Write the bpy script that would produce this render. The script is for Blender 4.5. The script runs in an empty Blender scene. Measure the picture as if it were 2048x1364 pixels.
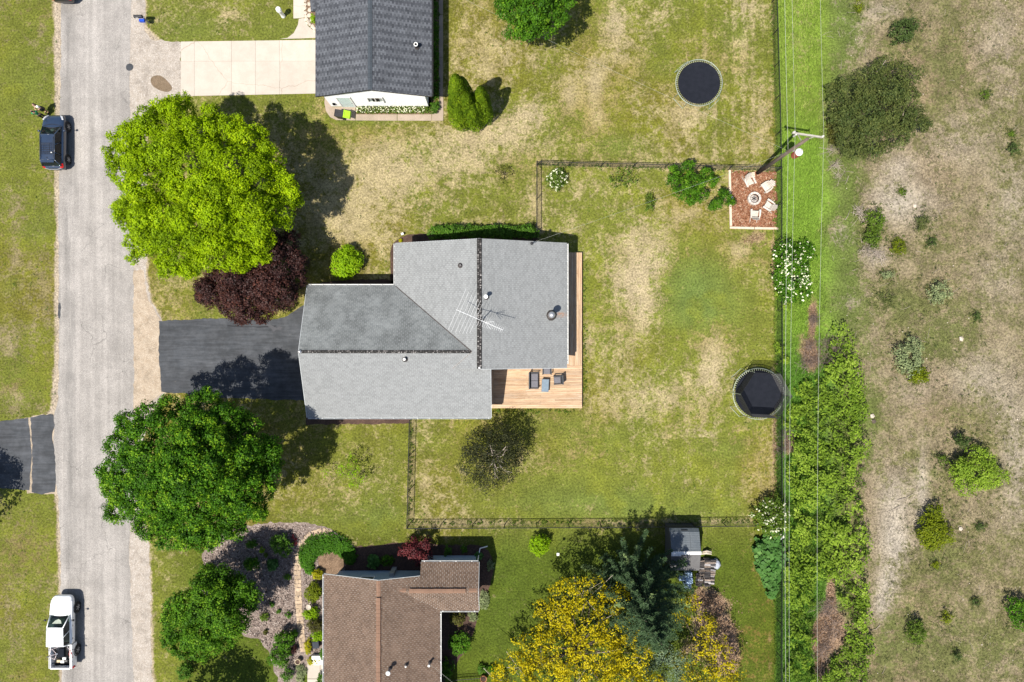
import bpy, math, random
import numpy as np
from mathutils import Vector, Matrix

random.seed(11)
rng = np.random.default_rng(7)
SC = bpy.context.scene
COL = SC.collection

# ------------------------------------------------------------------ camera, sky, sun, exposure
H = 55.0            # the drone's height over the lawn, in metres
F = 1375.0          # focal length in photograph pixels (2048 wide)
cam_d = bpy.data.cameras.new('camera')
cam = bpy.data.objects.new('camera', cam_d)
COL.objects.link(cam)
cam.location = (0, 0, H)
cam.rotation_euler = (0, 0, 0)
cam_d.sensor_width = 36.0
cam_d.lens = 36.0 * F / 2048.0
cam_d.clip_start = 0.5
cam_d.clip_end = 8000.0
SC.camera = cam

SUN = Vector((-0.335, -0.355, 1.0)).normalized()      # direction towards the sun
elev = math.asin(SUN.z)
world = bpy.data.worlds.new('World')
SC.world = world
world.use_nodes = True
wn = world.node_tree
wn.nodes.clear()
sky = wn.nodes.new('ShaderNodeTexSky')
sky.sky_type = 'NISHITA'
sky.sun_disc = False
sky.sun_elevation = elev
sky.sun_rotation = math.atan2(SUN.x, SUN.y)
bg = wn.nodes.new('ShaderNodeBackground')
bg.inputs[1].default_value = 0.085
wo = wn.nodes.new('ShaderNodeOutputWorld')
wn.links.new(sky.outputs[0], bg.inputs[0])
wn.links.new(bg.outputs[0], wo.inputs[0])
sd = bpy.data.lights.new('sun', 'SUN')
sd.energy = 4.8
sd.angle = math.radians(0.53)
sd.color = (1.0, 0.945, 0.85)
sun = bpy.data.objects.new('sun', sd)
COL.objects.link(sun)
sun.rotation_euler = SUN.to_track_quat('Z', 'Y').to_euler()
sun.location = SUN * 120
SC.view_settings.view_transform = 'Standard'
SC.view_settings.look = 'None'
SC.view_settings.exposure = 0.93
SC.view_settings.gamma = 1.0
SC.view_settings.use_curve_mapping = False


# ------------------------------------------------------------------ measuring
def G(px, py, z=0.0):
    """The point at height z that the photograph shows at pixel (px, py)."""
    k = (H - z) / F
    return Vector(((px - 1024.0) * k, -(py - 682.0) * k, z))


def GX(px, z=0.0):
    return (px - 1024.0) * (H - z) / F


def GY(py, z=0.0):
    return -(py - 682.0) * (H - z) / F


PX = H / F          # metres per photo pixel on the ground

_tab = np.random.default_rng(3).random((256, 256))


def vnoise(x, y):
    x = np.asarray(x, float); y = np.asarray(y, float)
    xi = np.floor(x).astype(int); yi = np.floor(y).astype(int)
    fx = x - xi; fy = y - yi
    fx = fx * fx * (3 - 2 * fx); fy = fy * fy * (3 - 2 * fy)
    a = _tab[xi % 256, yi % 256]; b = _tab[(xi + 1) % 256, yi % 256]
    c = _tab[xi % 256, (yi + 1) % 256]; d = _tab[(xi + 1) % 256, (yi + 1) % 256]
    return (a * (1 - fx) + b * fx) * (1 - fy) + (c * (1 - fx) + d * fx) * fy


def fbm(x, y, s=1.0, o=4):
    t = 0; w = 1.0; n = 0
    for k in range(o):
        t = t + w * vnoise(x * s + 17.3 * k, y * s - 9.1 * k)
        n += w; w *= 0.55; s *= 2.07
    return t / n


def smooth(a, b, x):
    t = np.clip((x - a) / (b - a), 0, 1)
    return t * t * (3 - 2 * t)


def in_poly(x, y, poly):
    r = np.zeros(x.shape, bool)
    n = len(poly)
    for i in range(n):
        x0, y0 = poly[i][:2]; x1, y1 = poly[(i + 1) % n][:2]
        c = ((y0 > y) != (y1 > y))
        r ^= c & (x < (x1 - x0) * (y - y0) / ((y1 - y0) if y1 != y0 else 1e-9) + x0)
    return r


# ------------------------------------------------------------------ objects
def tag(o, label=None, cat=None, group=None, kind=None):
    if label: o['label'] = label
    if cat: o['category'] = cat
    if group: o['group'] = group
    if kind: o['kind'] = kind
    return o


def empty(name, loc=(0, 0, 0), rz=0.0, label=None, cat=None, group=None):
    o = bpy.data.objects.new(name, None)
    o.empty_display_size = 0.3
    o.location = loc
    o.rotation_euler = (0, 0, rz)
    COL.objects.link(o)
    return tag(o, label, cat, group)


def wloc(o):
    p = Vector((0, 0, 0))
    while o is not None:
        p += Vector(o.location); o = o.parent
    return p


def link(name, me, parent=None, origin=None):
    o = bpy.data.objects.new(name, me)
    COL.objects.link(o)
    if parent is not None:
        o.parent = parent
    elif origin is not None:
        o.location = origin
    return o


def np_mesh(name, V, faces_n, idx, mat, var=None, smooth_=False, cols=None):
    """Mesh from numpy arrays: V (n,3), faces all with faces_n corners, idx (m*faces_n)."""
    me = bpy.data.meshes.new(name)
    nf = len(idx) // faces_n
    me.vertices.add(len(V))
    me.vertices.foreach_set('co', np.asarray(V, np.float32).ravel())
    me.loops.add(len(idx))
    me.loops.foreach_set('vertex_index', np.asarray(idx, np.int32))
    me.polygons.add(nf)
    me.polygons.foreach_set('loop_start', np.arange(nf, dtype=np.int32) * faces_n)
    me.polygons.foreach_set('loop_total', np.full(nf, faces_n, np.int32))
    if smooth_:
        me.polygons.foreach_set('use_smooth', np.ones(nf, bool))
    me.update(calc_edges=True)
    if var is not None:
        a = me.attributes.new('var', 'FLOAT', 'FACE')
        a.data.foreach_set('value', np.asarray(var, np.float32))
    if cols:
        for k, c in cols.items():
            c = np.asarray(c, np.float32)
            if c.ndim == 1:
                a = me.attributes.new(k, 'FLOAT', 'POINT'); a.data.foreach_set('value', c)
            else:
                a = me.attributes.new(k, 'FLOAT_COLOR', 'POINT')
                a.data.foreach_set('color', np.concatenate([c, np.ones((len(c), 1), np.float32)], 1).ravel())
    if mat is not None:
        me.materials.append(mat)
    return me


class MB:
    def __init__(s):
        s.v = []; s.f = []; s.a = []

    def add(s, vs, fs, var=None):
        b = len(s.v)
        s.v += [tuple(p) for p in vs]
        for f in fs:
            s.f.append(tuple(i + b for i in f))
            s.a.append(random.random() if var is None else var)
        return s

    def box(s, c, d, rz=0.0, var=None, rot=None):
        x, y, z = d[0] / 2, d[1] / 2, d[2] / 2
        R = rot if rot is not None else Matrix.Rotation(rz, 3, 'Z')
        c = Vector(c)
        vs = [c + R @ Vector((i * x, j * y, k * z)) for k in (-1, 1) for j in (-1, 1) for i in (-1, 1)]
        return s.add(vs, [(0, 2, 3, 1), (4, 5, 7, 6), (0, 1, 5, 4), (2, 6, 7, 3), (0, 4, 6, 2), (1, 3, 7, 5)], var)

    def bar(s, p, q, w, h, var=None):
        p = Vector(p); q = Vector(q); d = q - p
        L = d.length
        if L < 1e-6: return s
        d.normalize()
        up = Vector((0, 0, 1)) if abs(d.z) < 0.95 else Vector((0, 1, 0))
        sx = d.cross(up).normalized(); uz = sx.cross(d)
        R = Matrix((sx, d, uz)).transposed()
        return s.box((p + q) / 2, (w, L, h), rot=R, var=var)

    def tube(s, pts, r, n=6, var=None, cap=True):
        pts = [Vector(p) for p in pts]
        if not isinstance(r, (list, tuple)): r = [r] * len(pts)
        vs = []; fs = []
        last = None
        for i, p in enumerate(pts):
            d = (pts[min(i + 1, len(pts) - 1)] - pts[max(i - 1, 0)])
            d = d.normalized() if d.length > 1e-9 else Vector((0, 0, 1))
            if last is None:
                u = d.orthogonal().normalized()
            else:
                u = (last - d * last.dot(d))
                u = u.normalized() if u.length > 1e-6 else d.orthogonal().normalized()
            last = u
            w = d.cross(u)
            for k in range(n):
                a = 2 * math.pi * k / n
                vs.append(p + (u * math.cos(a) + w * math.sin(a)) * r[i])
        for i in range(len(pts) - 1):
            for k in range(n):
                k2 = (k + 1) % n
                fs.append((i * n + k, i * n + k2, (i + 1) * n + k2, (i + 1) * n + k))
        if cap:
            fs.append(tuple(range(n - 1, -1, -1)))
            fs.append(tuple((len(pts) - 1) * n + k for k in range(n)))
        return s.add(vs, fs, var)

    def ring(s, c, R, r, n=32, m=6, sx=1.0, sy=1.0, var=None, rot=None):
        c = Vector(c); vs = []; fs = []
        for i in range(n):
            a = 2 * math.pi * i / n
            for k in range(m):
                b = 2 * math.pi * k / m
                q = Vector(((R + r * math.cos(b)) * math.cos(a) * sx, (R + r * math.cos(b)) * math.sin(a) * sy, r * math.sin(b)))
                vs.append(c + (rot @ q if rot is not None else q))
        for i in range(n):
            for k in range(m):
                i2 = (i + 1) % n; k2 = (k + 1) % m
                fs.append((i * m + k, i2 * m + k, i2 * m + k2, i * m + k2))
        return s.add(vs, fs, var)

    def lathe(s, prof, c=(0, 0, 0), n=20, var=None, rot=None):
        c = Vector(c); vs = []; fs = []
        for r, z in prof:
            for k in range(n):
                a = 2 * math.pi * k / n
                q = Vector((r * math.cos(a), r * math.sin(a), z))
                vs.append(c + (rot @ q if rot is not None else q))
        for i in range(len(prof) - 1):
            for k in range(n):
                k2 = (k + 1) % n
                fs.append((i * n + k, i * n + k2, (i + 1) * n + k2, (i + 1) * n + k))
        fs.append(tuple(range(n - 1, -1, -1)))
        fs.append(tuple((len(prof) - 1) * n + k for k in range(n)))
        return s.add(vs, fs, var)

    def prism(s, poly, z0, z1, var=None):
        n = len(poly)
        A = sum(poly[i][0] * poly[(i + 1) % n][1] - poly[(i + 1) % n][0] * poly[i][1] for i in range(n))
        if A < 0: poly = poly[::-1]
        vs = [(p[0], p[1], z0) for p in poly] + [(p[0], p[1], z1) for p in poly]
        fs = [tuple(range(n - 1, -1, -1)), tuple(range(n, 2 * n))]
        fs += [(i, (i + 1) % n, n + (i + 1) % n, n + i) for i in range(n)]
        return s.add(vs, fs, var)

    def slab(s, pts, t, var=None):
        """A flat 3-D polygon (counter-clockwise from above) with thickness t downwards along z."""
        n = len(pts)
        vs = [tuple(p) for p in pts] + [(p[0], p[1], p[2] - t) for p in pts]
        fs = [tuple(range(n)), tuple(range(2 * n - 1, n - 1, -1))]
        fs += [((i + 1) % n, i, n + i, n + (i + 1) % n) for i in range(n)]
        return s.add(vs, fs, var)

    def build(s, name, mat, parent=None, smooth_=False, world=True, origin=None, share=None):
        off = Vector((0, 0, 0))
        if world:
            if parent is not None: off = wloc(parent)
            elif origin is not None: off = Vector(origin)
        me = bpy.data.meshes.new(name)
        me.from_pydata([(p[0] - off.x, p[1] - off.y, p[2] - off.z) for p in s.v], [], s.f)
        if smooth_:
            for p in me.polygons: p.use_smooth = True
        a = me.attributes.new('var', 'FLOAT', 'FACE')
        a.data.foreach_set('value', np.asarray(s.a, np.float32))
        if mat is not None: me.materials.append(mat)
        return link(name, me, parent, off if parent is None else None)


def copy_tree(o, parent=None):
    c = o.copy()
    COL.objects.link(c)
    if parent is not None: c.parent = parent
    for ch in [q for q in o.children]:
        copy_tree(ch, c)
    return c


# ------------------------------------------------------------------ materials
class NT:
    def __init__(s, name):
        s.m = bpy.data.materials.new(name)
        s.m.use_nodes = True
        s.t = s.m.node_tree
        s.t.nodes.clear()
        s.out = s.n('ShaderNodeOutputMaterial')
        s._pos = None

    def n(s, t, **kw):
        o = s.t.nodes.new(t)
        for k, v in kw.items(): setattr(o, k, v)
        return o

    def l(s, a, b):
        s.t.links.new(a, b)

    def pos(s, scale=(1, 1, 1), loc=(0, 0, 0)):
        if s._pos is None:
            s._pos = s.n('ShaderNodeNewGeometry').outputs['Position']
        if scale == (1, 1, 1) and loc == (0, 0, 0): return s._pos
        mp = s.n('ShaderNodeMapping')
        mp.inputs['Scale'].default_value = scale
        mp.inputs['Location'].default_value = loc
        s.l(s._pos, mp.inputs['Vector'])
        return mp.outputs[0]

    def noise(s, scale, detail=3, rough=0.6, vec=None, dist=0.0):
        o = s.n('ShaderNodeTexNoise')
        o.inputs['Scale'].default_value = scale
        o.inputs['Detail'].default_value = detail
        o.inputs['Roughness'].default_value = rough
        o.inputs['Distortion'].default_value = dist
        s.l(vec if vec is not None else s.pos(), o.inputs['Vector'])
        return o.outputs['Fac']

    def voro(s, scale, vec=None, feature='F1'):
        o = s.n('ShaderNodeTexVoronoi', feature=feature)
        o.inputs['Scale'].default_value = scale
        s.l(vec if vec is not None else s.pos(), o.inputs['Vector'])
        return o

    def math(s, op, a, b=None, c=None, clamp=False):
        o = s.n('ShaderNodeMath', operation=op)
        o.use_clamp = clamp
        for i, q in enumerate((a, b, c)):
            if q is None: continue
            if isinstance(q, (int, float)): o.inputs[i].default_value = q
            else: s.l(q, o.inputs[i])
        return o.outputs[0]

    def ramp(s, fac, lo, hi, a=0.0, b=1.0):
        o = s.n('ShaderNodeMapRange', interpolation_type='SMOOTHSTEP')
        o.inputs['From Min'].default_value = lo
        o.inputs['From Max'].default_value = hi
        o.inputs['To Min'].default_value = a
        o.inputs['To Max'].default_value = b
        s.l(fac, o.inputs['Value'])
        return o.outputs[0]

    def mix(s, fac, a, b, mode='MIX'):
        o = s.n('ShaderNodeMix', data_type='RGBA', blend_type=mode)
        for sock, q in ((o.inputs['Factor'], fac), (o.inputs['A'], a), (o.inputs['B'], b)):
            pass
        ins = [i for i in o.inputs if i.type == 'RGBA']
        f = [i for i in o.inputs if i.type == 'VALUE'][0]
        if isinstance(fac, (int, float)): f.default_value = fac
        else: s.l(fac, f)
        for sock, q in zip(ins, (a, b)):
            if isinstance(q, tuple): sock.default_value = (*q[:3], 1.0)
            else: s.l(q, sock)
        return [q for q in o.outputs if q.type == 'RGBA'][0]

    def attr(s, name, col=False):
        o = s.n('ShaderNodeAttribute', attribute_name=name)
        return o.outputs['Color'] if col else o.outputs['Fac']

    def scale(s, col, f):
        """colour times a scalar"""
        o = s.n('ShaderNodeVectorMath', operation='SCALE')
        if isinstance(col, tuple): o.inputs[0].default_value = col[:3]
        else: s.l(col, o.inputs[0])
        if isinstance(f, (int, float)): o.inputs['Scale'].default_value = f
        else: s.l(f, o.inputs['Scale'])
        return o.outputs[0]

    def bump(s, h, strength=0.4, dist=0.02):
        o = s.n('ShaderNodeBump')
        o.inputs['Strength'].default_value = strength
        o.inputs['Distance'].default_value = dist
        s.l(h, o.inputs['Height'])
        return o.outputs[0]

    def bsdf(s, col, rough=0.8, metal=0.0, spec=0.3, normal=None, coat=0.0):
        p = s.n('ShaderNodeBsdfPrincipled')
        if isinstance(col, tuple): p.inputs['Base Color'].default_value = (*col[:3], 1)
        else: s.l(col, p.inputs['Base Color'])
        if isinstance(rough, (int, float)): p.inputs['Roughness'].default_value = rough
        else: s.l(rough, p.inputs['Roughness'])
        p.inputs['Metallic'].default_value = metal
        p.inputs['Specular IOR Level'].default_value = spec
        p.inputs['Coat Weight'].default_value = coat
        if normal is not None: s.l(normal, p.inputs['Normal'])
        return p.outputs[0]

    def done(s, sh):
        s.l(sh, s.out.inputs['Surface'])
        return s.m


def mat(name, col, col2=None, scale=6.0, rough=0.75, metal=0.0, spec=0.3, bump=0.0, coat=0.0, var=0.0, detail=4, stretch=(1, 1, 1), objvar=0.0):
    """General surface: two tones mixed by noise, fine grain, optional per-piece variation."""
    k = NT(name)
    col2 = col2 or tuple(c * 0.7 for c in col)
    nz = k.noise(scale, detail, 0.65, k.pos(stretch) if stretch != (1, 1, 1) else None)
    c = k.mix(k.ramp(nz, 0.32, 0.68), col, col2)
    g = k.noise(scale * 9, 2, 0.6)
    f = k.ramp(g, 0.25, 0.75, 0.86, 1.14)
    if var:
        f = k.math('MULTIPLY', f, k.math('MULTIPLY_ADD', k.attr('var'), 2 * var, 1 - var))
    if objvar:
        oi = k.n('ShaderNodeObjectInfo')
        f = k.math('MULTIPLY', f, k.math('MULTIPLY_ADD', oi.outputs['Random'], 2 * objvar, 1 - objvar))
    c = k.scale(c, f)
    nrm = k.bump(k.noise(scale * 5, 3, 0.6), bump, 0.02) if bump else None
    return k.done(k.bsdf(c, rough, metal, spec, nrm, coat))


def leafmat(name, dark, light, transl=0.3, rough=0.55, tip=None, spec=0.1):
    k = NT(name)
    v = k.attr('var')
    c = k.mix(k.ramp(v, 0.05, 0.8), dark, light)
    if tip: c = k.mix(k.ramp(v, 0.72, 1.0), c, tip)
    c = k.scale(c, k.ramp(k.noise(0.9, 3, 0.6), 0.3, 0.7, 0.85, 1.15))
    a = k.bsdf(c, rough, 0, spec)
    t = k.n('ShaderNodeBsdfTranslucent')
    k.l(k.scale(c, 1.25), t.inputs['Color'])
    mx = k.n('ShaderNodeMixShader')
    mx.inputs[0].default_value = transl
    k.l(a, mx.inputs[1]); k.l(t.outputs[0], mx.inputs[2])
    return k.done(mx.outputs[0])


def glassmat(name, tint=(0.35, 0.45, 0.42), rough=0.03, op=0.55):
    k = NT(name)
    tr = k.n('ShaderNodeBsdfTransparent'); tr.inputs[0].default_value = (*tint, 1)
    p = k.bsdf((0.012, 0.016, 0.018), rough, 0, 0.6)
    mx = k.n('ShaderNodeMixShader'); mx.inputs[0].default_value = op
    k.l(tr.outputs[0], mx.inputs[1]); k.l(p, mx.inputs[2])
    return k.done(mx.outputs[0])

# ------------------------------------------------------------------ the ground
# regions and patches measured on the photograph: (px, py, rx, ry, amount)
DRY = [(1290, 520, 85, 55, .45), (1285, 600, 45, 70, .5), (1240, 560, 50, 40, .25), (1265, 470, 70, 30, .25), (1425, 690, 45, 70, .45),
       (1300, 800, 110, 45, .4), (1400, 870, 80, 45, .4), (1420, 760, 40, 50, .35), (1230, 40, 28, 45, .5), (1235, 110, 60, 60, .35),
       (1140, 190, 24, 45, .5), (1188, 175, 24, 55, .5), (1060, 225, 45, 25, .5), (1195, 240, 25, 35, .4), (1375, 225, 50, 40, .5),
       (1480, 90, 30, 50, .35), (1490, 15, 45, 35, .45), (1310, 30, 35, 30, .35), (760, 370, 110, 70, .4), (690, 460, 60, 60, .4),
       (900, 330, 130, 60, .3), (1000, 260, 120, 30, .35), (960, 290, 120, 60, .25), (760, 290, 70, 40, .3), (1370, 430, 40, 30, .4),
       (1480, 500, 35, 30, .5), (1170, 370, 40, 30, .3), (1060, 400, 25, 60, .4), (30, 420, 20, 60, .35), (30, 520, 15, 40, .35),
       (30, 790, 30, 40, .4), (20, 690, 20, 40, .4), (1070, 930, 70, 40, .2), (1180, 1010, 40, 30, .4), (850, 900, 14, 160, .25),
       (740, 110, 30, 60, .3), (960, 110, 60, 60, .25), (60, 1100, 50, 60, .25), (100, 1180, 30, 60, .25), (470, 30, 60, 30, .25),
       (380, 30, 40, 30, .2), (1500, 250, 50, 60, .15), (1240, 300, 180, 30, .2), (1500, 1300, 40, 60, .3), (1240, 640, 70, 60, .2),
       (700, 1000, 80, 40, .1), (610, 300, 60, 60, .2), (630, 440, 40, 60, .2), (740, 560, 40, 30, .2), (1380, 330, 60, 18, .2)]
LUSH = [(1390, 570, 75, 60, .9), (1405, 625, 75, 40, .7), (1150, 700, 30, 130, .2), (1120, 850, 140, 40, .35), (1130, 1000, 100, 40, .3),
        (1250, 1000, 80, 40, .3), (1240, 290, 50, 30, .35), (1470, 60, 30, 50, .25), (1330, 120, 40, 40, .2), (80, 480, 50, 60, .2),
        (20, 570, 30, 40, .35), (60, 170, 50, 60, .2), (380, 60, 80, 40, .3), (560, 60, 60, 30, .2), (730, 240, 130, 14, .35), (850, 60, 40, 100, .3),
        (640, 1050, 80, 30, .3), (760, 1040, 60, 40, .5), (1120, 1010, 300, 35, .2), (1000, 1180, 60, 120, .6), (1120, 1120, 130, 70, .3), (1500, 820, 40, 60, .25),
        (1450, 900, 60, 20, .25), (830, 300, 60, 30, .1), (470, 170, 90, 10, .4), (40, 760, 50, 60, .15), (1340, 1020, 160, 30, .3)]
SAND = [(1790, 400, 60, 55, .8), (1850, 410, 60, 40, .3), (1900, 280, 90, 60, .35), (2000, 100, 60, 120, .35), (2030, 400, 50, 100, .45), (1790, 1010, 45, 80, .8),
        (1790, 1090, 35, 50, .9), (1775, 1170, 28, 40, .9), (1690, 470, 26, 30, .6), (1750, 510, 30, 25, .6), (1960, 760, 60, 60, .5), (2030, 900, 40, 160, .6),
        (1700, 60, 40, 50, .35), (1760, 20, 50, 30, .4), (1800, 330, 40, 30, .5), (1845, 990, 15, 90, .7), (1760, 1215, 20, 30, .7), (1700, 600, 40, 25, .3),
        (1835, 780, 50, 40, .3), (2000, 560, 50, 60, .3), (1680, 20, 20, 25, .4), (1670, 360, 12, 60, .35)]
FGREEN = [(1690, 60, 60, 80, .7), (1660, 120, 30, 90, .4), (1680, 400, 50, 120, .75), (1690, 540, 40, 120, .5), (1740, 760, 30, 160, .6), (1860, 690, 80, 45, .55), (1800, 610, 60, 30, .45),
          (1740, 880, 25, 100, .5), (1850, 960, 40, 70, .4), (1770, 1260, 40, 90, .5), (2000, 1310, 120, 70, .35), (1860, 1280, 80, 60, .3), (1710, 300, 40, 60, .4), (1770, 120, 40, 40, .4),
          (1940, 640, 60, 40, .3), (1930, 130, 80, 60, .2), (1890, 1120, 40, 50, .3)]


def blobs(lst, px, py, wob):
    t = np.zeros(px.shape)
    for cx, cy, rx, ry, a in lst:
        d = ((px - cx) / rx) ** 2 + ((py - cy) / ry) ** 2
        if rx == 0: continue
        t += a * np.exp(-d * (0.75 + 0.9 * wob))
    return t


def ground_eval(x, y):
    """The lawn's and the field's own colours at (x, y): green, straw, dryness."""
    px = x / PX + 1024; py = 682 - y / PX
    n1 = fbm(x, y, 0.35, 4); n2 = fbm(x + 40, y - 13, 0.11, 3); n3 = fbm(x - 7, y + 70, 1.3, 3)
    dry = 0.31 + 0.55 * (n1 - 0.5) + 0.5 * (n2 - 0.5) + 0.45 * (n3 - 0.5)
    dry += blobs(DRY, px, py, n1)
    lush = np.clip(blobs(LUSH, px, py, n1), 0, 1)
    dry -= 0.55 * lush
    dry += .09 * np.sin(px * .33 + 2 * n2) * smooth(1320, 1400, px) * (1 - smooth(1540, 1550, px)) * (1 - smooth(300, 330, py)) + .05 * np.sin(px * .22) * smooth(1180, 1220, px) * smooth(340, 400, py) * (1 - smooth(1000, 1040, py))
    for (ax, ay, bx, by) in ((1078, 322, 1078, 470), (1073, 326, 1550, 338), (827, 838, 822, 1049), (818, 1047, 1505, 1043)):
        dd = np.where(abs(bx - ax) > abs(by - ay), np.abs(py - (ay + (by - ay) * (px - ax) / (bx - ax if bx != ax else 1))) + 50 * ((px < ax) | (px > bx)), np.abs(px - (ax + (bx - ax) * (py - ay) / (by - ay if by != ay else 1))) + 50 * ((py < ay) | (py > by)))
        dry += .5 * np.exp(-(dd / 6) ** 2)
    left = 1 - smooth(100, 130, px)
    dry -= 0.02 * left
    south = smooth(1035, 1120, py) * (1 - smooth(1550, 1562, px)) * smooth(330, 420, px)
    dry -= 0.36 * south
    green = np.stack([0.09 + 0 * x, 0.101 + 0 * x, 0.016 + 0 * x], -1)
    olive = np.array([0.098, 0.09, 0.013]); fresh = np.array([0.075, 0.108, 0.026]); bright = np.array([0.115, 0.125, 0.014])
    w = np.clip((n2 - 0.42) * 4, 0, 1)[:, None]
    green = green * (1 - w) + olive * w
    green = green * (1 - lush[:, None] * .8) + fresh * lush[:, None] * .8
    br = np.clip((fbm(x + 5, y + 5, 0.6, 3) - 0.55) * 5, 0, 1)[:, None]
    green = green * (1 - br * .5) + bright * br * .5
    bk = (smooth(1080, 1150, px) * (1 - smooth(1540, 1552, px)) * smooth(330, 350, py) * (1 - smooth(1040, 1055, py)))[:, None]
    green = green * (1 + 0.12 * bk)
    so = np.array([0.042, 0.064, 0.006])
    green = green * (1 - south[:, None] * .8) + so * south[:, None] * .8
    straw = np.array([0.235, 0.195, 0.1]) * np.ones((len(x), 1))
    tan = np.array([0.165, 0.132, 0.04])
    tw = np.clip((fbm(x - 31, y + 3, 0.2, 3) - 0.45) * 4, 0, 1)[:, None] * .7
    straw = straw * (1 - tw) + tan * tw
    straw = straw * (1 - left[:, None] * .35)
    straw = straw * (1 - south[:, None] * .3)
    pale = np.clip(blobs(DRY, px, py, n1) * 1.4 - .35, 0, 1)[:, None]
    straw = straw * (1 - pale * .8) + np.array([0.3, 0.245, 0.165]) * pale * .8
    # yellow-brown lawn in the far right of the southern garden
    yb = (smooth(1440, 1480, px) * (1 - smooth(1550, 1558, px)) * smooth(1060, 1120, py))[:, None]
    straw = straw * (1 - yb * .6) + np.array([0.15, 0.085, 0.018]) * yb * .6
    dry = dry + .12 * yb[:, 0]
    # the strip of long grass beyond the fence
    strip = smooth(1547, 1556, px + 6 * (n3 - .5)) * (1 - smooth(1625, 1690, px + 60 * (n1 - .5)))
    top = 1 - smooth(200, 300, py)
    sg = np.array([0.115, 0.185, 0.024]) * np.ones((len(x), 1))
    tg = np.array([0.11, 0.15, 0.022])
    sg = sg * (1 - top[:, None] * .6) + tg * top[:, None] * .6
    low = smooth(640, 760, py)[:, None]
    sg = sg * (1 - low) + np.array([0.06, 0.13, 0.016]) * low
    s_dry = -.05 + top * (0.28 * np.exp(-((px - 1600) / 28) ** 2) + .1) + .35 * (n1 - .5)
    # the rough field
    field = smooth(1625, 1690, px + 60 * (n1 - .5))
    fg = np.array([0.09, 0.088, 0.034]) * np.ones((len(x), 1))
    fgr = np.clip(blobs(FGREEN, px, py, n1) * .8, 0, 1)
    edge = (1 - smooth(1670, 1755, px + 60 * (n2 - .5)))
    fgr = np.clip(fgr + .75 * edge, 0, 1)
    fg = fg * (1 - fgr[:, None] * .8) + np.array([0.075, 0.105, 0.022]) * fgr[:, None] * .8
    sand = np.clip(blobs(SAND, px, py, n1) * 1.0 + .3 * (n1 - .5), 0, 1)
    fs = np.array([0.156, 0.127, 0.076]) * np.ones((len(x), 1))
    pk = np.clip((n2 - .48) * 5, 0, 1)[:, None]
    fs = fs * (1 - pk * .6) + np.array([0.155, 0.115, 0.068]) * pk * .6
    fs = fs * (1 - sand[:, None]) + np.array([0.262, 0.23, 0.185]) * sand[:, None]
    f_dry = 0.52 + .9 * (n1 - .5) + .5 * (n3 - .5) - .5 * fgr + .45 * sand
    f_dry += .1 * (1 - np.clip((py - 700) / 700, 0, 1)) - .08
    S = strip[:, None]; Fd = field[:, None]
    green = green * (1 - S - Fd) + sg * S + fg * Fd
    straw = straw * (1 - Fd) + fs * Fd
    dry = dry * (1 - strip - field) + s_dry * strip + f_dry * field
    # brown litter under the trees and dead patches in the thicket
    lit = np.zeros_like(px)
    for cx, cy, rx, ry, am in ((1415, 1195, 34, 26, 1), (1440, 1240, 34, 44, 1), (1458, 1310, 26, 50, .9), (1625, 640, 10, 50, 1), (1622, 715, 24, 40, 1), (1662, 1185, 12, 40, 1.1), (1658, 1265, 34, 52, 1.3), (1640, 1345, 14, 40, 1), (1505, 475, 30, 18, .6), (1548, 520, 8, 120, .45),
                               (1549, 850, 6, 160, .5), (1540, 1290, 8, 70, .6), (760, 850, 70, 7, .4), (650, 1118, 40, 34, .5), (1400, 1290, 60, 60, .5), (1580, 885, 14, 26, .9)):
        lit += am * np.exp(-(((px - cx) / rx) ** 2 + ((py - cy) / ry) ** 2) * 1.1)
    lit = np.clip((lit + (n1 - .5) * .9 + (n3 - .5) * .5 - .32) * 2.2, 0, 1)
    straw = straw * (1 - lit[:, None]) + np.array([0.2, 0.135, 0.09]) * lit[:, None]
    dry = np.maximum(dry, 0) * (1 - lit) + 1.1 * lit
    # the soft sandy fringe of the road and of the gravel aprons
    wv = (n1 - .5) * 16 + (n3 - .5) * 7
    lane = np.interp(py, [-900, 0, 300, 700, 815, 835, 960, 990, 1020, 1364, 2200], [112, 112, 115, 113, 106, 100, 104, 112, 117, 121, 124])
    fr = smooth(0, 7, px - lane + 7 + wv * .55) * (1 - smooth(200, 260, px))
    rx_ = np.interp(py, [-900, 0, 50, 75, 95, 180, 215, 245, 300, 540, 600, 634, 700, 785, 810, 850, 1050, 1090, 1364, 2200], [286, 290, 291, 312, 352, 352, 310, 286, 292, 291, 302, 322, 328, 328, 312, 286, 288, 298, 305, 306])
    fr2 = (1 - smooth(-2, 7, px - rx_ + wv * .7)) * smooth(180, 240, px)
    fr = np.clip(np.maximum(fr, fr2), 0, 1)
    gcol = np.array([0.27, 0.225, 0.17])
    straw = straw * (1 - fr[:, None]) + gcol * fr[:, None]
    dry = np.maximum(dry, 0) * (1 - fr) + 1.15 * fr
    return np.clip(green, 0, 1), np.clip(straw, 0, 1), np.clip(dry, 0, 1.2)


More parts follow.
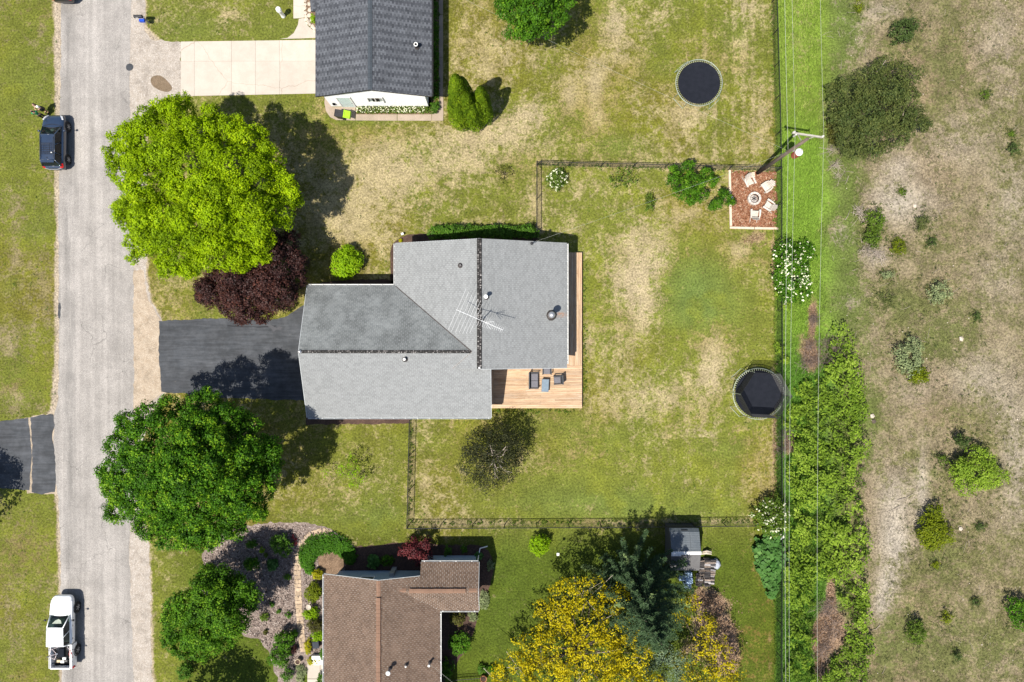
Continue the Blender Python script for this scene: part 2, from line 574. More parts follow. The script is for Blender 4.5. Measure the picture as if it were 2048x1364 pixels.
def ground_material():
    k = NT('ground_lawn')
    g = k.attr('green', True); s = k.attr('straw', True); d = k.attr('dry')
    n1 = k.noise(3.6, 5, 0.72, dist=.6); n2 = k.noise(1.4, 4, 0.65, dist=.5); n3 = k.noise(20, 3, 0.7)
    v = k.math('ADD', k.math('MULTIPLY', n1, 0.45), k.math('ADD', k.math('MULTIPLY', n2, 0.35), k.math('MULTIPLY', n3, 0.2)))
    f = k.math('ADD', k.math('MULTIPLY', k.math('SUBTRACT', v, 0.5), 9.0), k.math('MULTIPLY_ADD', k.math('SUBTRACT', d, 0.5), 2.1, 0.5), clamp=True)
    c = k.mix(f, g, s)
    # blades, gaps and thatch between them
    b1 = k.ramp(k.noise(6.5, 5, 0.8), 0.3, 0.7, 0.42, 1.5)
    b2 = k.ramp(k.noise(42, 2, 0.6), 0.25, 0.75, 0.68, 1.3)
    b3 = k.ramp(k.noise(0.8, 3, 0.6), 0.3, 0.7, 0.86, 1.14)
    c = k.scale(c, k.math('MULTIPLY', b1, k.math('MULTIPLY', b2, b3)))
    nrm = k.bump(k.noise(18, 4, 0.7), 0.55, 0.05)
    return k.done(k.bsdf(c, 0.95, 0, 0.1, nrm))


def build_ground():
    xi = np.arange(-43.5, 43.6, 0.17); yi = np.arange(-29.5, 29.6, 0.17)
    out = np.array([1.5, 4, 9, 18, 40, 90, 200, 500, 1500, 4000.])
    xs = np.concatenate([xi[0] - out[::-1], xi, xi[-1] + out]); ys = np.concatenate([yi[0] - out[::-1], yi, yi[-1] + out])
    X, Y = np.meshgrid(xs, ys)
    x = X.ravel(); y = Y.ravel()
    g, s, d = ground_eval(x, y)
    z = np.zeros_like(x)
    fz = smooth(26, 30, x) * (fbm(x, y, .5, 3) - .5) * .35 * (1 - smooth(60, 120, np.abs(x)))
    z += np.minimum(fz, 0.08)
    nx = len(xs); ny = len(ys)
    i = np.arange(nx - 1)[None, :] + np.arange(ny - 1)[:, None] * nx
    q = np.stack([i, i + 1, i + 1 + nx, i + nx], -1).reshape(-1)
    me = np_mesh('ground', np.stack([x, y, z], -1), 4, q, ground_material(), smooth_=True, cols={'green': g, 'straw': s, 'dry': d})
    return tag(link('ground', me), 'lawns and rough field around the houses', None, None, 'structure')


build_ground()

# ------------------------------------------------------------------ paved and loose surfaces


def _warp(k, amt):
    o = k.n('ShaderNodeTexNoise'); o.inputs['Scale'].default_value = 1.3; o.inputs['Detail'].default_value = 4
    k.l(k.pos(), o.inputs['Vector'])
    a = k.n('ShaderNodeVectorMath', operation='MULTIPLY_ADD')
    k.l(o.outputs['Color'], a.inputs[0]); a.inputs[1].default_value = (amt, amt, 0); k.l(k.pos(), a.inputs[2])
    return a.outputs[0]


NT.n_warp = lambda k, amt: _warp(k, amt)


def gravel_mat(name, c1, c2, c3, scale=30, streak=False):
    k = NT(name)
    v = k.voro(scale)
    n = k.noise(2.2, 4, 0.65)
    c = k.mix(k.ramp(n, .3, .7), c1, c2)
    c = k.mix(k.ramp(v.outputs['Color'], .55, .95), c, c3)
    if streak:
        st = k.noise(1.0, 4, 0.6, k.pos((2.6, 0.06, 1)))
        c = k.scale(c, k.ramp(st, .3, .7, .9, 1.06))
        sx_ = k.n('ShaderNodeSeparateXYZ'); k.l(k.pos(), sx_.inputs[0])
        wp = k.math('ABSOLUTE', k.math('ADD', sx_.outputs[0], k.math('MULTIPLY_ADD', k.noise(.12, 2, .5), 1.2, 34.75)))
        wm = k.math('MULTIPLY', k.ramp(wp, .1, .75, 1, 0), k.ramp(k.noise(1.0, 4, .7, k.pos((2.4, .25, 1))), .35, .62))
        c = k.mix(k.math('MULTIPLY', wm, .45), c, (.11, .105, .1))
        st2 = k.noise(1.0, 3, 0.7, k.pos((0.9, 0.035, 1), (3, 0, 0)))
        c = k.scale(c, k.ramp(st2, .35, .65, .9, 1.07))
        fl = k.noise(34, 2, .8)
        dk = k.math('MULTIPLY', k.ramp(fl, .6, .72), k.ramp(k.noise(1.0, 3, .6, k.pos((1.9, .11, 1), (7, 0, 0))), .45, .65))
        c = k.mix(k.math('MULTIPLY', dk, .6), c, (0.08, .076, .072))
        ck = k.voro(.3, k.n_warp(1.1), 'DISTANCE_TO_EDGE')
        cm = k.math('MULTIPLY', k.ramp(ck.outputs['Distance'], 0, .012, .55, 0), k.ramp(k.noise(.22, 3, .6), .48, .6))
        c = k.mix(cm, c, (.07, .066, .062))
        pt = k.math('MULTIPLY', k.ramp(k.noise(.33, 2, .5, k.pos((1, .5, 1), (11, 4, 0))), .62, .66), .3)
        c = k.mix(pt, c, (.16, .15, .142))
        bl = k.noise(.5, 4, .6)
        c = k.scale(c, k.ramp(bl, .3, .7, .88, 1.1))
    else:
        mo = k.ramp(k.noise(.9, 5, .7), .45, .68)
        c = k.mix(k.math('MULTIPLY', mo, .5), c, tuple(q * .55 for q in c2))
    g = k.noise(scale * 2.2, 2, .7)
    c = k.scale(c, k.ramp(g, .25, .75, .7, 1.3))
    c = k.scale(c, k.ramp(k.noise(9, 4, .75), .3, .7, .84, 1.14))
    return k.done(k.bsdf(c, .92, 0, .2, k.bump(k.noise(scale * 1.5, 2, .7), .5, .02)))


M_road = gravel_mat('road_chip', (0.246, 0.228, 0.212), (0.215, 0.2, 0.187), (0.32, 0.302, 0.28), 38, True)
M_gravel = gravel_mat('pale_gravel', (0.29, 0.258, 0.225), (0.25, 0.215, 0.18), (0.36, 0.33, 0.30), 18)
M_sand = gravel_mat('sandy_shoulder', (0.31, 0.255, 0.195), (0.25, 0.195, 0.14), (0.36, 0.31, 0.25), 26)
M_puddle = gravel_mat('damp_dirt', (0.14, 0.1, 0.065), (0.11, 0.08, 0.05), (0.17, .13, .09), 30)
M_chips = gravel_mat('wood_chips', (0.185, 0.145, 0.125), (0.13, 0.1, 0.085), (0.28, 0.235, 0.21), 13)
M_mulch_dark = gravel_mat('dark_mulch', (0.065, 0.04, 0.03), (0.045, 0.028, 0.022), (0.1, 0.06, 0.045), 16)
M_mulch_red = gravel_mat('red_mulch', (0.2, 0.085, 0.048), (0.14, 0.055, 0.03), (0.28, 0.16, 0.1), 11)
M_litter = gravel_mat('needle_litter', (0.15, 0.1, 0.065), (0.1, 0.065, 0.04), (0.22, 0.15, 0.1), 18)


def asphalt_mat():
    k = NT('sealed_asphalt')
    n = k.noise(1.4, 5, .65)
    c = k.mix(k.ramp(n, .3, .7), (0.026, 0.029, 0.034), (0.043, 0.046, 0.052))
    st = k.noise(1.0, 3, .6, k.pos((.5, 5, 1)))
    c = k.scale(c, k.ramp(st, .3, .7, .78, 1.25))
    c = k.scale(c, k.ramp(k.noise(.45, 4, .65), .35, .68, .85, 1.3))
    scuff = k.math('MULTIPLY', k.ramp(k.noise(1.0, 5, .75, k.pos((1.2, 3, 1))), .64, .72), .3)
    c = k.mix(scuff, c, (.12, .115, .105))
    g = k.noise(60, 2, .7)
    c = k.scale(c, k.ramp(g, .25, .75, .8, 1.2))
    return k.done(k.bsdf(c, .8, 0, .3, k.bump(g, .3, .01)))


M_asphalt = asphalt_mat()


def concrete_mat(name, a, b):
    k = NT(name)
    n = k.noise(1.1, 5, .65)
    oi = k.n('ShaderNodeObjectInfo')
    c = k.mix(k.ramp(n, .3, .7), a, b)
    c = k.scale(c, k.math('MULTIPLY_ADD', oi.outputs['Random'], .12, .94))
    # hairline cracks
    e = k.voro(.16, k.n_warp(.6), 'DISTANCE_TO_EDGE') if hasattr(k, 'n_warp') else k.voro(.3, None, 'DISTANCE_TO_EDGE')
    cr = k.ramp(e.outputs['Distance'], .0, .004, .5, 0)
    c = k.mix(cr, c, (.17, .12, .085))
    g = k.noise(45, 2, .7)
    c = k.scale(c, k.ramp(g, .25, .75, .92, 1.08))
    return k.done(k.bsdf(c, .85, 0, .25, k.bump(g, .2, .01)))


M_conc = concrete_mat('driveway_concrete', (0.375, 0.335, 0.288), (0.34, 0.298, 0.254))
M_walk = concrete_mat('walkway_concrete', (0.30, 0.24, 0.19), (0.235, 0.19, 0.145))


def edge_pts(poly, jit, step=.25, seed=0):
    """Metre polygon with its edges broken into short uneven steps."""
    r = random.Random(seed)
    out = []
    n = len(poly)
    for i in range(n):
        a = Vector(poly[i][:2]); b = Vector(poly[(i + 1) % n][:2])
        L = (b - a).length
        m = max(1, int(L / step))
        nr = Vector((-(b - a).y, (b - a).x)) / max(L, 1e-6)
        for j in range(m):
            p = a + (b - a) * (j / m)
            w = jit * (r.random() - .5) * 2 if j else 0
            w += jit * 1.2 * (float(fbm(np.array([p.x]), np.array([p.y]), .8, 2)[0]) - .5) * 2
            out.append((p.x + nr.x * w, p.y + nr.y * w))
    return out


def chaikin(p, n=2):
    for _ in range(n):
        q = []
        for i in range(len(p)):
            a = p[i]; b = p[(i + 1) % len(p)]
            q += [(a[0] * .75 + b[0] * .25, a[1] * .75 + b[1] * .25), (a[0] * .25 + b[0] * .75, a[1] * .25 + b[1] * .75)]
        p = q
    return p


SHEETS = []


def sheet(name, pxpoly, z, m, jit=.08, kind='structure', rnd=0, label=None, parent=None):
    poly = [tuple(G(*p)[:2]) for p in pxpoly]
    if rnd: poly = chaikin(poly, rnd)
    poly = edge_pts(poly, jit, .25, int(z * 1e4)) if jit else poly
    SHEETS.append(poly)
    A = sum(poly[i][0] * poly[(i + 1) % len(poly)][1] - poly[(i + 1) % len(poly)][0] * poly[i][1] for i in range(len(poly)))
    if A < 0: poly = poly[::-1]
    mb = MB(); mb.add([(p[0], p[1], z) for p in poly], [tuple(range(len(poly)))], .5)
    o = mb.build(name, m, parent)
    if parent is None: tag(o, label, None, None, kind)
    return o


sheet('gravel_apron', [(254, -700), (284, -700), (290, 20), (291, 62), (300, 76), (330, 82), (364, 86), (364, 193), (330, 206), (300, 222), (283, 245), (292, 300), (292, 540), (300, 600), (322, 634), (325, 640),
       (330, 700), (330, 783), (318, 800), (300, 830), (280, 900), (286, 1050), (298, 1090), (302, 1200), (304, 1364), (306, 2100), (240, 2100), (240, 1364), (240, 700)], .008, M_gravel, .1, label='pale gravel verge and driveway apron along the road')
sheet('sand_apron', [(262, 540), (287, 540), (296, 600), (318, 634), (322, 640), (328, 720), (330, 783), (312, 795), (290, 815), (266, 830), (262, 700)], .012, M_sand, .08, label='sandy apron at the mouth of the black driveway')
sheet('road', [(120, -900), (262, -900), (263, 0), (259, 160), (261, 300), (264, 420), (267, 560), (268, 700), (267, 820), (264, 900), (262, 1020), (258, 1100), (262, 1200), (268, 1364), (272, 2300), (128, 2300),
       (124, 1364), (121, 1100), (118, 1000), (110, 960), (106, 900), (109, 830), (116, 800), (118, 700), (117, 500), (119, 300), (122, 100)], .016, M_road, .05, label='worn grey chip-sealed road')
sheet('damp_patch', [(300, 155), (318, 149), (332, 160), (346, 176), (338, 184), (318, 180), (303, 172)], .020, M_puddle, .06, rnd=2, label='brown damp patch in the gravel')
for q in ([(252, 130), (262, 126), (268, 134), (262, 142), (253, 140)], [(117, 604), (122, 608), (121, 638), (116, 636)]):
    sheet('tar_patch', q, .020, M_asphalt, .04, rnd=1, label='dark tar patch at the road edge')
sheet('asphalt_driveway', [(318, 641), (440, 637), (540, 641), (575, 632), (606, 611), (640, 611), (640, 802), (560, 799), (430, 795), (324, 783), (321, 745), (317, 715)], .020, M_asphalt, .05, label='black sealed driveway of the grey house')
sheet('asphalt_driveway', [(-300, 846), (0, 843), (57, 835), (60, 860), (63, 900), (62, 940), (59, 981), (0, 976), (-300, 980)], .020, M_asphalt, .04, label='old black driveway across the road, left slab')
sheet('asphalt_driveway', [(61, 834), (80, 831), (106, 829), (110, 850), (105, 870), (110, 900), (112, 960), (110, 984), (84, 989), (63, 984), (64.5, 940), (65.5, 890), (62.5, 860)], .020, M_asphalt, .05, label='old black driveway across the road, roadside slab')
sheet('sand_crack', [(48, 835), (104, 828), (116, 880), (116, 988), (54, 987), (52, 900)], .012, M_sand, .06, label='sand around the broken black driveway')

# concrete slabs, each a piece
cd = empty('concrete_driveway', G(490, 138)); tag(cd, 'pale concrete driveway of cracked slabs', None, None, 'structure')
sx = [362, 389, 463, 511, 559, 640]
for i in range(5):
    a, b = sx[i] + .18, sx[i + 1] - .18
    for j in range(2):
        t0 = 83.5 - (a - 362) * .013; t1 = 83.5 - (b - 362) * .013
        m0, m1 = (123 - (a - 362) * .003, 123 - (b - 362) * .003)
        b0 = 192.5 - (a - 362) * .02; b1 = 192.5 - (b - 362) * .02
        y0a, y0b, y1a, y1b = (t0, t1, m0 - .14, m1 - .14) if j == 0 else (m0 + .14, m1 + .14, b0, b1)
        P = [tuple(G(*q)[:2]) for q in ((a, y1a), (b, y1b), (b, y0b), (a, y0a))]
        MB().prism(P, -.05, .028 + .004 * random.random(), .5).build('slab', M_conc, cd)
P = [tuple(G(*q)[:2]) for q in ((560, 78), (575, 76), (588, 66), (596, 50), (598, 38), (608, 36), (616, 52), (628, 62), (640, 66), (640, 75.5), (600, 77))]
MB().prism(P, -.05, .03, .5).build('slab', M_conc, cd)
P = [tuple(G(*q)[:2]) for q in ((587, 37), (587, -200), (608, -200), (608.5, 35), (598, 36.6))]
MB().prism(P, -.05, .027, .5).build('slab', M_conc, cd)
cw = empty('concrete_walkway', G(770, 235)); tag(cw, 'weathered concrete walkway beside the white wall', None, None, 'structure')
for P in ([(650, 190), (664, 190), (664, 214), (711, 214), (711, 241), (672, 240), (660, 234), (652, 222), (649, 206)], [(712, 229), (794, 229), (794, 241.5), (712, 241)], [(795, 229), (863, 229), (863, 241.5), (795, 241.5)],
          [(864, 229), (877, 222), (878, 195), (886.5, 195), (886.5, 241.5), (864, 241.5)], [(878, 194), (878, 115), (886, 115), (886, 194)], [(878, 114), (878, 30), (886, 30), (886, 114)], [(878, 29), (878, -100), (886, -100), (886, 29)]):
    MB().prism([tuple(G(*q)[:2]) for q in P], -.05, .03 + .006 * random.random(), .5).build('slab', M_walk, cw)
fw = empty('front_walkway', G(632, 1345)); tag(fw, 'pale concrete front walkway of the brown house', None, None, 'structure')
for P in ([(615, 1322), (622, 1320), (640, 1328), (640, 1357), (615, 1357)], [(615, 1358), (640, 1358), (640, 1500), (615, 1500)], [(641, 1330), (652, 1330), (652, 1420), (641, 1420)]):
    MB().prism([tuple(G(*q)[:2]) for q in P], -.05, .03, .5).build('slab', M_conc, fw)

# beds
sheet('wood_chip_bed', [(404, 1108), (430, 1072), (478, 1052), (560, 1044), (610, 1046), (648, 1054), (672, 1066), (700, 1086), (716, 1100), (660, 1160), (652, 1200), (650, 1340), (614, 1335), (604, 1364), (570, 1400), (548, 1330),
       (536, 1300), (516, 1278), (470, 1262), (440, 1230), (400, 1180), (410, 1140)], .008, M_chips, .1, label='pale wood chip bed around the shrubs')
sheet('mulch_bed', [(664, 1100), (716, 1094), (790, 1086), (850, 1082), (876, 1092), (940, 1088), (975, 1096), (986, 1120), (984, 1160), (972, 1196), (958, 1222), (950, 1262), (938, 1292), (910, 1330), (880, 1380), (700, 1380), (660, 1300)], .012, M_mulch_dark, .08, rnd=1, label='dark mulch bed along the blue grey wall')
sheet('mulch_bed', [(783, 600), (780, 520), (784, 490), (800, 474), (830, 466), (866, 468), (1072, 462), (1080, 500), (860, 520), (830, 600)], .008, M_mulch_dark, .06, rnd=1, label='dark mulch bed behind the grey house')
sheet('mulch_bed', [(612, 800), (612, 850), (690, 848), (820, 846), (822, 800)], .008, M_mulch_dark, .06, label='dark mulch strip along the south wall of the grey house')
sheet('mulch_bed', [(700, 560), (800, 560), (800, 600), (610, 600), (640, 566)], .008, M_mulch_dark, .06, label='dark mulch in the corner of the grey house')
sheet('flower_bed', [(711.5, 205), (870, 205), (878, 0), (862, 0), (862, 212), (876, 221), (863, 229), (712, 229)], .010, M_litter, .02, label='flower bed between the white wall and the walkway')
sheet('flower_bed', [(609, -100), (609, 34), (618, 52), (630, 62), (650, 64), (650, -100)], .010, M_litter, .02, label='flower bed edged with pale stones by the driveway')
sheet('mulch_square', [(1461, 341), (1553, 343), (1554, 457), (1464, 456)], .010, M_mulch_red, .05, label='square of red wood mulch round the fire pit')

sheet('driveway_crack', [(455, 651), (480, 652), (520, 653), (552, 651), (552, 653), (520, 655.2), (480, 654), (455, 652.5)], .024, mat('crack_filler', (.008, .009, .012)), .02, label='dark filled crack in the black driveway')
sheet('driveway_stain', [(536, 648), (545, 651), (553, 656), (560, 652), (566, 655), (561, 660), (553, 659), (547, 664), (543, 657), (535, 652)], .026, mat('driveway_stain_dark', (.01, .012, .02), (.016, .017, .024), 6, .4), .02, label='dark damp stain on the black driveway')

# ------------------------------------------------------------------ roofs


def shingle_mat(name, c1, c2, spread, rust=None, scale=1.2, streak=None):
    k = NT(name)
    v = k.attr('var')
    c = k.mix(v, c1, c2)
    c = k.scale(c, k.ramp(k.noise(scale, 5, .65), .28, .72, 1 - spread, 1 + spread))
    g = k.noise(55, 2, .75)
    c = k.scale(c, k.ramp(g, .25, .75, .72, 1.28))
    if streak is not None:
        st = k.noise(1.0, 3, .6, k.pos(streak))
        c = k.scale(c, k.ramp(st, .35, .7, 1.08, .74))
    if rust is not None:
        d = k.n('ShaderNodeVectorMath', operation='DISTANCE')
        k.l(k.pos((1, 2.6, 0)), d.inputs[0]); d.inputs[1].default_value = (rust[0], rust[1] * 2.6, 0)
        m = k.math('MULTIPLY', k.ramp(d.outputs['Value'], .1, .75, 1, 0), k.ramp(k.noise(5, 4, .7), .3, .65))
        c = k.mix(k.math('MULTIPLY', m, .8), c, (.26, .12, .05))
    return k.done(k.bsdf(c, .95, 0, .15, k.bump(g, .35, .01)))


M_sh_grey = shingle_mat('grey_shingle', (.155, .16, .161), (.188, .194, .195), .03, rust=(3.65, 1.98))
M_sh_greyN = shingle_mat('dark_streaked_shingle', (.115, .123, .124), (.152, .161, .162), .1, streak=(.55, .05, 1))  # darker, streaked tone for the wing's north slope
M_sh_dark = shingle_mat('charcoal_shingle', (.036, .039, .046), (.086, .092, .104), .12)
M_sh_brown = shingle_mat('brown_shingle', (.082, .056, .041), (.122, .086, .064), .12, scale=.6)
M_cap_brown = shingle_mat('brown_ridge_shingle', (.13, .075, .05), (.19, .12, .085), .1)
M_cap_dark = shingle_mat('charcoal_ridge_shingle', (.035, .042, .05), (.055, .065, .077), .1)
M_white = mat('white_metal', (.78, .77, .74), (.66, .65, .62), 2.5, .5)
M_gutter = mat('pale_gutter', (.5, .5, .49), (.4, .4, .39), 3, .5)
M_white_siding = mat('white_siding', (.78, .78, .77), (.7, .7, .69), 1.2, .6)
M_blue_siding = mat('blue_grey_siding', (.27, .34, .4), (.23, .3, .36), 1.2, .6)
M_beige_siding = mat('beige_siding', (.5, .46, .4), (.44, .4, .35), 1.2, .65)
M_trim = mat('trim', (.4, .42, .43), (.34, .36, .37), 3, .6)
M_ventdark = mat('ridge_vent_plastic', (.03, .028, .027), (.06, .056, .053), 7, .8, var=.7)
M_black = mat('black_plastic', (.016, .016, .018), (.024, .024, .026), 8, .45)
M_rubber = mat('rubber', (.018, .018, .019), (.028, .027, .026), 9, .85)
M_steel = mat('galvanised_steel', (.42, .42, .43), (.3, .3, .31), 5, .45, .7)
M_darksteel = mat('sooty_steel', (.09, .08, .075), (.05, .042, .038), 8, .5, .5)
M_glass = glassmat('window_glass')
M_wood_new = mat('cedar_plank', (.33, .2, .11), (.43, .3, .195), 3.2, .75, objvar=.22, stretch=(1, 1, 1), bump=.2)


def plank_mat(name, stretch):
    k = NT(name)
    oi = k.n('ShaderNodeObjectInfo')
    vec = k.n('ShaderNodeVectorMath', operation='ADD')
    cmb = k.n('ShaderNodeCombineXYZ')
    k.l(k.math('MULTIPLY', oi.outputs['Random'], 60), cmb.inputs[0]); k.l(k.math('MULTIPLY', oi.outputs['Random'], 37), cmb.inputs[1])
    k.l(k.pos(stretch), vec.inputs[0]); k.l(cmb.outputs[0], vec.inputs[1])
    n = k.noise(1.0, 5, .65, vec.outputs[0], dist=.3)
    c = k.mix(k.ramp(n, .28, .72), (.42, .305, .2), (.3, .185, .105))
    gry = k.ramp(k.noise(.55, 3, .6, vec.outputs[0]), .5, .72)
    c = k.mix(k.math('MULTIPLY', gry, .45), c, (.4, .34, .28))
    c = k.scale(c, k.math('MULTIPLY_ADD', oi.outputs['Random'], .36, .82))
    gr = k.noise(4.0, 3, .7, vec.outputs[0])
    c = k.scale(c, k.ramp(gr, .25, .75, .8, 1.15))
    kn = k.ramp(k.noise(7, 2, .5), .70, .76)
    c = k.mix(k.math('MULTIPLY', kn, .6), c, (.1, .05, .02))
    return k.done(k.bsdf(c, .7, 0, .25, k.bump(gr, .3, .01)))


M_plank_x = plank_mat('cedar_deck_along_x', (.9, 9, 1))
M_plank_y = plank_mat('cedar_deck_along_y', (9, .9, 1))


class Plane3:
    """Roof slope: z rises by p per metre of plan distance from the eave line through e, up-slope direction v."""
    def __init__(s, e, v, ze, p):
        s.e = Vector(e); s.v = Vector(v).normalized(); s.u = Vector((s.v.y, -s.v.x)); s.ze = ze; s.p = p

    def z(s, x, y):
        return s.ze + s.p * (Vector((x, y)) - s.e).dot(s.v)

    def pt(s, u, t, h=0):
        q = s.e + s.u * u + s.v * t
        n = Vector((-s.v.x * s.p, -s.v.y * s.p, 1)).normalized()
        return Vector((q.x, q.y, s.ze + s.p * t)) + n * h


def urange(poly, t):
    us = []
    n = len(poly)
    for i in range(n):
        a = poly[i]; b = poly[(i + 1) % n]
        if (a[1] - t) * (b[1] - t) <= 0:
            if abs(a[1] - b[1]) < 1e-9: us += [a[0], b[0]]
            else: us.append(a[0] + (b[0] - a[0]) * (t - a[1]) / (b[1] - a[1]))
    return (min(us), max(us)) if us else None


def shingles(mb, pl, plan, expo=.143, tab=.305, gap=.011, jit=.0, twotone=False):
    poly = [((Vector(q) - pl.e).dot(pl.u), (Vector(q) - pl.e).dot(pl.v)) for q in plan]
    tmin = min(q[1] for q in poly); tmax = max(q[1] for q in poly)
    d = expo / math.sqrt(1 + pl.p ** 2)
    k0 = int(math.floor(tmin / d + 1e-6))
    k = k0
    while k * d < tmax - 1e-4:
        ta = max(k * d, tmin + 1e-5); tb = min((k + 1) * d, tmax - 1e-5)
        k += 1
        if tb - ta < .02: continue
        A = urange(poly, ta); B = urange(poly, tb)
        if not A or not B: continue
        lo = min(A[0], B[0]); hi = max(A[1], B[1])
        off = (k % 2) * tab / 2 + random.choice((0, .08, .16)) * tab + random.uniform(-jit, jit)
        j = math.floor((lo - off) / tab)
        while off + j * tab < hi:
            a = off + j * tab + gap / 2; b = off + (j + 1) * tab - gap / 2
            j += 1
            a0 = max(a, A[0]); b0 = min(b, A[1]); a1 = max(a, B[0]); b1 = min(b, B[1])
            if b0 <= a0 and b1 <= a1: continue
            if b0 < a0: a0 = b0 = (a0 + b0) / 2
            if b1 < a1: a1 = b1 = (a1 + b1) / 2
            h = .016 + random.uniform(-.003, .003)
            v = random.random()
            if twotone: v = min(1, max(0, (.8 if (j + k) % 2 else .2) + random.uniform(-.25, .25)))
            mb.add([pl.pt(a0, ta, h), pl.pt(b0, ta, h), pl.pt(b1, tb, .003), pl.pt(a1, tb, .003), pl.pt(a0, ta, 0), pl.pt(b0, ta, 0)],
                   [(0, 1, 2, 3), (4, 5, 1, 0)], v)


def roof_part(parent, name, slopes, m_sh, m_deck, twotone=False, thick=.16):
    """slopes: list of (Plane3, [plan polygons]) -> roof deck part with a shingles sub-part."""
    deck = MB(); sh = MB()
    for pl, polys in slopes:
        for P in polys:
            pts = [(q[0], q[1], pl.z(*q) - .001) for q in P]
            A = sum(P[i][0] * P[(i + 1) % len(P)][1] - P[(i + 1) % len(P)][0] * P[i][1] for i in range(len(P)))
            if A < 0: pts = pts[::-1]
            deck.slab(pts, thick, .5)
            shingles(sh, pl, P, twotone=twotone)
    r = deck.build(name, m_deck, parent)
    s = sh.build('shingles', m_sh, r)
    s['kind'] = 'stuff'
    return r


def ridge_caps(roof, p, q, w, drop, step, m, lift=.03, name='ridge_cap'):
    """Bent cap pieces, each its own object, along the ridge from p to q."""
    p = Vector(p); q = Vector(q)
    d = (q - p); L = d.length; d.normalize()
    sd_ = Vector((-d.y, d.x, 0))
    n = int(L / step)
    mb = MB()
    l = step * .98
    vs = []
    for t, hh in ((0, lift + .012), (l, lift)):
        for s_ in (-1, 0, 1):
            vs.append(d * t + sd_ * (s_ * w) + Vector((0, 0, hh - (drop * w if s_ else 0))))
    vs += [v - Vector((0, 0, .03)) for v in vs]
    fs = [(0, 3, 4, 1), (1, 4, 5, 2), (0, 1, 7, 6), (1, 2, 8, 7), (3, 9, 10, 4), (4, 10, 11, 5), (0, 6, 9, 3), (2, 5, 11, 8)]
    mb.add(vs, fs, .5)
    base = mb.build(name, m, roof, world=False)
    base.location = p - wloc(roof)
    for i in range(1, n):
        c = base.copy(); COL.objects.link(c); c.parent = roof
        c.location = p + d * (i * step) + Vector((random.uniform(-.006, .006), random.uniform(-.006, .006), 0)) - wloc(roof)


def gutter(parent, p, q, out, m=None, hang=.6):
    """Open trough along an eave with its hangers."""
    p = Vector(p); q = Vector(q); o = Vector(out)
    mb = MB()
    mb.bar(p + o * .09 + Vector((0, 0, -.055)), q + o * .09 + Vector((0, 0, -.055)), .012, .11)
    mb.bar(p + o * .06 + Vector((0, 0, -.105)), q + o * .06 + Vector((0, 0, -.105)), .09, .012)
    mb.bar(p + o * .006 + Vector((0, 0, -.06)), q + o * .006 + Vector((0, 0, -.06)), .012, .1)
    mb.bar(p + o * .094 + Vector((0, 0, .004)), q + o * .094 + Vector((0, 0, .004)), .026, .014)
    d = (q - p); L = d.length; d.normalize()
    k = .2
    while k < L:
        c = p + d * k
        mb.bar(c + o * .0 + Vector((0, 0, -.005)), c + o * .094 + Vector((0, 0, -.005)), .06, .012)
        k += hang
    return mb.build('gutter', m or M_gutter, parent)


def window(parent, c, w, h, nrm, m_frame=None, two=True):
    """Framed window on a wall; c is the middle, nrm the outward direction (axis aligned)."""
    c = Vector(c); n = Vector(nrm); t = Vector((-n.y, n.x, 0))
    z = Vector((0, 0, 1))
    fr = MB()
    f = .06
    c = c + n * .05
    fr.bar(c - t * (w / 2) + z * (h / 2), c + t * (w / 2) + z * (h / 2), .1, f)
    fr.bar(c - t * (w / 2) - z * (h / 2), c + t * (w / 2) - z * (h / 2), .14, f)
    for s_ in ((-1, 0, 1) if two else (-1, 1)):
        fr.bar(c + t * (s_ * w / 2) - z * (h / 2 - f / 2), c + t * (s_ * w / 2) + z * (h / 2 - f / 2), f, .1)
    o = fr.build('window', m_frame or M_white, parent)
    for s_ in ((-1, 1) if two else (0,)):
        ww = w / 2 - f if two else w - f
        cc = c + t * (s_ * w / 4) + n * .012
        g = MB(); a = t * (ww / 2); b = z * (h / 2 - f / 2)
        g.add([cc - a - b, cc + a - b, cc + a + b, cc - a + b], [(0, 1, 2, 3)], .5)
        g.build('pane', M_pane, o)
        cu = MB(); cc = c - n * .0 + n * .004
        cu.add([cc - a - b, cc + a - b, cc + a + b, cc - a + b], [(0, 1, 2, 3)], .5)
        cu.build('curtain', M_curtain[0 if s_ <= 0 else 1], o)
    return o


M_pane = glassmat('pane', (.75, .8, .8), .02, .3)
M_curtain = [mat('pale_curtain', (.3, .3, .24), (.2, .22, .18), 6, .9, stretch=(9, 9, 1)), mat('brown_curtain', (.11, .075, .05), (.07, .05, .035), 6, .9, stretch=(9, 9, 1))]


def siding(parent, a, b, z0, ztop, nrm, m, lap=.2):
    """Lapped boards on one wall between plan points a and b; ztop(s) gives the top at distance s."""
    a = Vector((a[0], a[1], 0)); b = Vector((b[0], b[1], 0)); n = Vector(nrm)
    L = (b - a).length; d = (b - a) / L
    mb = MB()
    z = z0
    zmax = max(ztop(L * i / 40) for i in range(41))
    while z < zmax - .03:
        ss = [L * i / 60 for i in range(61) if ztop(L * i / 60) >= z + lap * .5]
        if ss:
            s0, s1 = min(ss), max(ss)
            p = a + d * s0; q = a + d * s1
            mb.add([p + n * .03 + Vector((0, 0, z)), q + n * .03 + Vector((0, 0, z)), q + n * .008 + Vector((0, 0, z + lap)), p + n * .008 + Vector((0, 0, z + lap)),
                    p + Vector((0, 0, z)), q + Vector((0, 0, z))], [(0, 1, 2, 3), (4, 5, 1, 0)])
        z += lap
    o = mb.build('siding', m, parent)
    o['kind'] = 'stuff'
    return o


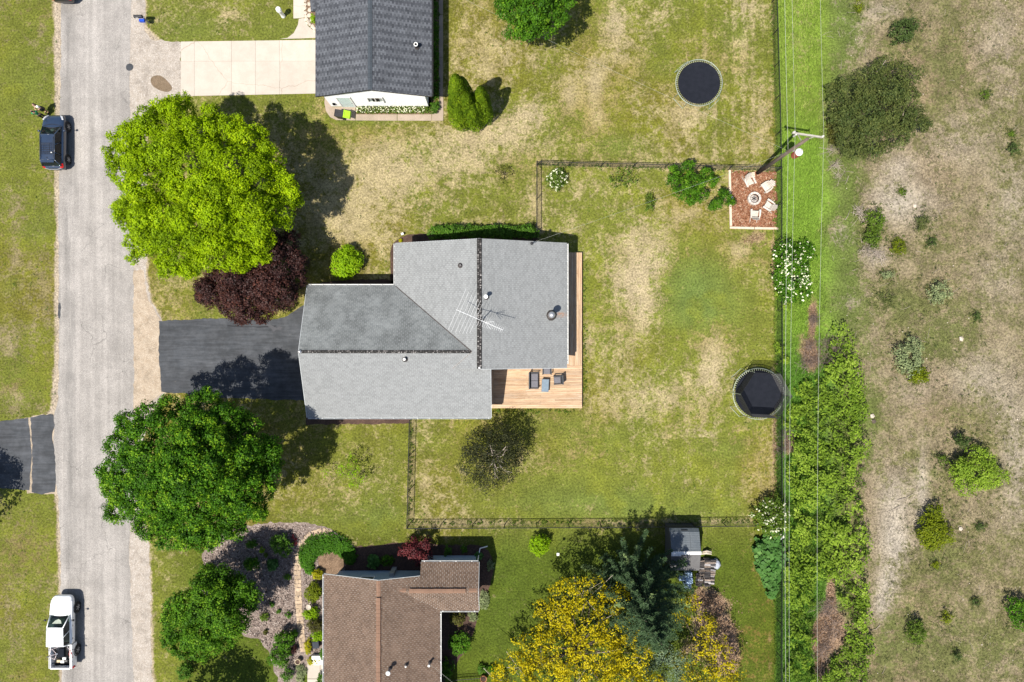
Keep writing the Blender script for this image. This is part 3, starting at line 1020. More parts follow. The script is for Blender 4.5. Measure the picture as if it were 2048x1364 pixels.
def vent_pipe(parent, x, y, z, h, r, cap_r, m_pipe, m_cap, flash=.17, capstyle='cap', lab=None):
    """A pipe through a roof: dark boot, pipe, cap (three pieces under one part)."""
    mb = MB()
    mb.lathe([(flash, -.12), (flash, .03), (flash * .8, .06), (r * 1.25, .12), (r * 1.15, .14)], (x, y, z), 16)
    b = mb.build('roof_vent', M_ventboot, parent, smooth_=False)
    MB().lathe([(r, -.02), (r, h), (r * .75, h), (r * .75, h - .1)], (x, y, z), 14).build('pipe', m_pipe, b, smooth_=False)
    if cap_r:
        if capstyle == 'cap':
            MB().lathe([(cap_r * .9, h - .02), (cap_r, h + .02), (cap_r, h + .06), (cap_r * .75, h + .1), (.02, h + .12)], (x, y, z), 18).build('cap', m_cap, b, smooth_=True)
        else:
            mb = MB(); mb.ring((x, y, z + h), cap_r * .8, .035, 18, 6); mb.build('cap', m_cap, b, smooth_=True)
    if lab: b['label'] = lab
    return b


M_ventboot = mat('lead_boot', (.045, .038, .036), (.035, .03, .03), 12, .7)

# ------------------------------------------------------------------ the grey house
house = empty('grey_house', (-6.0, .8, 0), label='grey shingled L shaped house with cedar deck and roof antenna', cat='house')
ZE = 3.0
XW, XR, XE = -8.85, -2.36, 4.16
YS, YN = -2.03, 7.42
ZR = 5.3; pm = (ZR - ZE) / 6.5
WX, WXE = -15.5, -1.55
WYN, WYR, WYS = 4.2, -.78, -5.79
ZWR = 5.1; pw = (ZWR - ZE) / 4.98
mW = Plane3((XW, 0), (1, 0), ZE, pm)
mE = Plane3((XE, 0), (-1, 0), ZE, pm)
wN = Plane3((0, WYN), (0, -1), ZE, pw)
wS = Plane3((0, WYS), (0, 1), ZE, pw)
xv = XW + (ZWR - ZE) / pm           # where the wing's ridge meets the main slope
zv = wS.z(0, YS); xs_ = XW + (zv - ZE) / pm
body = MB()
body.prism([(-8.45, 7.2), (-8.45, -1.8), (3.75, -1.8), (3.75, 7.2)], 0, ZE + .1, .5)
body.prism([(-15.2, 3.85), (-15.2, -5.45), (-1.95, -5.45), (-1.95, 3.85)], 0, ZE + .05, .5)
# gables
for y, s_ in ((7.19, 1), (-1.79, -1)):
    body.add([(-8.45, y, ZE), (3.75, y, ZE), (3.75, y, mE.z(3.75, 0) - .17), (XR, y, ZR - .17), (-8.45, y, mW.z(-8.45, 0) - .17)], [(0, 1, 2, 3, 4)], .5)
for x in (-15.19, -1.96):
    body.add([(x, -5.45, ZE), (x, 3.85, ZE), (x, 3.85, wN.z(0, 3.85) - .17), (x, WYR, ZWR - .17), (x, -5.45, wS.z(0, -5.45) - .17)], [(0, 1, 2, 3, 4)], .5)
body.build('wall', M_beige_siding, house)
roof = roof_part(house, 'roof', [
    (mW, [[(XW, YN), (XW, WYN), (xv, WYR), (XR, WYR), (XR, YN)], [(xs_, YS), (XR, YS), (XR, WYR), (xv, WYR)]]),
    (mE, [[(XR, YS), (XE, YS), (XE, YN), (XR, YN)]]),
    (wS, [[(WX, WYS), (WXE, WYS), (WXE, YS), (WX, YS)], [(WX, YS), (xs_, YS), (xv, WYR), (WX, WYR)]])], M_sh_grey, M_trim)
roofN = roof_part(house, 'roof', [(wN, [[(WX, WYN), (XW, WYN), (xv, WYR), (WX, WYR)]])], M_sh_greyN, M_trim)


def ridge_vent(p, q, w, drop):
    p = Vector(p); q = Vector(q); d = q - p; L = d.length; d.normalize(); s_ = Vector((-d.y, d.x, 0))
    mb = MB()
    base = [p, q]
    # the low plastic strip and its many cross louvres
    for sg in (-1, 1):
        a = p + s_ * (sg * w / 2 * .98); b = q + s_ * (sg * w / 2 * .98)
        mb.bar(a + Vector((0, 0, .02 - drop * w / 2)), b + Vector((0, 0, .02 - drop * w / 2)), .03, .09, .1)
    mb.add([p + s_ * (w / 2) + Vector((0, 0, .03 - drop * w / 2)), p + Vector((0, 0, .04)), p - s_ * (w / 2) + Vector((0, 0, .03 - drop * w / 2)),
            q + s_ * (w / 2) + Vector((0, 0, .03 - drop * w / 2)), q + Vector((0, 0, .04)), q - s_ * (w / 2) + Vector((0, 0, .03 - drop * w / 2))],
           [(0, 3, 4, 1), (1, 4, 5, 2)][::1], .0)
    t = .05
    while t < L - .05:
        for sg in (-1, 1):
            c = p + d * (t + random.uniform(-.03, .03)) + s_ * (sg * w * .26 + random.uniform(-.02, .02)) + Vector((0, 0, .055 - drop * w * .25))
            l = w * random.uniform(.2, .42)
            mb.bar(c - s_ * l / 2, c + s_ * l / 2, random.uniform(.04, .08), .03, 1.6 + random.random() * 2.4 if random.random() < .4 else random.random())
        t += .115
    return mb.build('ridge_vent', M_ventdark, roof)


ridge_vent((XR, YS + .02, ZR), (XR, YN - .02, ZR), .33, pm)
ridge_vent((WX + .05, WYR, ZWR), (xv - .05, WYR, ZWR), .2, pw)
mb = MB(); mb.lathe([(.09, 0), (.12, .03), (.06, .1)], (XR, YS + .08, ZR - .02), 12); mb.build('ridge_end_cap', M_steel, roof)
mb = MB(); mb.lathe([(.12, 0), (.14, .06), (.05, .14)], (WX + .1, WYR, ZWR), 12); mb.build('ridge_end_cap', M_steel, roof)
# valley flashing: dark metal lines where the slopes meet
mb = MB()
mb.bar((XW + .05, WYN - .05, ZE + .035), (xv, WYR, ZWR + .03), .07, .02)
mb.bar((xs_, YS, zv + .03), (xv, WYR, ZWR + .03), .03, .015)
mb.build('valley_flashing', M_darksteel, roof)
gutter(house, (WX + .05, WYN, ZE), (XW - .14, WYN, ZE), (0, 1, 0), hang=.9)
gutter(house, (XW, YN - .05, ZE), (XW, WYN + .02, ZE), (-1, 0, 0), hang=.45)
gutter(house, (XE, YS + .3, ZE), (XE, YN - .05, ZE), (1, 0, 0), hang=.42)
gutter(house, (WX + .05, WYS, ZE), (WXE - .05, WYS, ZE), (0, -1, 0), M_trim, hang=.9)
for (a, b) in (((WX, WYR, ZWR), (WX, WYN, ZE)), ((WX, WYR, ZWR), (WX, WYS, ZE)), ((XR, YN, ZR), (XW, YN, ZE)), ((XR, YN, ZR), (XE, YN, ZE)), ((XR, YS, ZR), (XE, YS, ZE)), ((WXE, WYS, ZE), (WXE, YS, zv))):
    a = Vector(a) + Vector((0, 0, -.02)); b = Vector(b) + Vector((0, 0, -.02))
    o = Vector((-1, 0, 0)) if a.x == WX else Vector((1, 0, 0)) if a.x == WXE else Vector((0, 1, 0)) if a.y == YN else Vector((0, -1, 0))
    MB().bar(a + o * .016, b + o * .016, .03, .05).build('rake_trim', M_trim, roof)
for (y, s_) in ((2.4, 1), (5.4, 1)):
    window(house, (3.76, y, 1.6), 1.5, 1.2, (1, 0, 0))
window(house, (-3.9, -5.46, 1.7), 1.4, 1.1, (0, -1, 0)); window(house, (-9, -5.46, 1.7), 1.4, 1.1, (0, -1, 0))
window(house, (-8.46, 5.6, 1.7), 1.2, 1.2, (-1, 0, 0))
g = MB()
for k in range(4):
    g.box((-15.215, -1.1, .32 + .56 * k), (.05, 4.9, .53))
gd = g.build('garage_door', M_white, house)
MB().box((-15.25, -1.1, .95), (.04, .3, .05)).build('handle', M_black, gd)
g = MB(); g.box((3.775, .3, 1.5), (.05, 1.8, 2.05)); pd = g.build('patio_door', M_white, house)
MB().add([(3.81, -.5, .55), (3.81, 1.1, .55), (3.81, 1.1, 2.45), (3.81, -.5, 2.45)], [(0, 1, 2, 3)], .5).build('pane', M_glass, pd)
# roof fittings
vent_pipe(roof, GX(921, 4.8), GY(531, 4.8), mW.z(GX(921, 4.8), 0), .22, .05, 0, M_steel, M_white, .2)
vent_pipe(roof, GX(972.5, 5.2), GY(594, 5.2), mE.z(GX(972.5, 5.2), 0), .62, .1, .155, M_steel, M_white, .2)
vent_pipe(roof, GX(810.5, 4.8), GY(718, 4.8), wS.z(0, GY(718, 4.8)), .3, .09, .11, M_steel, M_white, .22)
cx, cy = GX(1103, 4.2), GY(630, 4.2); cz = mE.z(cx, cy)
mb = MB(); mb.lathe([(.42, -.2), (.41, .05), (.36, .12), (.3, .2), (.25, .24)], (cx, cy, cz), 10)
ch = mb.build('chimney_pipe', M_darksteel, roof, smooth_=False)
MB().lathe([(.17, .2), (.17, 1.25)], (cx, cy, cz), 16).build('flue', M_steel, ch, smooth_=True)
MB().lathe([(.19, 1.2), (.25, 1.24), (.25, 1.34), (.2, 1.42), (.06, 1.5), (.01, 1.51)], (cx, cy, cz), 20).build('cap', M_steel, ch, smooth_=True)
# service mast with its weather head
sm = Vector((GX(1063, 3.9), YN - .28, 0)); sm.z = mE.z(sm.x, 0)
MB().tube([sm - Vector((0, 0, .5)), sm + Vector((0, 0, .75))], .045, 10).build('service_mast', M_steel, house)
MB().lathe([(.1, .7), (.12, .78), (.1, .9), (.03, .94)], sm, 12).build('weather_head', M_black, house)
MAST = sm + Vector((0, .05, .72))

# television antenna on its mast at the ridge
ant = empty('roof_antenna', (GX(960, 7.0), GY(640, 7.0), ZR), label='silver television antenna on a mast over the grey roof ridge', cat='antenna')
az = 7.0
A0 = G(912, 619, az); A1 = G(1006, 660, az)
bd = (A1 - A0).normalized(); nd = Vector((-bd.y, bd.x, 0))
M_alu = mat('bare_aluminium', (.75, .75, .74), (.6, .6, .6), 5, .4, .35)
am = Vector((ant.location.x, ant.location.y, 0))
MB().tube([(am.x, am.y, ZR - .05), (am.x, am.y, az + .25)], .03, 8).build('mast', M_darksteel, ant)
mb = MB()
for k in range(3):
    a = 2.1 * k + .4
    x2, y2 = am.x + .38 * math.cos(a), am.y + .38 * math.sin(a)
    mb.tube([(x2, y2, ZR - pm * abs(x2 - XR)), (am.x, am.y, ZR + .75)], .018, 6)
mb.build('tripod', M_darksteel, ant)
mb = MB(); mb.tube([A0, A1], .02, 6)
bo = mb.build('boom', M_alu, ant)
L = (A1 - A0).length
els = [(.02, 1.55), (.09, 1.5), (.17, 1.45), (.24, 1.4), (.31, 1.32), (.37, 1.25), (.43, 1.1), (.5, .5), (.55, .42), (.6, .4), (.64, .38), (.68, .36), (.71, .34), (.74, .3), (.77, .28), (.8, .26), (.84, .24), (.88, .22), (.92, .2), (.96, .2), (.995, .2)]
for t, hl in els:
    p = A0 + bd * (L * t)
    th = .008 if hl > 1 else .007
    off = random.uniform(-.05, .05) if hl > 1 else 0
    MB().tube([p - nd * (hl + off) + Vector((0, 0, .02)), p + nd * (hl - off) + Vector((0, 0, .02))], th, 5).build('element', M_alu, ant)
mb = MB()
for sg in (-1, 1):
    p = A0 + bd * (L * .62)
    mb.tube([p, p + bd * .55 + nd * sg * .28 + Vector((0, 0, .22))], .012, 5)
    mb.tube([p, p + bd * .55 + nd * sg * .28 - Vector((0, 0, .2))], .012, 5)
mb.build('corner_reflector', M_alu, ant)

# ------------------------------------------------------------------ the deck
deck = empty('cedar_deck', (2.0, -3.6, 0), label='raised cedar plank deck along the grey house', cat='deck')
DZ = .45
DX0, DX1 = -1.85, GX(1164, DZ)
DY0, DY1 = GY(816.5, DZ), GY(505, DZ)
yk = YS + .08


def plank(x0, x1, y0, y1, m):
    c = ((x0 + x1) / 2, (y0 + y1) / 2)
    mb = MB(); mb.box((0, 0, 0), (x1 - x0, y1 - y0, .035), var=.5)
    o = mb.build('plank', m, deck, world=False)
    o.location = Vector((c[0], c[1], DZ - .0175 + random.uniform(-.002, .002))) - deck.location


n = 23; w = (yk - DY0) / n
for k in range(n):
    y0 = DY0 + k * w
    cut = random.choice([1.1, 2.3, 3.4]) + random.uniform(-.1, .1)
    plank(-1.46, cut - .004, y0 + .005, y0 + w - .005, M_plank_x)
    plank(cut + .004, DX1, y0 + .005, y0 + w - .005, M_plank_x)
plank(-1.62, -1.47, DY0, yk, M_plank_y)
plank(DX0, -1.63, DY0, yk, M_plank_y)
nx_ = 13; wx = (DX1 - 3.78) / nx_
for k in range(nx_):
    x0 = 3.78 + k * wx
    cut = random.choice([1.2, 2.8, 4.4]) + random.uniform(-.2, .2)
    plank(x0 + .005, x0 + wx - .005, yk + .006, cut - .004, M_plank_y)
    plank(x0 + .005, x0 + wx - .005, cut + .004, DY1, M_plank_y)
mb = MB()
mb.box(((DX0 + DX1) / 2, DY0 + .02, .22), (DX1 - DX0, .04, .36)); mb.box((DX1 - .02, (DY0 + DY1) / 2, .22), (.04, DY1 - DY0 - .1, .36)); mb.box(((3.8 + DX1) / 2, DY1 - .02, .22), (DX1 - 3.85, .04, .36))
mb.build('fascia', M_wood_new, deck)
mb = MB()
for x in np.arange(DX0 + .3, DX1, 1.2):
    mb.box((x, (DY0 + yk) / 2, .33), (.05, yk - DY0 - .15, .15))
mb.build('joists', M_wood_new, deck)

# ------------------------------------------------------------------ the white house with the charcoal roof
wh = empty('white_house', (-10.5, 23, 0), label='white sided house with charcoal roof beside the concrete driveway', cat='house')
dze = 2.8; dzr = 4.2
dW, dR, dE = -14.92, -10.5, -6.1
dS, dN = 18.56, 33.0
dp = (dzr - dze) / 4.42
pW = Plane3((dW, 0), (1, 0), dze, dp); pE = Plane3((dE, 0), (-1, 0), dze, dp)
wy = GY(213, 0)
cs = 25.06
pS = Plane3((0, cs), (0, 1), dze, dp)
body = MB()
body.prism([(-14.42, wy), (-6.68, wy), (-6.68, 32.6), (-14.42, 32.6)], 0, dze + .1, .5)
body.prism([(-15.0, 25.4), (-14.4, 25.4), (-14.4, 32.5), (-15.0, 32.5)], 0, dze, .5)
body.add([(-14.42, wy + .003, dze), (-6.68, wy + .003, dze), (-6.68, wy + .003, pE.z(-6.68, 0) - .16), (dR, wy + .003, dzr - .16), (-14.42, wy + .003, pW.z(-14.42, 0) - .16)], [(0, 1, 2, 3, 4)], .5)
body.build('wall', M_white_siding, wh)
siding(wh, (-14.42, wy), (-6.68, wy), .25, lambda s_: 2.75 + dp * (3.92 - abs(s_ - 3.9)) * .98 - .1, (0, -1, 0), M_white_siding, .2)
siding(wh, (-6.68, wy), (-6.68, 32.5), .25, lambda s_: 2.7, (1, 0, 0), M_white_siding, .2)
dr = roof_part(wh, 'roof', [
    (pW, [[(dW, dS), (dR, dS), (dR, dN), (dR - .92, 28.56 + .92), (dW, cs)]]),
    (pE, [[(dR, dS), (dE, dS), (dE, dN), (dR, dN)]]),
    (pS, [[(-15.27, cs), (dW, cs), (dW + 3.5, cs + 3.5), (-15.27, cs + 3.5)]])], M_sh_dark, M_black, True, .17)
ridge_caps(dr, (dR, dS + .02, dzr), (dR, 30, dzr), .16, dp, .3, M_cap_dark, .03)
gutter(wh, (dE, dS + .05, dze), (dE, 32.8, dze), (1, 0, 0), M_black, .9)
window(wh, (GX(750.5, 1.8), wy - .02, 1.75), 1.15, 1.0, (0, -1, 0))
mb = MB(); mb.box((-13.02, wy - .03, 1.08), (.95, .06, 2.1)); d1 = mb.build('door', mat('pale_door', (.55, .64, .62), (.5, .6, .58), 2, .5), wh)
mb = MB()
for k in (-1, 1): mb.box((-13.02 + k * .52, wy - .045, 1.1), (.09, .07, 2.2))
mb.box((-13.02, wy - .045, 2.2), (1.13, .07, .09)); mb.build('frame', M_white, d1)
MB().lathe([(.03, 0), (.045, .03), (.03, .06)], (-12.65, wy - .13, 1.0), 8).build('handle', M_steel, d1)
vent_pipe(dr, GX(833, 3.3), GY(93, 3.3), pE.z(GX(833, 3.3), 0), .55, .12, .16, M_black, M_white, .2, 'ring')
mb = MB()
for k in range(3):
    mb.box((-14.05, wy - .07, .75 + .0 * k), (.18, .1, .3))
mb.build('meter_box', M_steel, wh)

# ------------------------------------------------------------------ the brown house
bh = empty('brown_house', (-9.9, -24, 0), label='blue grey sided house with brown shingled cross gable roof', cat='house')
bze = 2.9; bzr = 4.32
bW, bR, bE = GX(648, bze), -9.85, GX(880, bze)
bN, bS = GY(1148, bze), -34.0
bp = (bzr - bze) / (bE - bR)
qW = Plane3((bW, 0), (1, 0), bze, bp); qE = Plane3((bE, 0), (-1, 0), bze, bp)
gN, gS, gE = GY(1124, bze), GY(1221, bze), GX(958, bze)
gR = (gN + gS) / 2
gz = 3.84; gp = (gz - bze) / (gN - gR)
rN = Plane3((0, gN), (0, -1), bze, gp); rS = Plane3((0, gS), (0, 1), bze, gp)
xr = bE - (gz - bze) / bp
z_at = rN.z(0, bN); xn = bE - (z_at - bze) / bp
body = MB()
body.prism([(-13.76, -18.36), (-5.95, -18.36), (-5.95, -33.6), (-13.76, -33.6)], 0, bze + .05, .5)
body.prism([(-6.7, -17.15), (-2.85, -17.15), (-2.85, -20.05), (-6.7, -20.05)], 0, bze, .5)
body.add([(-13.76, -18.357, bze), (-5.95, -18.357, bze), (-5.95, -18.357, qE.z(-5.95, 0) - .16), (bR, -18.357, bzr - .16), (-13.76, -18.357, qW.z(-13.76, 0) - .16)], [(0, 1, 2, 3, 4)], .5)
body.add([(-2.853, -17.15, bze), (-2.853, -20.05, bze), (-2.853, -20.05, rS.z(0, -20.05) - .16), (-2.853, gR, gz - .16), (-2.853, -17.15, rN.z(0, -17.15) - .16)], [(0, 1, 2, 3, 4)], .5)
body.build('wall', M_blue_siding, bh)
siding(bh, (-13.76, -18.36), (-6.72, -18.36), .2, lambda s_: 2.85 + bp * (3.9 - abs(s_ - 3.91)), (0, 1, 0), M_blue_siding, .2)
siding(bh, (-6.7, -17.15), (-2.85, -17.15), .2, lambda s_: 2.8, (0, 1, 0), M_blue_siding, .2)
br_ = roof_part(bh, 'roof', [
    (qW, [[(bW, bN), (bR, bN), (bR, bS), (bW, bS)]]),
    (qE, [[(bR, bN), (xn, bN), (xr, gR), (bR, gR)], [(bR, gR), (xr, gR), (bE, gS), (bE, bS), (bR, bS)]]),
    (rN, [[(xn, gN), (gE, gN), (gE, gR), (xr, gR), (xn, bN)]]),
    (rS, [[(xr, gR), (gE, gR), (gE, gS), (bE, gS)]])], M_sh_brown, M_white)
ridge_caps(br_, (bR, bN - .02, bzr), (bR, bN - 1.25, bzr), .15, bp, .29, M_cap_brown, .02)
ridge_caps(br_, (bR, bN - 1.25, bzr), (bR, -29, bzr), .16, bp * .4, .29, M_cap_brown, .09)
ridge_caps(br_, (xr - .1, gR, gz), (xr + .75, gR, gz), .15, gp, .29, M_cap_brown, .02)
ridge_caps(br_, (xr + .72, gR, gz), (gE - .72, gR, gz), .16, gp * .4, .3, M_cap_brown, .1)
ridge_caps(br_, (gE - .72, gR, gz), (gE, gR, gz), .15, gp, .3, M_cap_brown, .02)
gutter(bh, (bW, bN - .05, bze), (bW, -33, bze), (-1, 0, 0), hang=1.2)
gutter(bh, (bE, gS - .1, bze), (bE, -33, bze), (1, 0, 0), hang=1.2)
gutter(bh, (xn + .05, gN, bze), (gE - .05, gN, bze), (0, 1, 0), hang=1.2)
gutter(bh, (bE + .02, gS, bze), (gE - .02, gS, bze), (0, -1, 0), hang=1.2)
for a, b in (((bR, bN, bzr), (bW, bN, bze)), ((bR, bN, bzr), (xn, bN, z_at))):
    MB().bar(Vector(a) + Vector((0, .016, -.03)), Vector(b) + Vector((0, .016, -.03)), .03, .06).build('rake_trim', M_trim, br_)
for a, b in (((gE, gR, gz), (gE, gN, bze)), ((gE, gR, gz), (gE, gS, bze))):
    MB().bar(Vector(a) + Vector((.016, 0, -.03)), Vector(b) + Vector((.016, 0, -.03)), .03, .06).build('rake_trim', M_trim, br_)
mb = MB()
mb.tube([(gE - .15, gN + .03, bze - .1), (gE - .15, gN - .3, bze - .45), (gE - .15, gN - .3, .25), (gE - .05, gN + .2, .12), (gE + .55, gN + .35, .08)], .045, 8)
mb.build('downpipe', M_white, bh)
window(bh, (GX(735, 1.9), -18.33, 2.15), 1.05, .9, (0, 1, 0), two=False)
window(bh, (GX(793, 2.1), -18.33, 2.4), 1.0, .5, (0, 1, 0), two=False)
mb = MB(); mb.box((GX(786, .8), -18.2, .75), (.36, .28, 1.5)); mb.build('meter_box', mat('grey_box', (.3, .31, .3), (.25, .25, .25), 3, .6), bh)
mb = MB(); mb.box((GX(636, .4), GY(1321, .4), .2), (1.0, .7, .4)); mb.build('front_step', M_white, bh)
for px_, py_, h_, r_, cr in ((776, 1347, .75, .09, .17), (811, 1334, .4, .06, .0), (858, 1331, .55, .07, .1)):
    zz = qE.z(GX(px_, 3.8), 0)
    x_, y_ = GX(px_, zz + h_), GY(py_, zz + h_)
    vent_pipe(br_, x_, y_, qE.z(x_, 0), h_, r_, cr, M_steel, M_white, .16)
BHM = Vector((GX(858, 3.9), GY(1331, 3.9), qE.z(GX(858, 3.9), 0) + .5))

# ------------------------------------------------------------------ plants
M_bark = mat('bark', (.1, .078, .06), (.06, .046, .036), 4, .95, stretch=(1, 1, .3), bump=.5)
M_barkpale = mat('pale_dead_wood', (.33, .28, .23), (.22, .18, .15), 5, .9)
M_twig = mat('dead_twigs', (.16, .12, .1), (.1, .075, .065), 6, .95, var=.4)
L_maple = leafmat('lime_maple_leaf', (.085, .15, .002), (.245, .365, .003), .38, tip=(.34, .44, .005))
L_dark = leafmat('dark_maple_leaf', (.011, .042, .003), (.055, .148, .006), .3, tip=(.17, .29, .012))
L_mid = leafmat('green_tree_leaf', (.016, .052, .004), (.06, .15, .007), .3, tip=(.14, .25, .014))
L_purple = leafmat('purple_leaf', (.014, .006, .006), (.046, .017, .014), .14, tip=(.09, .032, .02), spec=.2)
L_plum = leafmat('plum_leaf', (.026, .005, .007), (.09, .014, .017), .16, tip=(.13, .035, .03), spec=.2)
L_thuja = leafmat('arborvitae_spray', (.022, .055, .003), (.105, .17, .005), .22, tip=(.19, .25, .01))
L_lime = leafmat('lime_shrub_leaf', (.09, .19, .004), (.22, .36, .006), .36, tip=(.23, .33, .01))
L_yellow = leafmat('yellow_leaf', (.2, .18, .006), (.44, .36, .006), .34, tip=(.56, .5, .015))
L_gold = leafmat('gold_shrub_leaf', (.17, .19, .006), (.34, .32, .008), .33)
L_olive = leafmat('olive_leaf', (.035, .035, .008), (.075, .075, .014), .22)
L_spruce = leafmat('spruce_needle', (.01, .028, .011), (.038, .068, .028), .1, tip=(.14, .19, .07))
L_sprucelit = leafmat('sunlit_spruce_needle', (.06, .1, .06), (.13, .18, .105), .1, tip=(.2, .25, .14))  # spruce needles with the sunlight mixed into their colour
L_sparse = leafmat('dark_sparse_leaf', (.012, .014, .006), (.034, .038, .014), .15)
L_field = leafmat('field_pine_needle', (.03, .05, .013), (.082, .1, .026), .14, tip=(.12, .125, .035))
L_fieldgreen = leafmat('field_shrub_leaf', (.035, .065, .009), (.085, .14, .014), .26, tip=(.14, .2, .022))
L_fielddark = leafmat('field_dark_leaf', (.018, .036, .009), (.058, .088, .022), .2)
L_pale = leafmat('pale_shrub_leaf', (.1, .13, .06), (.2, .24, .11), .22, tip=(.32, .34, .17))
L_acid = leafmat('acid_shrub_leaf', (.06, .09, .004), (.14, .175, .007), .28, tip=(.2, .22, .01))
L_thicket = leafmat('thicket_leaf', (.08, .145, .012), (.215, .315, .03), .38, tip=(.3, .39, .06))
L_big = leafmat('broad_leaf', (.02, .068, .012), (.062, .145, .03), .24, tip=(.12, .22, .06))
L_hedge = leafmat('hedge_leaf', (.018, .058, .006), (.064, .145, .012), .26, tip=(.12, .22, .025))
L_ground = leafmat('ring_cover_leaf', (.014, .06, .004), (.05, .14, .007), .24, tip=(.08, .19, .01))
L_flower = leafmat('white_blossom', (.5, .5, .33), (.72, .72, .55), .2)
L_red = leafmat('red_flower', (.06, .008, .01), (.16, .014, .02), .2)
L_litter = leafmat('dead_leaf', (.12, .07, .04), (.24, .155, .1), .1, tip=(.34, .24, .17))


def unit(v):
    return v / np.maximum(np.linalg.norm(v, axis=-1, keepdims=True), 1e-9)


def leaves(P, N, size, var, aspect=.7, fold=.12):
    """Quads (bent diamonds) at P facing N: vertex and index arrays."""
    n = len(P)
    t = unit(np.cross(N, rng.normal(size=(n, 3)))); b = np.cross(N, t)
    s = np.asarray(size).reshape(-1, 1) * np.ones((n, 1))
    V = np.stack([P - t * s * .5, P + b * s * aspect * .5 + N * s * fold, P + t * s * .5, P - b * s * aspect * .5 + N * s * fold], 1)
    return V.reshape(-1, 3), np.arange(n * 4), np.asarray(var)


def leaf_obj(name, P, N, size, var, m, parent=None, origin=None, aspect=.7, fold=.12):
    V, I, v = leaves(P, N, size, var, aspect, fold)
    off = np.array(wloc(parent) if parent is not None else (origin if origin is not None else (0, 0, 0)))
    me = np_mesh(name, V - off, 4, I, m, v)
    return link(name, me, parent, origin)


def dome_dirs(n, zmin=-.35):
    d = unit(rng.normal(size=(int(n * 3) + 8, 3)))
    return d[d[:, 2] > zmin][:n]


def lobe_leaves(c, r, n_cl, n_lf, cr, zmin=-.35, shell=.72, size=.2, up=.35, zfloor=.05, flat=1.0, lump=1.0, tone=0.0):
    """Clusters over a lobe's surface, leaves in each cluster."""
    d = dome_dirs(n_cl, zmin)
    n_cl = len(d)
    rad = shell + (1.02 - shell) * rng.random(n_cl) ** .6
    rr = np.asarray(r, float) * np.ones(3)
    cc = np.asarray(c) + d * rr * rad[:, None]
    cv = rng.random(n_cl)
    n = n_cl * n_lf
    k = np.repeat(np.arange(n_cl), n_lf)
    q = unit(rng.normal(size=(n, 3))) * (rng.random(n) ** .5)[:, None] * cr
    q[:, 2] *= .8
    P = cc[k] + q
    N = unit(d[k] * .55 + q / cr * .5 + np.array([0, 0, up]) + rng.normal(size=(n, 3)) * .38)
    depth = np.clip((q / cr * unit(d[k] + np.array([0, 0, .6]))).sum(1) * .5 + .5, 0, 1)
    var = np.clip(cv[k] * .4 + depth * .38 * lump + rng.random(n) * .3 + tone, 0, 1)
    keep = P[:, 2] > zfloor
    return P[keep], N[keep], (size * (.7 + .6 * rng.random(n)))[keep], var[keep]


def cat4(L):
    return [np.concatenate([q[i] for q in L]) for i in range(4)]


def limbs(mb, base, tips, r0, hub, spread=.5, n=6):
    """Trunk up to the hub, then bent limbs to the tips."""
    base = Vector(base); hub = Vector(hub)
    j = Vector((random.uniform(-.1, .1), random.uniform(-.1, .1), 0)) * r0 * 3
    mb.tube([base - Vector((0, 0, .1)), base + Vector((0, 0, .25)), (base + hub) / 2 + j, hub], [r0 * 1.35, r0, r0 * .85, r0 * .7], 8)
    for t in tips:
        t = Vector(t)
        m = hub.lerp(t, .5) + Vector((random.uniform(-1, 1), random.uniform(-1, 1), random.uniform(.0, .8))) * spread * .5
        mb.tube([hub - Vector((0, 0, random.uniform(0, .3))), m, t], [r0 * .42, r0 * .25, r0 * .07], n, cap=False)


def sublobes(c, r, fl, others, n0=9):
    out = []
    n = max(6, int(n0 * (r / 1.4) ** .7))
    for d in dome_dirs(n * 2, -.45)[:n * 2]:
        p = np.array(c) + d * np.array([r, r, r * fl]) * .74
        if any(np.linalg.norm((p - o[0]) / np.array([o[1], o[1], o[1] * o[2]])) < .5 for o in others): continue
        out.append((p + np.array([0, 0, random.uniform(-.15, .3)]) * r, r * random.uniform(.24, .42)))
        if len(out) >= n: break
    return out


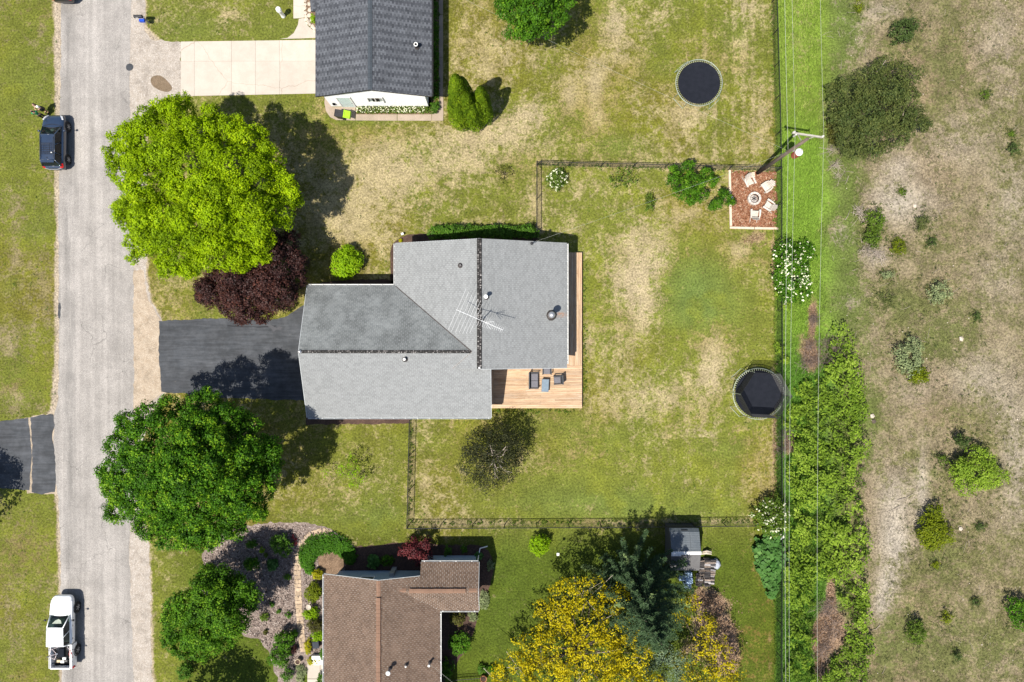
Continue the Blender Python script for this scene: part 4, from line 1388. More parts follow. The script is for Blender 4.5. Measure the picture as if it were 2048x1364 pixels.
def tree(name, label, cat, base_px, lobes, leafm, r0=.2, hub=None, size=.2, cr=.42, dens=1.0, n_lf=12, up=.35, group=None, aspect=.75, zmin=-.3, lump=1.0, shell=.72, barkm=None, cls=1.0, sub=False):
    """lobes: (px, py, r_px, z, flat) as seen in the photograph at their own height."""
    b = G(*base_px); 
    root = empty(name, b, label=label, cat=cat, group=group)
    L = []; tips = []
    allb = [(np.array(G(q[0], q[1], q[3])), q[2] * (H - q[3]) / F, q[4] if len(q) > 4 else .75) for q in lobes]
    for iq, q in enumerate(lobes):
        px, py, rp, z = q[:4]
        fl = q[4] if len(q) > 4 else .75
        c = G(px, py, z); r = rp * (H - z) / F
        if sub:
            for sc_, sr in sublobes(c, r, fl, [o for jq, o in enumerate(allb) if jq != iq]):
                ncl = max(5, int(2 * math.pi * sr * sr / (cr * cr * 1.15) * dens * cls))
                L.append(lobe_leaves(sc_, (sr, sr, sr * .85), ncl, n_lf, cr, zmin, shell, size, up, lump=lump, tone=random.uniform(-.24, .16)))
            L.append(lobe_leaves(c, (r * .8, r * .8, r * fl * .8), int(2 * math.pi * r * r / (cr * cr * 1.15) * dens * .6), n_lf, cr, zmin, shell, size, up, lump=lump * .6))
            tips.append((c.x, c.y, c.z - r * fl * .3))
            continue
        area = 2 * math.pi * r * r
        ncl = max(6, int(area / (cr * cr * 1.15) * dens * cls))
        L.append(lobe_leaves(c, (r, r, r * fl), ncl, n_lf, cr, zmin, shell, size, up, lump=lump))
        tips.append((c.x, c.y, c.z - r * fl * .3))
    P, N, S, V = cat4(L)
    leaf_obj('crown', P, N, S, V, leafm, root, aspect=aspect)
    hb = hub or max(.5, min(q[3] for q in lobes) * .45)
    mb = MB()
    cxy = Vector((sum(t[0] for t in tips) / len(tips), sum(t[1] for t in tips) / len(tips), 0))
    h = Vector((b.x * .7 + cxy.x * .3, b.y * .7 + cxy.y * .3, hb))
    limbs(mb, b, tips, r0, h, spread=max(.3, r0 * 2.5))
    mb.build('trunk', barkm or M_bark, root, smooth_=True)
    return root


def auto_lobes(cx, cy, rx, ry, ztop, zedge, rings=((.78, 13, .27), (.42, 8, .33), (.05, 2, .36)), jit=.06, flat=.75):
    out = []
    for f, n, rf in rings:
        for k in range(n):
            a = 2 * math.pi * (k + random.uniform(-.25, .25)) / n + f * 3
            ff = max(0.0, f + random.uniform(-jit, jit))
            z = ztop - (ztop - zedge) * ff ** 1.7 - rf * .3 + random.uniform(-.3, .3)
            rr = rf * (rx + ry) / 2 * random.uniform(.85, 1.18)
            out.append((cx + rx * ff * math.cos(a), cy + ry * ff * math.sin(a), rr, z, flat))
    return out


def bush(name, label, cat, px, py, rp, h, leafm, size=.1, cr=.16, n_lf=9, dens=1.0, group=None, ry=None, up=.4, flowers=0, fm=None, fsize=.12, lobes=5, aspect=.7, zmin=-.2, shell=.7, stem=True):
    """A low shrub: a few merged mounds of leaves on short stems."""
    zc = h * .45
    c = G(px, py, zc); b = Vector((c.x, c.y, 0))
    k = (H - zc) / F
    rx = rp * k; ryy = (ry or rp) * k
    root = empty(name, b, label=label, cat=cat, group=group)
    L = []
    rnd_ = 'round' in name or 'hosta' in name
    cs = [(0, 0, .72 if rnd_ else .58)]
    lobes = lobes if rnd_ else int(lobes * 1.7)
    for i in range(lobes):
        a = 2 * math.pi * (i + random.random() * .7) / max(1, lobes)
        f = random.uniform(.42, .6) if rnd_ else random.uniform(.4, .84)
        cs.append((math.cos(a) * f, math.sin(a) * f, random.uniform(.4, .56) if rnd_ else random.uniform(.2, .42)))
    for fx, fy, rf in cs:
        cc = (c.x + fx * rx, c.y + fy * ryy, zc * (1.05 - .3 * math.hypot(fx, fy)))
        r3 = (rx * rf, ryy * rf, h * .55 * (.55 + .6 * rf))
        ncl = max(5, int(2 * math.pi * r3[0] * r3[1] / (cr * cr * 1.1) * dens))
        L.append(lobe_leaves(cc, r3, ncl, n_lf, cr, zmin, shell, size, up, .03))
    P, N, S, V = cat4(L)
    leaf_obj('foliage', P, N, S, V, leafm, root, aspect=aspect)
    if stem:
        mb = MB()
        for i in range(5):
            a = 1.3 * i
            mb.tube([(b.x, b.y, -.03), (b.x + math.cos(a) * rx * .4, b.y + math.sin(a) * ryy * .4, h * .55)], [.02 + h * .012, .008], 5)
        mb.build('stem', M_bark, root)
    if flowers:
        i = rng.choice(len(P), flowers, replace=False)
        top = i[V[i] > .25] if len(i) > 20 else i
        fp = P[top] + N[top] * .05
        LL = []
        for p_, n_ in zip(fp, N[top]):
            m_ = 6
            q = rng.normal(size=(m_, 3)) * fsize * .3
            LL.append((p_ + q + np.array([0, 0, .04]), unit(q / fsize + np.array([0, 0, 1.0])), np.full(m_, fsize * .75), rng.random(m_)))
        fP, fN, fS, fV = cat4(LL)
        leaf_obj('blossom', fP, fN, fS, fV, fm or L_flower, root, aspect=1)
    return root


# --- the large trees
T1 = [(360, 225, 40), (330, 248, 48), (298, 285, 52), (258, 278, 36), (238, 308, 26), (395, 268, 40), (455, 262, 42), (500, 290, 42), (540, 325, 38), (568, 380, 36), (560, 425, 34), (470, 340, 62), (385, 335, 70), (305, 355, 62), (250, 350, 34),
      (262, 425, 36), (325, 440, 62), (415, 430, 72), (498, 425, 56), (512, 492, 36), (440, 498, 52), (365, 505, 50), (296, 478, 40), (332, 536, 22), (268, 516, 14), (425, 228, 22), (590, 400, 18), (490, 520, 24), (244, 418, 22), (400, 520, 26)]
lob = []
for x, y, r in T1:
    d = math.hypot((x - 405) / 200, (y - 378) / 185)
    lob.append((x, y, r, 8.6 - 3.4 * d ** 1.8 + random.uniform(-.45, .45), .72))
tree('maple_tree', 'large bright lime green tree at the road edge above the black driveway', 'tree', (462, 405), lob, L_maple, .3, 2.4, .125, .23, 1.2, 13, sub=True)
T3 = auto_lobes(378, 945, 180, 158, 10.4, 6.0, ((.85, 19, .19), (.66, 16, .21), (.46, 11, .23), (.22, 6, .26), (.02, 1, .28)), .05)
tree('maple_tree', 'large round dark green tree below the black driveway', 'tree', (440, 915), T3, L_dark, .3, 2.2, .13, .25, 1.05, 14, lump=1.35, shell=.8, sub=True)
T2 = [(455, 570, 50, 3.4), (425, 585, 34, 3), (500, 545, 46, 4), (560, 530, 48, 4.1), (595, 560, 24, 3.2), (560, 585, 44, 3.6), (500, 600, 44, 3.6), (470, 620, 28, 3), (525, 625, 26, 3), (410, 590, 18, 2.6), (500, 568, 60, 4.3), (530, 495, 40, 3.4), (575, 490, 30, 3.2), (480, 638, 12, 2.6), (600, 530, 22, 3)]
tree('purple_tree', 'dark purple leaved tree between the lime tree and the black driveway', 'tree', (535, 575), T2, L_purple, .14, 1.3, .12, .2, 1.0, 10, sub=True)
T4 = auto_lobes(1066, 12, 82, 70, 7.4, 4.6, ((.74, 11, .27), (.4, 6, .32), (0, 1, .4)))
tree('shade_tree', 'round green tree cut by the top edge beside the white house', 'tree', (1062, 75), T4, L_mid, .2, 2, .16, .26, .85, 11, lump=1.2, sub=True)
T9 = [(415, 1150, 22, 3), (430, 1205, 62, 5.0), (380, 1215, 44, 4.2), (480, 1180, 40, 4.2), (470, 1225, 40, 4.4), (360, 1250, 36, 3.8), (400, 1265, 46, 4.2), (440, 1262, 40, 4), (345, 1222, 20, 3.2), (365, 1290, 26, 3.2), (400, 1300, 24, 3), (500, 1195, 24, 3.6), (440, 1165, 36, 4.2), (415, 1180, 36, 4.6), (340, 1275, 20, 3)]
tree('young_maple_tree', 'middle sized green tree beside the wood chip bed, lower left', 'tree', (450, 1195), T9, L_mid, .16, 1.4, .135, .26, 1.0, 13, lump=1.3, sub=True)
# sparse trees
T7 = [(985, 915, 60, 3.2), (950, 930, 40, 2.8), (1010, 890, 42, 3), (1015, 930, 36, 2.8), (960, 890, 36, 2.8), (975, 955, 34, 2.4), (1035, 885, 22, 2.6), (945, 905, 24, 2.2), (1000, 865, 24, 2.4)]
t7 = tree('crabapple_tree', 'sparse dark tree with bare pale branches on the lawn south of the deck', 'tree', (990, 905), T7, L_sparse, .1, 1.0, .11, .28, .95, 8, shell=.4)
mb = MB()
c7 = Vector((GX(988, 3.6), GY(917, 3.6), 0))
for tip in ((1012, 893), (1010, 908), (980, 890), (1018, 948), (996, 945), (1006, 925), (975, 905), (978, 935), (990, 958)):
    p = G(*tip, 4.1)
    a = Vector((c7.x, c7.y, 2.2)); m = a.lerp(p, .5) + Vector((random.uniform(-.15, .15), random.uniform(-.15, .15), .55))
    mb = MB(); mb.tube([a, m, p], [.05, .04, .016], 5)
    q = m.lerp(p, .45); mb.tube([q, q + (p - m) * .4 + Vector((random.uniform(-.4, .4), random.uniform(-.4, .4), .1))], [.024, .009], 4)
    mb.build('bare_branch', M_barkpale, t7)
T8 = [(700, 935, 22, 1.7), (688, 945, 16, 1.5), (715, 945, 18, 1.5), (705, 960, 16, 1.4), (680, 932, 9, 1.3), (725, 955, 12, 1.3), (700, 915, 10, 1.3), (652, 945, 12, 1), (712, 968, 12, 1.2)]
tree('yellow_sapling', 'thin yellow green sapling on the lawn below the grey house', 'tree', (705, 948), T8, L_lime, .03, .5, .1, .2, .3, 6, shell=.3)

# arborvitae: a clump of narrow cones
tr = empty('arborvitae', G(945, 238), label='clump of tall narrow evergreen cones beside the white house', cat='tree')
cones = [((928, 234), 8.6, .95, (911, 152)), ((941, 244), 6.6, .8, None), ((967, 232), 6.2, .75, None), ((918, 244), 6.2, .7, None), ((950, 250), 5.0, .7, None), ((936, 228), 7.6, .8, None)]
cones += [((958, 246), 4.6, .6, None), ((925, 250), 5.4, .65, None), ((972, 240), 5.2, .6, None)]
L = []; mb = MB()
for (px, py), hh, rad, tip in cones:
    b = G(px, py)
    n = int(760 * hh * rad)
    t = rng.random(n) ** .75
    z = .15 + t * (hh - .15)
    prof = np.sqrt(np.clip(1 - (t * 1.0) ** 2.6, 0, 1)) * (.8 + .2 * np.clip((1 - t) * 1.6, 0, 1))
    a = rng.random(n) * 2 * np.pi
    lump = .84 + .3 * fbm(a * 1.6 + px, z * 1.1, 1.0, 3)
    r = rad * prof * lump * (.82 + .2 * rng.random(n))
    P = np.stack([b.x + r * np.cos(a), b.y + r * np.sin(a), z], -1)
    N = unit(np.stack([np.cos(a), np.sin(a), .45 + 0 * a], -1) + rng.normal(size=(n, 3)) * .35)
    L.append((P, N, .13 * (.7 + .6 * rng.random(n)), np.clip((lump - .84) * 2.0 + rng.random(n) * .45 + .05, 0, 1)))
    mb.tube([(b.x, b.y, -.1), (b.x, b.y, hh * .85)], [.1, .02], 6)
P, N, S, V = cat4(L)
leaf_obj('foliage', P, N, S, V, L_thuja, tr, aspect=.6)
mb.build('trunk', M_bark, tr)

# blue spruce with drooping whorls
sp = empty('blue_spruce', G(1256, 1152), label='tall blue green spruce beside the grey shed', cat='tree')
b = G(1256, 1152)
HS = 12.4
mb = MB(); mb.tube([b - Vector((0, 0, .1)), b + Vector((0, 0, HS))], [.22, .02], 8)
L = []; Ltip = []
for w in range(21):
    f = w / 20
    z = .9 + (HS - 1.3) * f
    Rw = 4.1 * (1 - f) ** .8 + .25
    nb = int(14 - 7 * f)
    for k in range(nb):
        a = 2 * math.pi * (k + random.uniform(-.3, .3)) / nb + w * 1.9
        ln = Rw * random.uniform(.72, 1.12)
        rise = .34 * ln
        n = int(84 * ln + 18)
        s = rng.random(n) ** .8
        dx = np.array([math.cos(a), math.sin(a), 0])
        sdv = np.array([-math.sin(a), math.cos(a), 0])
        wdt = .2 * (1 - s * .4) + .05
        off = rng.normal(size=n) * wdt * .55
        P = np.array(b) + np.array([0, 0, z]) + dx * (s * ln)[:, None] + sdv * off[:, None]
        P[:, 2] += s * s * rise - .25 * np.abs(off) + rng.normal(size=n) * .05 + .1 * s
        N = unit(np.array([0, 0, 1.0]) + dx * .35 + rng.normal(size=(n, 3)) * .45)
        v = np.clip(.12 + .42 * s + rng.random(n) * .3 + (.3 if random.random() < .09 else 0) * (s > .55), 0, 1)
        L.append((P, N, .17 * (.7 + .6 * rng.random(n)), v))
        mb.tube([(b.x, b.y, z), (b.x + dx[0] * ln * .5, b.y + dx[1] * ln * .5, z + .06 * ln), (b.x + dx[0] * ln * .95, b.y + dx[1] * ln * .95, z + rise * .85)], [.03, .02, .006], 4, cap=False)
P, N, S, V = cat4(L)
leaf_obj('crown', P, N, S, V, L_spruce, sp, aspect=.32)
mb.build('trunk', M_bark, sp)

# golden locust trees
T10 = [(1135, 1190, 36, 5.6), (1185, 1180, 34, 5.8), (1240, 1195, 30, 5.6), (1110, 1235, 40, 5.8), (1170, 1240, 46, 6.6), (1235, 1250, 44, 6.4), (1060, 1300, 40, 5), (1120, 1300, 50, 6.6), (1190, 1310, 55, 7), (1260, 1310, 44, 6.2), (1030, 1345, 44, 4.6),
       (1090, 1360, 50, 6), (1170, 1370, 60, 7), (1250, 1375, 50, 6.4), (1300, 1375, 30, 5.4), (1160, 1440, 80, 6.6), (1060, 1420, 60, 5.4), (1260, 1440, 70, 6), (1004, 1352, 20, 4), (1090, 1215, 20, 4.8), (1275, 1260, 24, 5.6)]
t10 = tree('golden_locust_tree', 'large sparse golden yellow tree at the bottom edge left of the spruce', 'tree', (1150, 1290), T10, L_yellow, .22, 2.2, .14, .3, .5, 13, shell=.6)
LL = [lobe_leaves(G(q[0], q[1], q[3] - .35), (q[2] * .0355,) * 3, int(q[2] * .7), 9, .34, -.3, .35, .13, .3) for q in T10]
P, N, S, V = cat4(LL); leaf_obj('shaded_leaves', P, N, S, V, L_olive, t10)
mb = MB()
for k in range(46):
    q = random.choice(T10); c = G(q[0] + random.uniform(-25, 25), q[1] + random.uniform(-25, 25), q[3] + random.uniform(-.3, .5))
    d = Vector((random.uniform(-1, 1), random.uniform(-1, 1), random.uniform(-.1, .3))) * .9
    mb.tube([c - d, c + Vector((0, 0, .1)), c + d], [.024, .018, .006], 4)
mb.build('bare_branches', M_barkpale, t10)['kind'] = 'stuff'
T11 = [(1362, 1225, 24, 3.4), (1380, 1205, 22, 3.2), (1410, 1250, 26, 3.4), (1425, 1280, 28, 3.4), (1400, 1290, 26, 3.6), (1440, 1320, 34, 3.6), (1405, 1340, 36, 3.8), (1465, 1345, 26, 3.2), (1380, 1350, 30, 3.6), (1440, 1380, 50, 3.8), (1420, 1235, 14, 2.8), (1355, 1320, 20, 3.2)]
t11 = tree('golden_shrub_tree', 'golden yellow bushy tree at the bottom edge right of the spruce', 'tree', (1400, 1310), T11, L_yellow, .12, 1.0, .14, .3, .36, 10, shell=.5)
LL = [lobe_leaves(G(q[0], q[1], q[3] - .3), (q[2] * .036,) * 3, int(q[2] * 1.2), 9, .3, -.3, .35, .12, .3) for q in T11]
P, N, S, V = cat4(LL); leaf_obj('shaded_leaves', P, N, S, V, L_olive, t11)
T12 = [(1300, 1315, 22, 3.4), (1325, 1305, 22, 3.6), (1350, 1322, 22, 3.4), (1340, 1345, 26, 3.3), (1310, 1345, 22, 3.1), (1375, 1318, 14, 3), (1365, 1345, 20, 3)]
tree('sunlit_spruce_side', 'spruce side with sunlight painted into its pale needles, between the two golden trees', 'tree', (1325, 1318), T12, L_sprucelit, .1, .9, .15, .26, .9, 10, aspect=.4)  # the spruce's sunlit lower side, its light put into paler needles

# shadow casting neighbours beyond the frame
for (px, py, r, lb) in ((-212, 1056, 88, 'green tree beyond the left edge shading the old driveway'), (345, 1512, 88, 'green tree beyond the lower edge shading the front lawn')):
    tree('shade_tree', lb, 'tree', (1024 + (px - 1024) * .9, 682 + (py - 682) * .9), auto_lobes(px, py, r, r, 7, 4.8), L_mid, .2, 2, .24, .42, .7, 10)

# --- shrubs around the houses
bush('round_shrub', 'round bright lime shrub on the lawn beside the grey house', 'shrub', 693, 523, 35, 1.7, L_lime, .13, .2, 10, 1.2, lobes=6)
bush('round_shrub', 'small round bright green shrub north of the garden bird house pole', 'shrub', 1080, 1090, 21, 1.6, L_lime, .11, .17, 9, 1.0, lobes=6)
bush('plum_shrub', 'dark red plum coloured shrub against the blue grey wall', 'shrub', 832, 1098, 34, 2.6, L_plum, .13, .21, 10, 1.1, ry=28)
bush('snowball_bush', 'white flowering bush in the fence corner of the back yard', 'shrub', 1113, 358, 23, 1.5, L_fieldgreen, .1, .17, 9, 1.0, flowers=60, ry=26, fsize=.11)
bush('flowering_bush', 'big white flowering bush in the long grass below the fire pit', 'shrub', 1582, 548, 40, 2.2, L_mid, .14, .24, 9, .9, ry=70, flowers=260, fsize=.12, lobes=9)
bush('flowering_bush', 'small white flowering bush at the upper right of the big one', 'shrub', 1610, 505, 24, 1.4, L_mid, .13, .2, 9, .9, ry=24, flowers=22, fsize=.12)
bush('flowering_bush', 'white flowering bush at the east end of the southern fence', 'shrub', 1540, 1030, 40, 2.4, L_fieldgreen, .13, .24, 9, .8, ry=44, flowers=110, fsize=.11, lobes=8)
bush('broad_leaf_plant', 'clump of big broad leaves beside the fence, lower right of the garden', 'plant', 1541, 1120, 30, 1.4, L_big, .34, .32, 6, 1.1, ry=62, up=1.0, lobes=9, aspect=.95)
tree('bushy_shrub', 'dense irregular green bush left of the fire pit by the fence', 'shrub', (1385, 372), [(1374, 334, 15, 1.9), (1348, 360, 18, 1.8), (1384, 368, 26, 2.1), (1362, 386, 18, 1.8), (1414, 350, 15, 1.7), (1402, 392, 15, 1.6), (1424, 362, 11, 1.4), (1380, 404, 9, 1.3), (1348, 340, 9, 1.3)], L_mid, .06, .5, .13, .2, .9, 9, sub=True)
tree('bushy_shrub', 'green bush leaning over the edge of the fire pit mulch', 'shrub', (1440, 404), [(1436, 408, 12, 1.4), (1453, 392, 11, 1.4), (1424, 412, 8, 1.1), (1462, 404, 8, 1.2), (1445, 386, 8, 1.2)], L_mid, .05, .4, .12, .18, .9, 9, sub=True)
bush('thin_shrub', 'thin grey green shrub by the fence north of the yard', 'shrub', 1243, 357, 36, 1.5, L_fieldgreen, .12, .26, 7, .34, ry=22, shell=.3)
bush('thin_shrub', 'thin upright green shrub below the grey green one', 'shrub', 1298, 405, 10, 1.5, L_fieldgreen, .11, .18, 8, .7, ry=20)
bush('thin_shrub', 'sparse leafless looking shrub on the lawn left of the fence corner', 'shrub', 1008, 345, 26, 1.2, L_olive, .09, .2, 6, .22, ry=22, shell=.2)
hd = empty('hedge', G(970, 465), label='leafy green hedge along the north side of the grey house', cat='hedge')
L = []
for k in range(26):
    px = 868 + k * 7.9
    hgt = 1.0 + .5 * random.random()
    c = G(px, 464 + random.uniform(-3, 3) - 1.5 * math.sin(k * .9), hgt * .5)
    r = .36 + .16 * random.random()
    L.append(lobe_leaves(c, (r, r * 1.15, hgt * .5), int(34 * r / .4), 9, .16, -.3, .7, .12, .5))
P, N, S, V = cat4(L); leaf_obj('foliage', P, N, S, V, L_hedge, hd)
mb = MB()
for k in range(26):
    c = G(868 + k * 7.9, 464); mb.tube([(c.x, c.y, -.05), (c.x + .05, c.y, .7)], [.02, .01], 5)
mb.build('stem', M_bark, hd)

# garden of the brown house
GARD = [('round_shrub', 'yellow gold round shrub at the corner of the brown roof', 636, 1148, 12, .9, L_gold, 0), ('round_shrub', 'olive green round shrub, upper one beside the stone path', 627, 1184, 17, 1.1, L_acid, 22),
        ('round_shrub', 'bright green low shrub beside the white bird bath', 622, 1226, 16, .8, L_lime, 15), ('round_shrub', 'olive brown round shrub below the bird bath', 630, 1249, 17, 1.1, L_olive, 14),
        ('hosta', 'leafy bright green plant above the dark planter', 636, 1272, 14, .6, L_lime, 10), ('gold_shrub', 'gold yellow low hedge left of the dark planter', 617, 1294, 8, .6, L_gold, 20),
        ('gold_shrub', 'gold green low shrub below the dark planter', 627, 1322, 12, .6, L_gold, 9), ('green_shrub', 'dark green leafy shrub at the brown house front step', 646, 1308, 8, .8, L_hedge, 18),
        ('green_shrub', 'small green shrub at the lower edge beside the front walkway', 643, 1357, 9, .8, L_hedge, 12),
        ('green_shrub', 'tall bright green shrub left of the stone path', 567, 1279, 24, 1.8, L_mid, 24), ('green_shrub', 'lower green shrub joined under the tall one', 560, 1312, 26, 1.6, L_mid, 24),
        ('green_shrub', 'dark green shrub at the bottom left of the chip bed', 574, 1348, 15, 1.1, L_hedge, 14), ('round_shrub', 'dark green shrub beside the young tree, bottom edge', 372, 1342, 17, 1.2, L_hedge, 16),
        ('dark_shrub', 'dark purple shrub between green shrubs and stone path', 588, 1300, 8, .7, L_purple, 10), ('dark_shrub', 'dark white flecked shrub right of the tall green shrub', 586, 1272, 9, .8, L_hedge, 12),
        ('grey_plant', 'grey green low plant patch below the pot', 602, 1345, 11, .35, L_pale, 20),
        ('small_plant', 'little green tuft on the pale chips, left', 528, 1234, 9, .45, L_fieldgreen, 8), ('small_plant', 'little green tuft on the pale chips, nearest the stone path', 577, 1230, 7, .4, L_hedge, 7),
        ('small_plant', 'tiny green tuft on the pale chips, upper', 544, 1209, 5, .3, L_hedge, 5), ('small_plant', 'tiny green tuft in the middle of the pale chips', 557, 1223, 4, .3, L_hedge, 4), ('small_plant', 'brownish tuft at the lower edge of the chips', 531, 1264, 6, .3, L_olive, 6),
        ('bushy_shrub', 'big dark green bush in the shade of the large tree', 560, 1090, 26, 1.4, L_hedge, 24), ('bushy_shrub', 'green feathery plant left of the big bush', 503, 1088, 13, .8, L_hedge, 11), ('round_shrub', 'dark round shrub in the middle of the shaded bed', 504, 1127, 16, 1.0, L_dark, 15),
        ('broad_leaf_plant', 'blue green hosta right of the dark round shrub', 545, 1129, 11, .5, L_big, 12), ('small_plant', 'light green plant between feathery and big bush', 524, 1101, 6, .5, L_lime, 6), ('small_plant', 'small green plant at the edge of the shade', 575, 1154, 8, .5, L_hedge, 8),
        ('small_plant', 'pair of tiny light plants below the light green plant', 532, 1110, 4, .4, L_fieldgreen, 4), ('round_shrub', 'light green round shrub left of the shaded bed', 417, 1139, 13, 1.0, L_thicket, 12),
        ('broad_leaf_plant', 'round green hosta in the dark bed below the wall', 748, 1122, 11, .5, L_big, 12), ('small_plant', 'pale edged plants at the left of the dark bed', 700, 1112, 14, .4, L_hedge, 8), ('small_plant', 'low dark plants right of the hosta', 775, 1120, 16, .4, L_dark, 10),
        ('green_shrub', 'green shrub in the dark bed right of the plum shrub', 895, 1101, 8, .7, L_hedge, 12), ('green_shrub', 'round yellow green shrub near the end of the dark bed', 928, 1098, 8, .7, L_mid, 8), ('small_plant', 'grey green small plant by the downpipe', 957, 1112, 6, .4, L_big, 5),
        ('grey_plant', 'grey green ground plants at the east end of the brown wing', 968, 1200, 10, .4, L_pale, 20), ('small_plant', 'pale plants right of the downpipe', 980, 1130, 8, .35, L_pale, 14),
        ('green_shrub', 'olive leafy shrub tucked south of the brown wing', 915, 1236, 20, 1.2, L_olive, 14), ('big_leaf_shrub', 'large glossy green shrub against the brown house east wall', 920, 1283, 28, 1.7, L_mid, 26), ('green_shrub', 'grey green plants at the corner of the brown wing', 945, 1232, 10, .5, L_pale, 10),
        ('green_shrub', 'dark green shrub by the brown house near the bottom edge', 895, 1338, 14, 1.3, L_dark, 20), ('small_plant', 'dark spiky plants in front of the iron fence', 965, 1338, 16, .6, L_hedge, 8), ('small_plant', 'second dark spiky plants beside the terracotta pot', 985, 1338, 10, .6, L_dark, 7),
        ('green_shrub', 'green shrub at the corner of the white wall and walkway', 870, 215, 10, .8, L_hedge, 12), ('small_plant', 'green shrub by the concrete driveway and charcoal roof', 627, 38, 7, .8, L_lime, 10), ('small_plant', 'tiny yellow plant at the grey house corner bed', 801, 481, 3, .25, L_gold, 3)]
for nm, lb, px, py, rp, h, lm, ry in GARD:
    big = lm is L_big
    bush(nm, lb, 'plant' if 'plant' in nm or 'hosta' in nm else 'shrub', px, py, rp, h, lm, .2 if big else (.1 if rp > 12 else .075), .2 if big else (.15 if rp > 12 else .1), 8, 1.0, ry=ry or None, up=.9 if big else .5, lobes=5 if rp > 8 else 3, aspect=.9 if big else .7)
bush('red_flower_plant', 'small red flowering plants at the edge of the shaded bed', 'plant', 588, 1082, 6, .4, L_red, .06, .12, 6, .35, ry=12)
# ring of low green cover round a chip mound
rg = empty('ring_hedge', G(655, 1115), label='crescent of low clipped green cover around a chip mound', cat='hedge')
L = []
for k in range(64):
    a = math.radians(-4 + 222 * k / 63)
    w0 = 15 * math.sin(math.pi * min(1, max(.1, (k + 4) / 68))) + 4
    for j in range(3):
        rr = 39 + (j - 1) * w0 * .5
        px = 657 + rr * 1.12 * math.cos(a) + random.uniform(-2, 2); py = 1121 - rr * .92 * math.sin(a) + random.uniform(-2, 2)
        c = G(px, py, .12); r = w0 * .028
        L.append(lobe_leaves(c, (r, r, .3), 16, 7, .12, -.1, .75, .085, .6))
P, N, S, V = cat4(L); leaf_obj('foliage', P, N, S, V, L_ground, rg)
mb = MB()
pl = [tuple(G(657 + 53 * math.cos(a), 1121 - 44 * math.sin(a))[:2]) for a in np.radians(np.linspace(-4, 216, 30))] + [tuple(G(657 + 32 * math.cos(a), 1116 - 28 * math.sin(a))[:2]) for a in np.radians(np.linspace(216, -4, 30))]
mb.prism(pl, -.02, .1, .3); mb.build('stem_mat', M_mulch_dark, rg)
mb = MB(); mb.lathe([(1.3, -.05), (1.1, .06), (.8, .16), (.4, .22), (.02, .24)], G(664, 1120), 22)
tag(mb.build('chip_mound', M_litter, None, True, origin=G(662, 1124)), 'mound of reddish wood chips inside the green crescent', None, None, 'structure')

# flowers and stones in the bed of the white house
nb = 1500
x = rng.uniform(GX(714), GX(862), nb); y = rng.uniform(GY(228), GY(214), nb)
P = np.stack([x, y, rng.uniform(.02, .3, nb)], -1)
tag(leaf_obj('flower_leaves', P, unit(rng.normal(size=(nb, 3)) * .5 + np.array([0, 0, 1])), .07 + .06 * rng.random(nb), rng.random(nb), L_fieldgreen, None, (0, 0, 0)), 'low mixed flower plants below the white wall', None, None, 'stuff')
nb = 260
x = rng.uniform(GX(714), GX(850), nb); y = rng.uniform(GY(227), GY(214), nb)
P = np.stack([x, y, rng.uniform(.2, .36, nb)], -1)
tag(leaf_obj('flower_blossoms', P, unit(rng.normal(size=(nb, 3)) * .3 + np.array([0, 0, 1])), .05 + .05 * rng.random(nb), rng.random(nb), L_flower, None, (0, 0, 0), 1), 'pale blossoms in the bed below the white wall', None, None, 'stuff')
M_palestone = mat('pale_stone', (.42, .37, .31), (.33, .28, .22), 7, .85, objvar=.15)


def pebble(mb, c, r, flat=.5):
    vs = []
    d = [(0, 0, 1), (1, 0, .2), (.3, .95, .2), (-.8, .6, .25), (-.8, -.6, .2), (.3, -.95, .25), (.9, .1, -.6), (-.3, .8, -.6), (-.4, -.8, -.6)]
    for q in d:
        k = r * random.uniform(.8, 1.2)
        vs.append((c[0] + q[0] * k, c[1] + q[1] * k, c[2] + q[2] * k * flat))
    mb.add(vs, [(0, 1, 2), (0, 2, 3), (0, 3, 4), (0, 4, 5), (0, 5, 1), (1, 6, 2), (2, 6, 7), (2, 7, 3), (3, 7, 8), (3, 8, 4), (4, 8, 5), (5, 8, 6), (5, 6, 1), (6, 8, 7)])


sb = empty('stone_border', G(614, 30), label='two rows of pale edging stones beside the driveway walk', cat='edging')
for px, py in [(611, 2), (611, 9), (610, 17), (611, 26), (612, 33), (613, 39), (617, 44), (620, 49), (625, 53), (628, 57), (630, 62), (619, 8), (620, 20), (619, 31), (624, 40), (615, 47)]:
    mb = MB(); pebble(mb, (0, 0, .05), .14 + .05 * random.random()); o = mb.build('stone', M_palestone, sb, world=False)
    o.location = G(px, py) - sb.location

# chips and shreds lying loose on the beds


def chips(name, polys, n, size, m, label):
    LL = []
    for polyp, k_ in zip(polys, n):
        xs = [q[0] for q in polyp]; ys = [q[1] for q in polyp]
        a = rng.uniform(min(xs), max(xs), k_ * 2); b2 = rng.uniform(min(ys), max(ys), k_ * 2)
        o_ = in_poly(a, b2, polyp); a = a[o_]; b2 = b2[o_]
        LL.append((np.stack([(a - 1024) * PX, -(b2 - 682) * PX, .025 + .03 * rng.random(len(a))], -1), unit(rng.normal(size=(len(a), 3)) * .35 + np.array([0, 0, 1])), size * (.5 + rng.random(len(a))), rng.random(len(a))))
    P, N, S, V = cat4(LL)
    tag(leaf_obj(name, P, N, S, V, m, None, (0, 0, 0), .5), label, None, None, 'stuff')


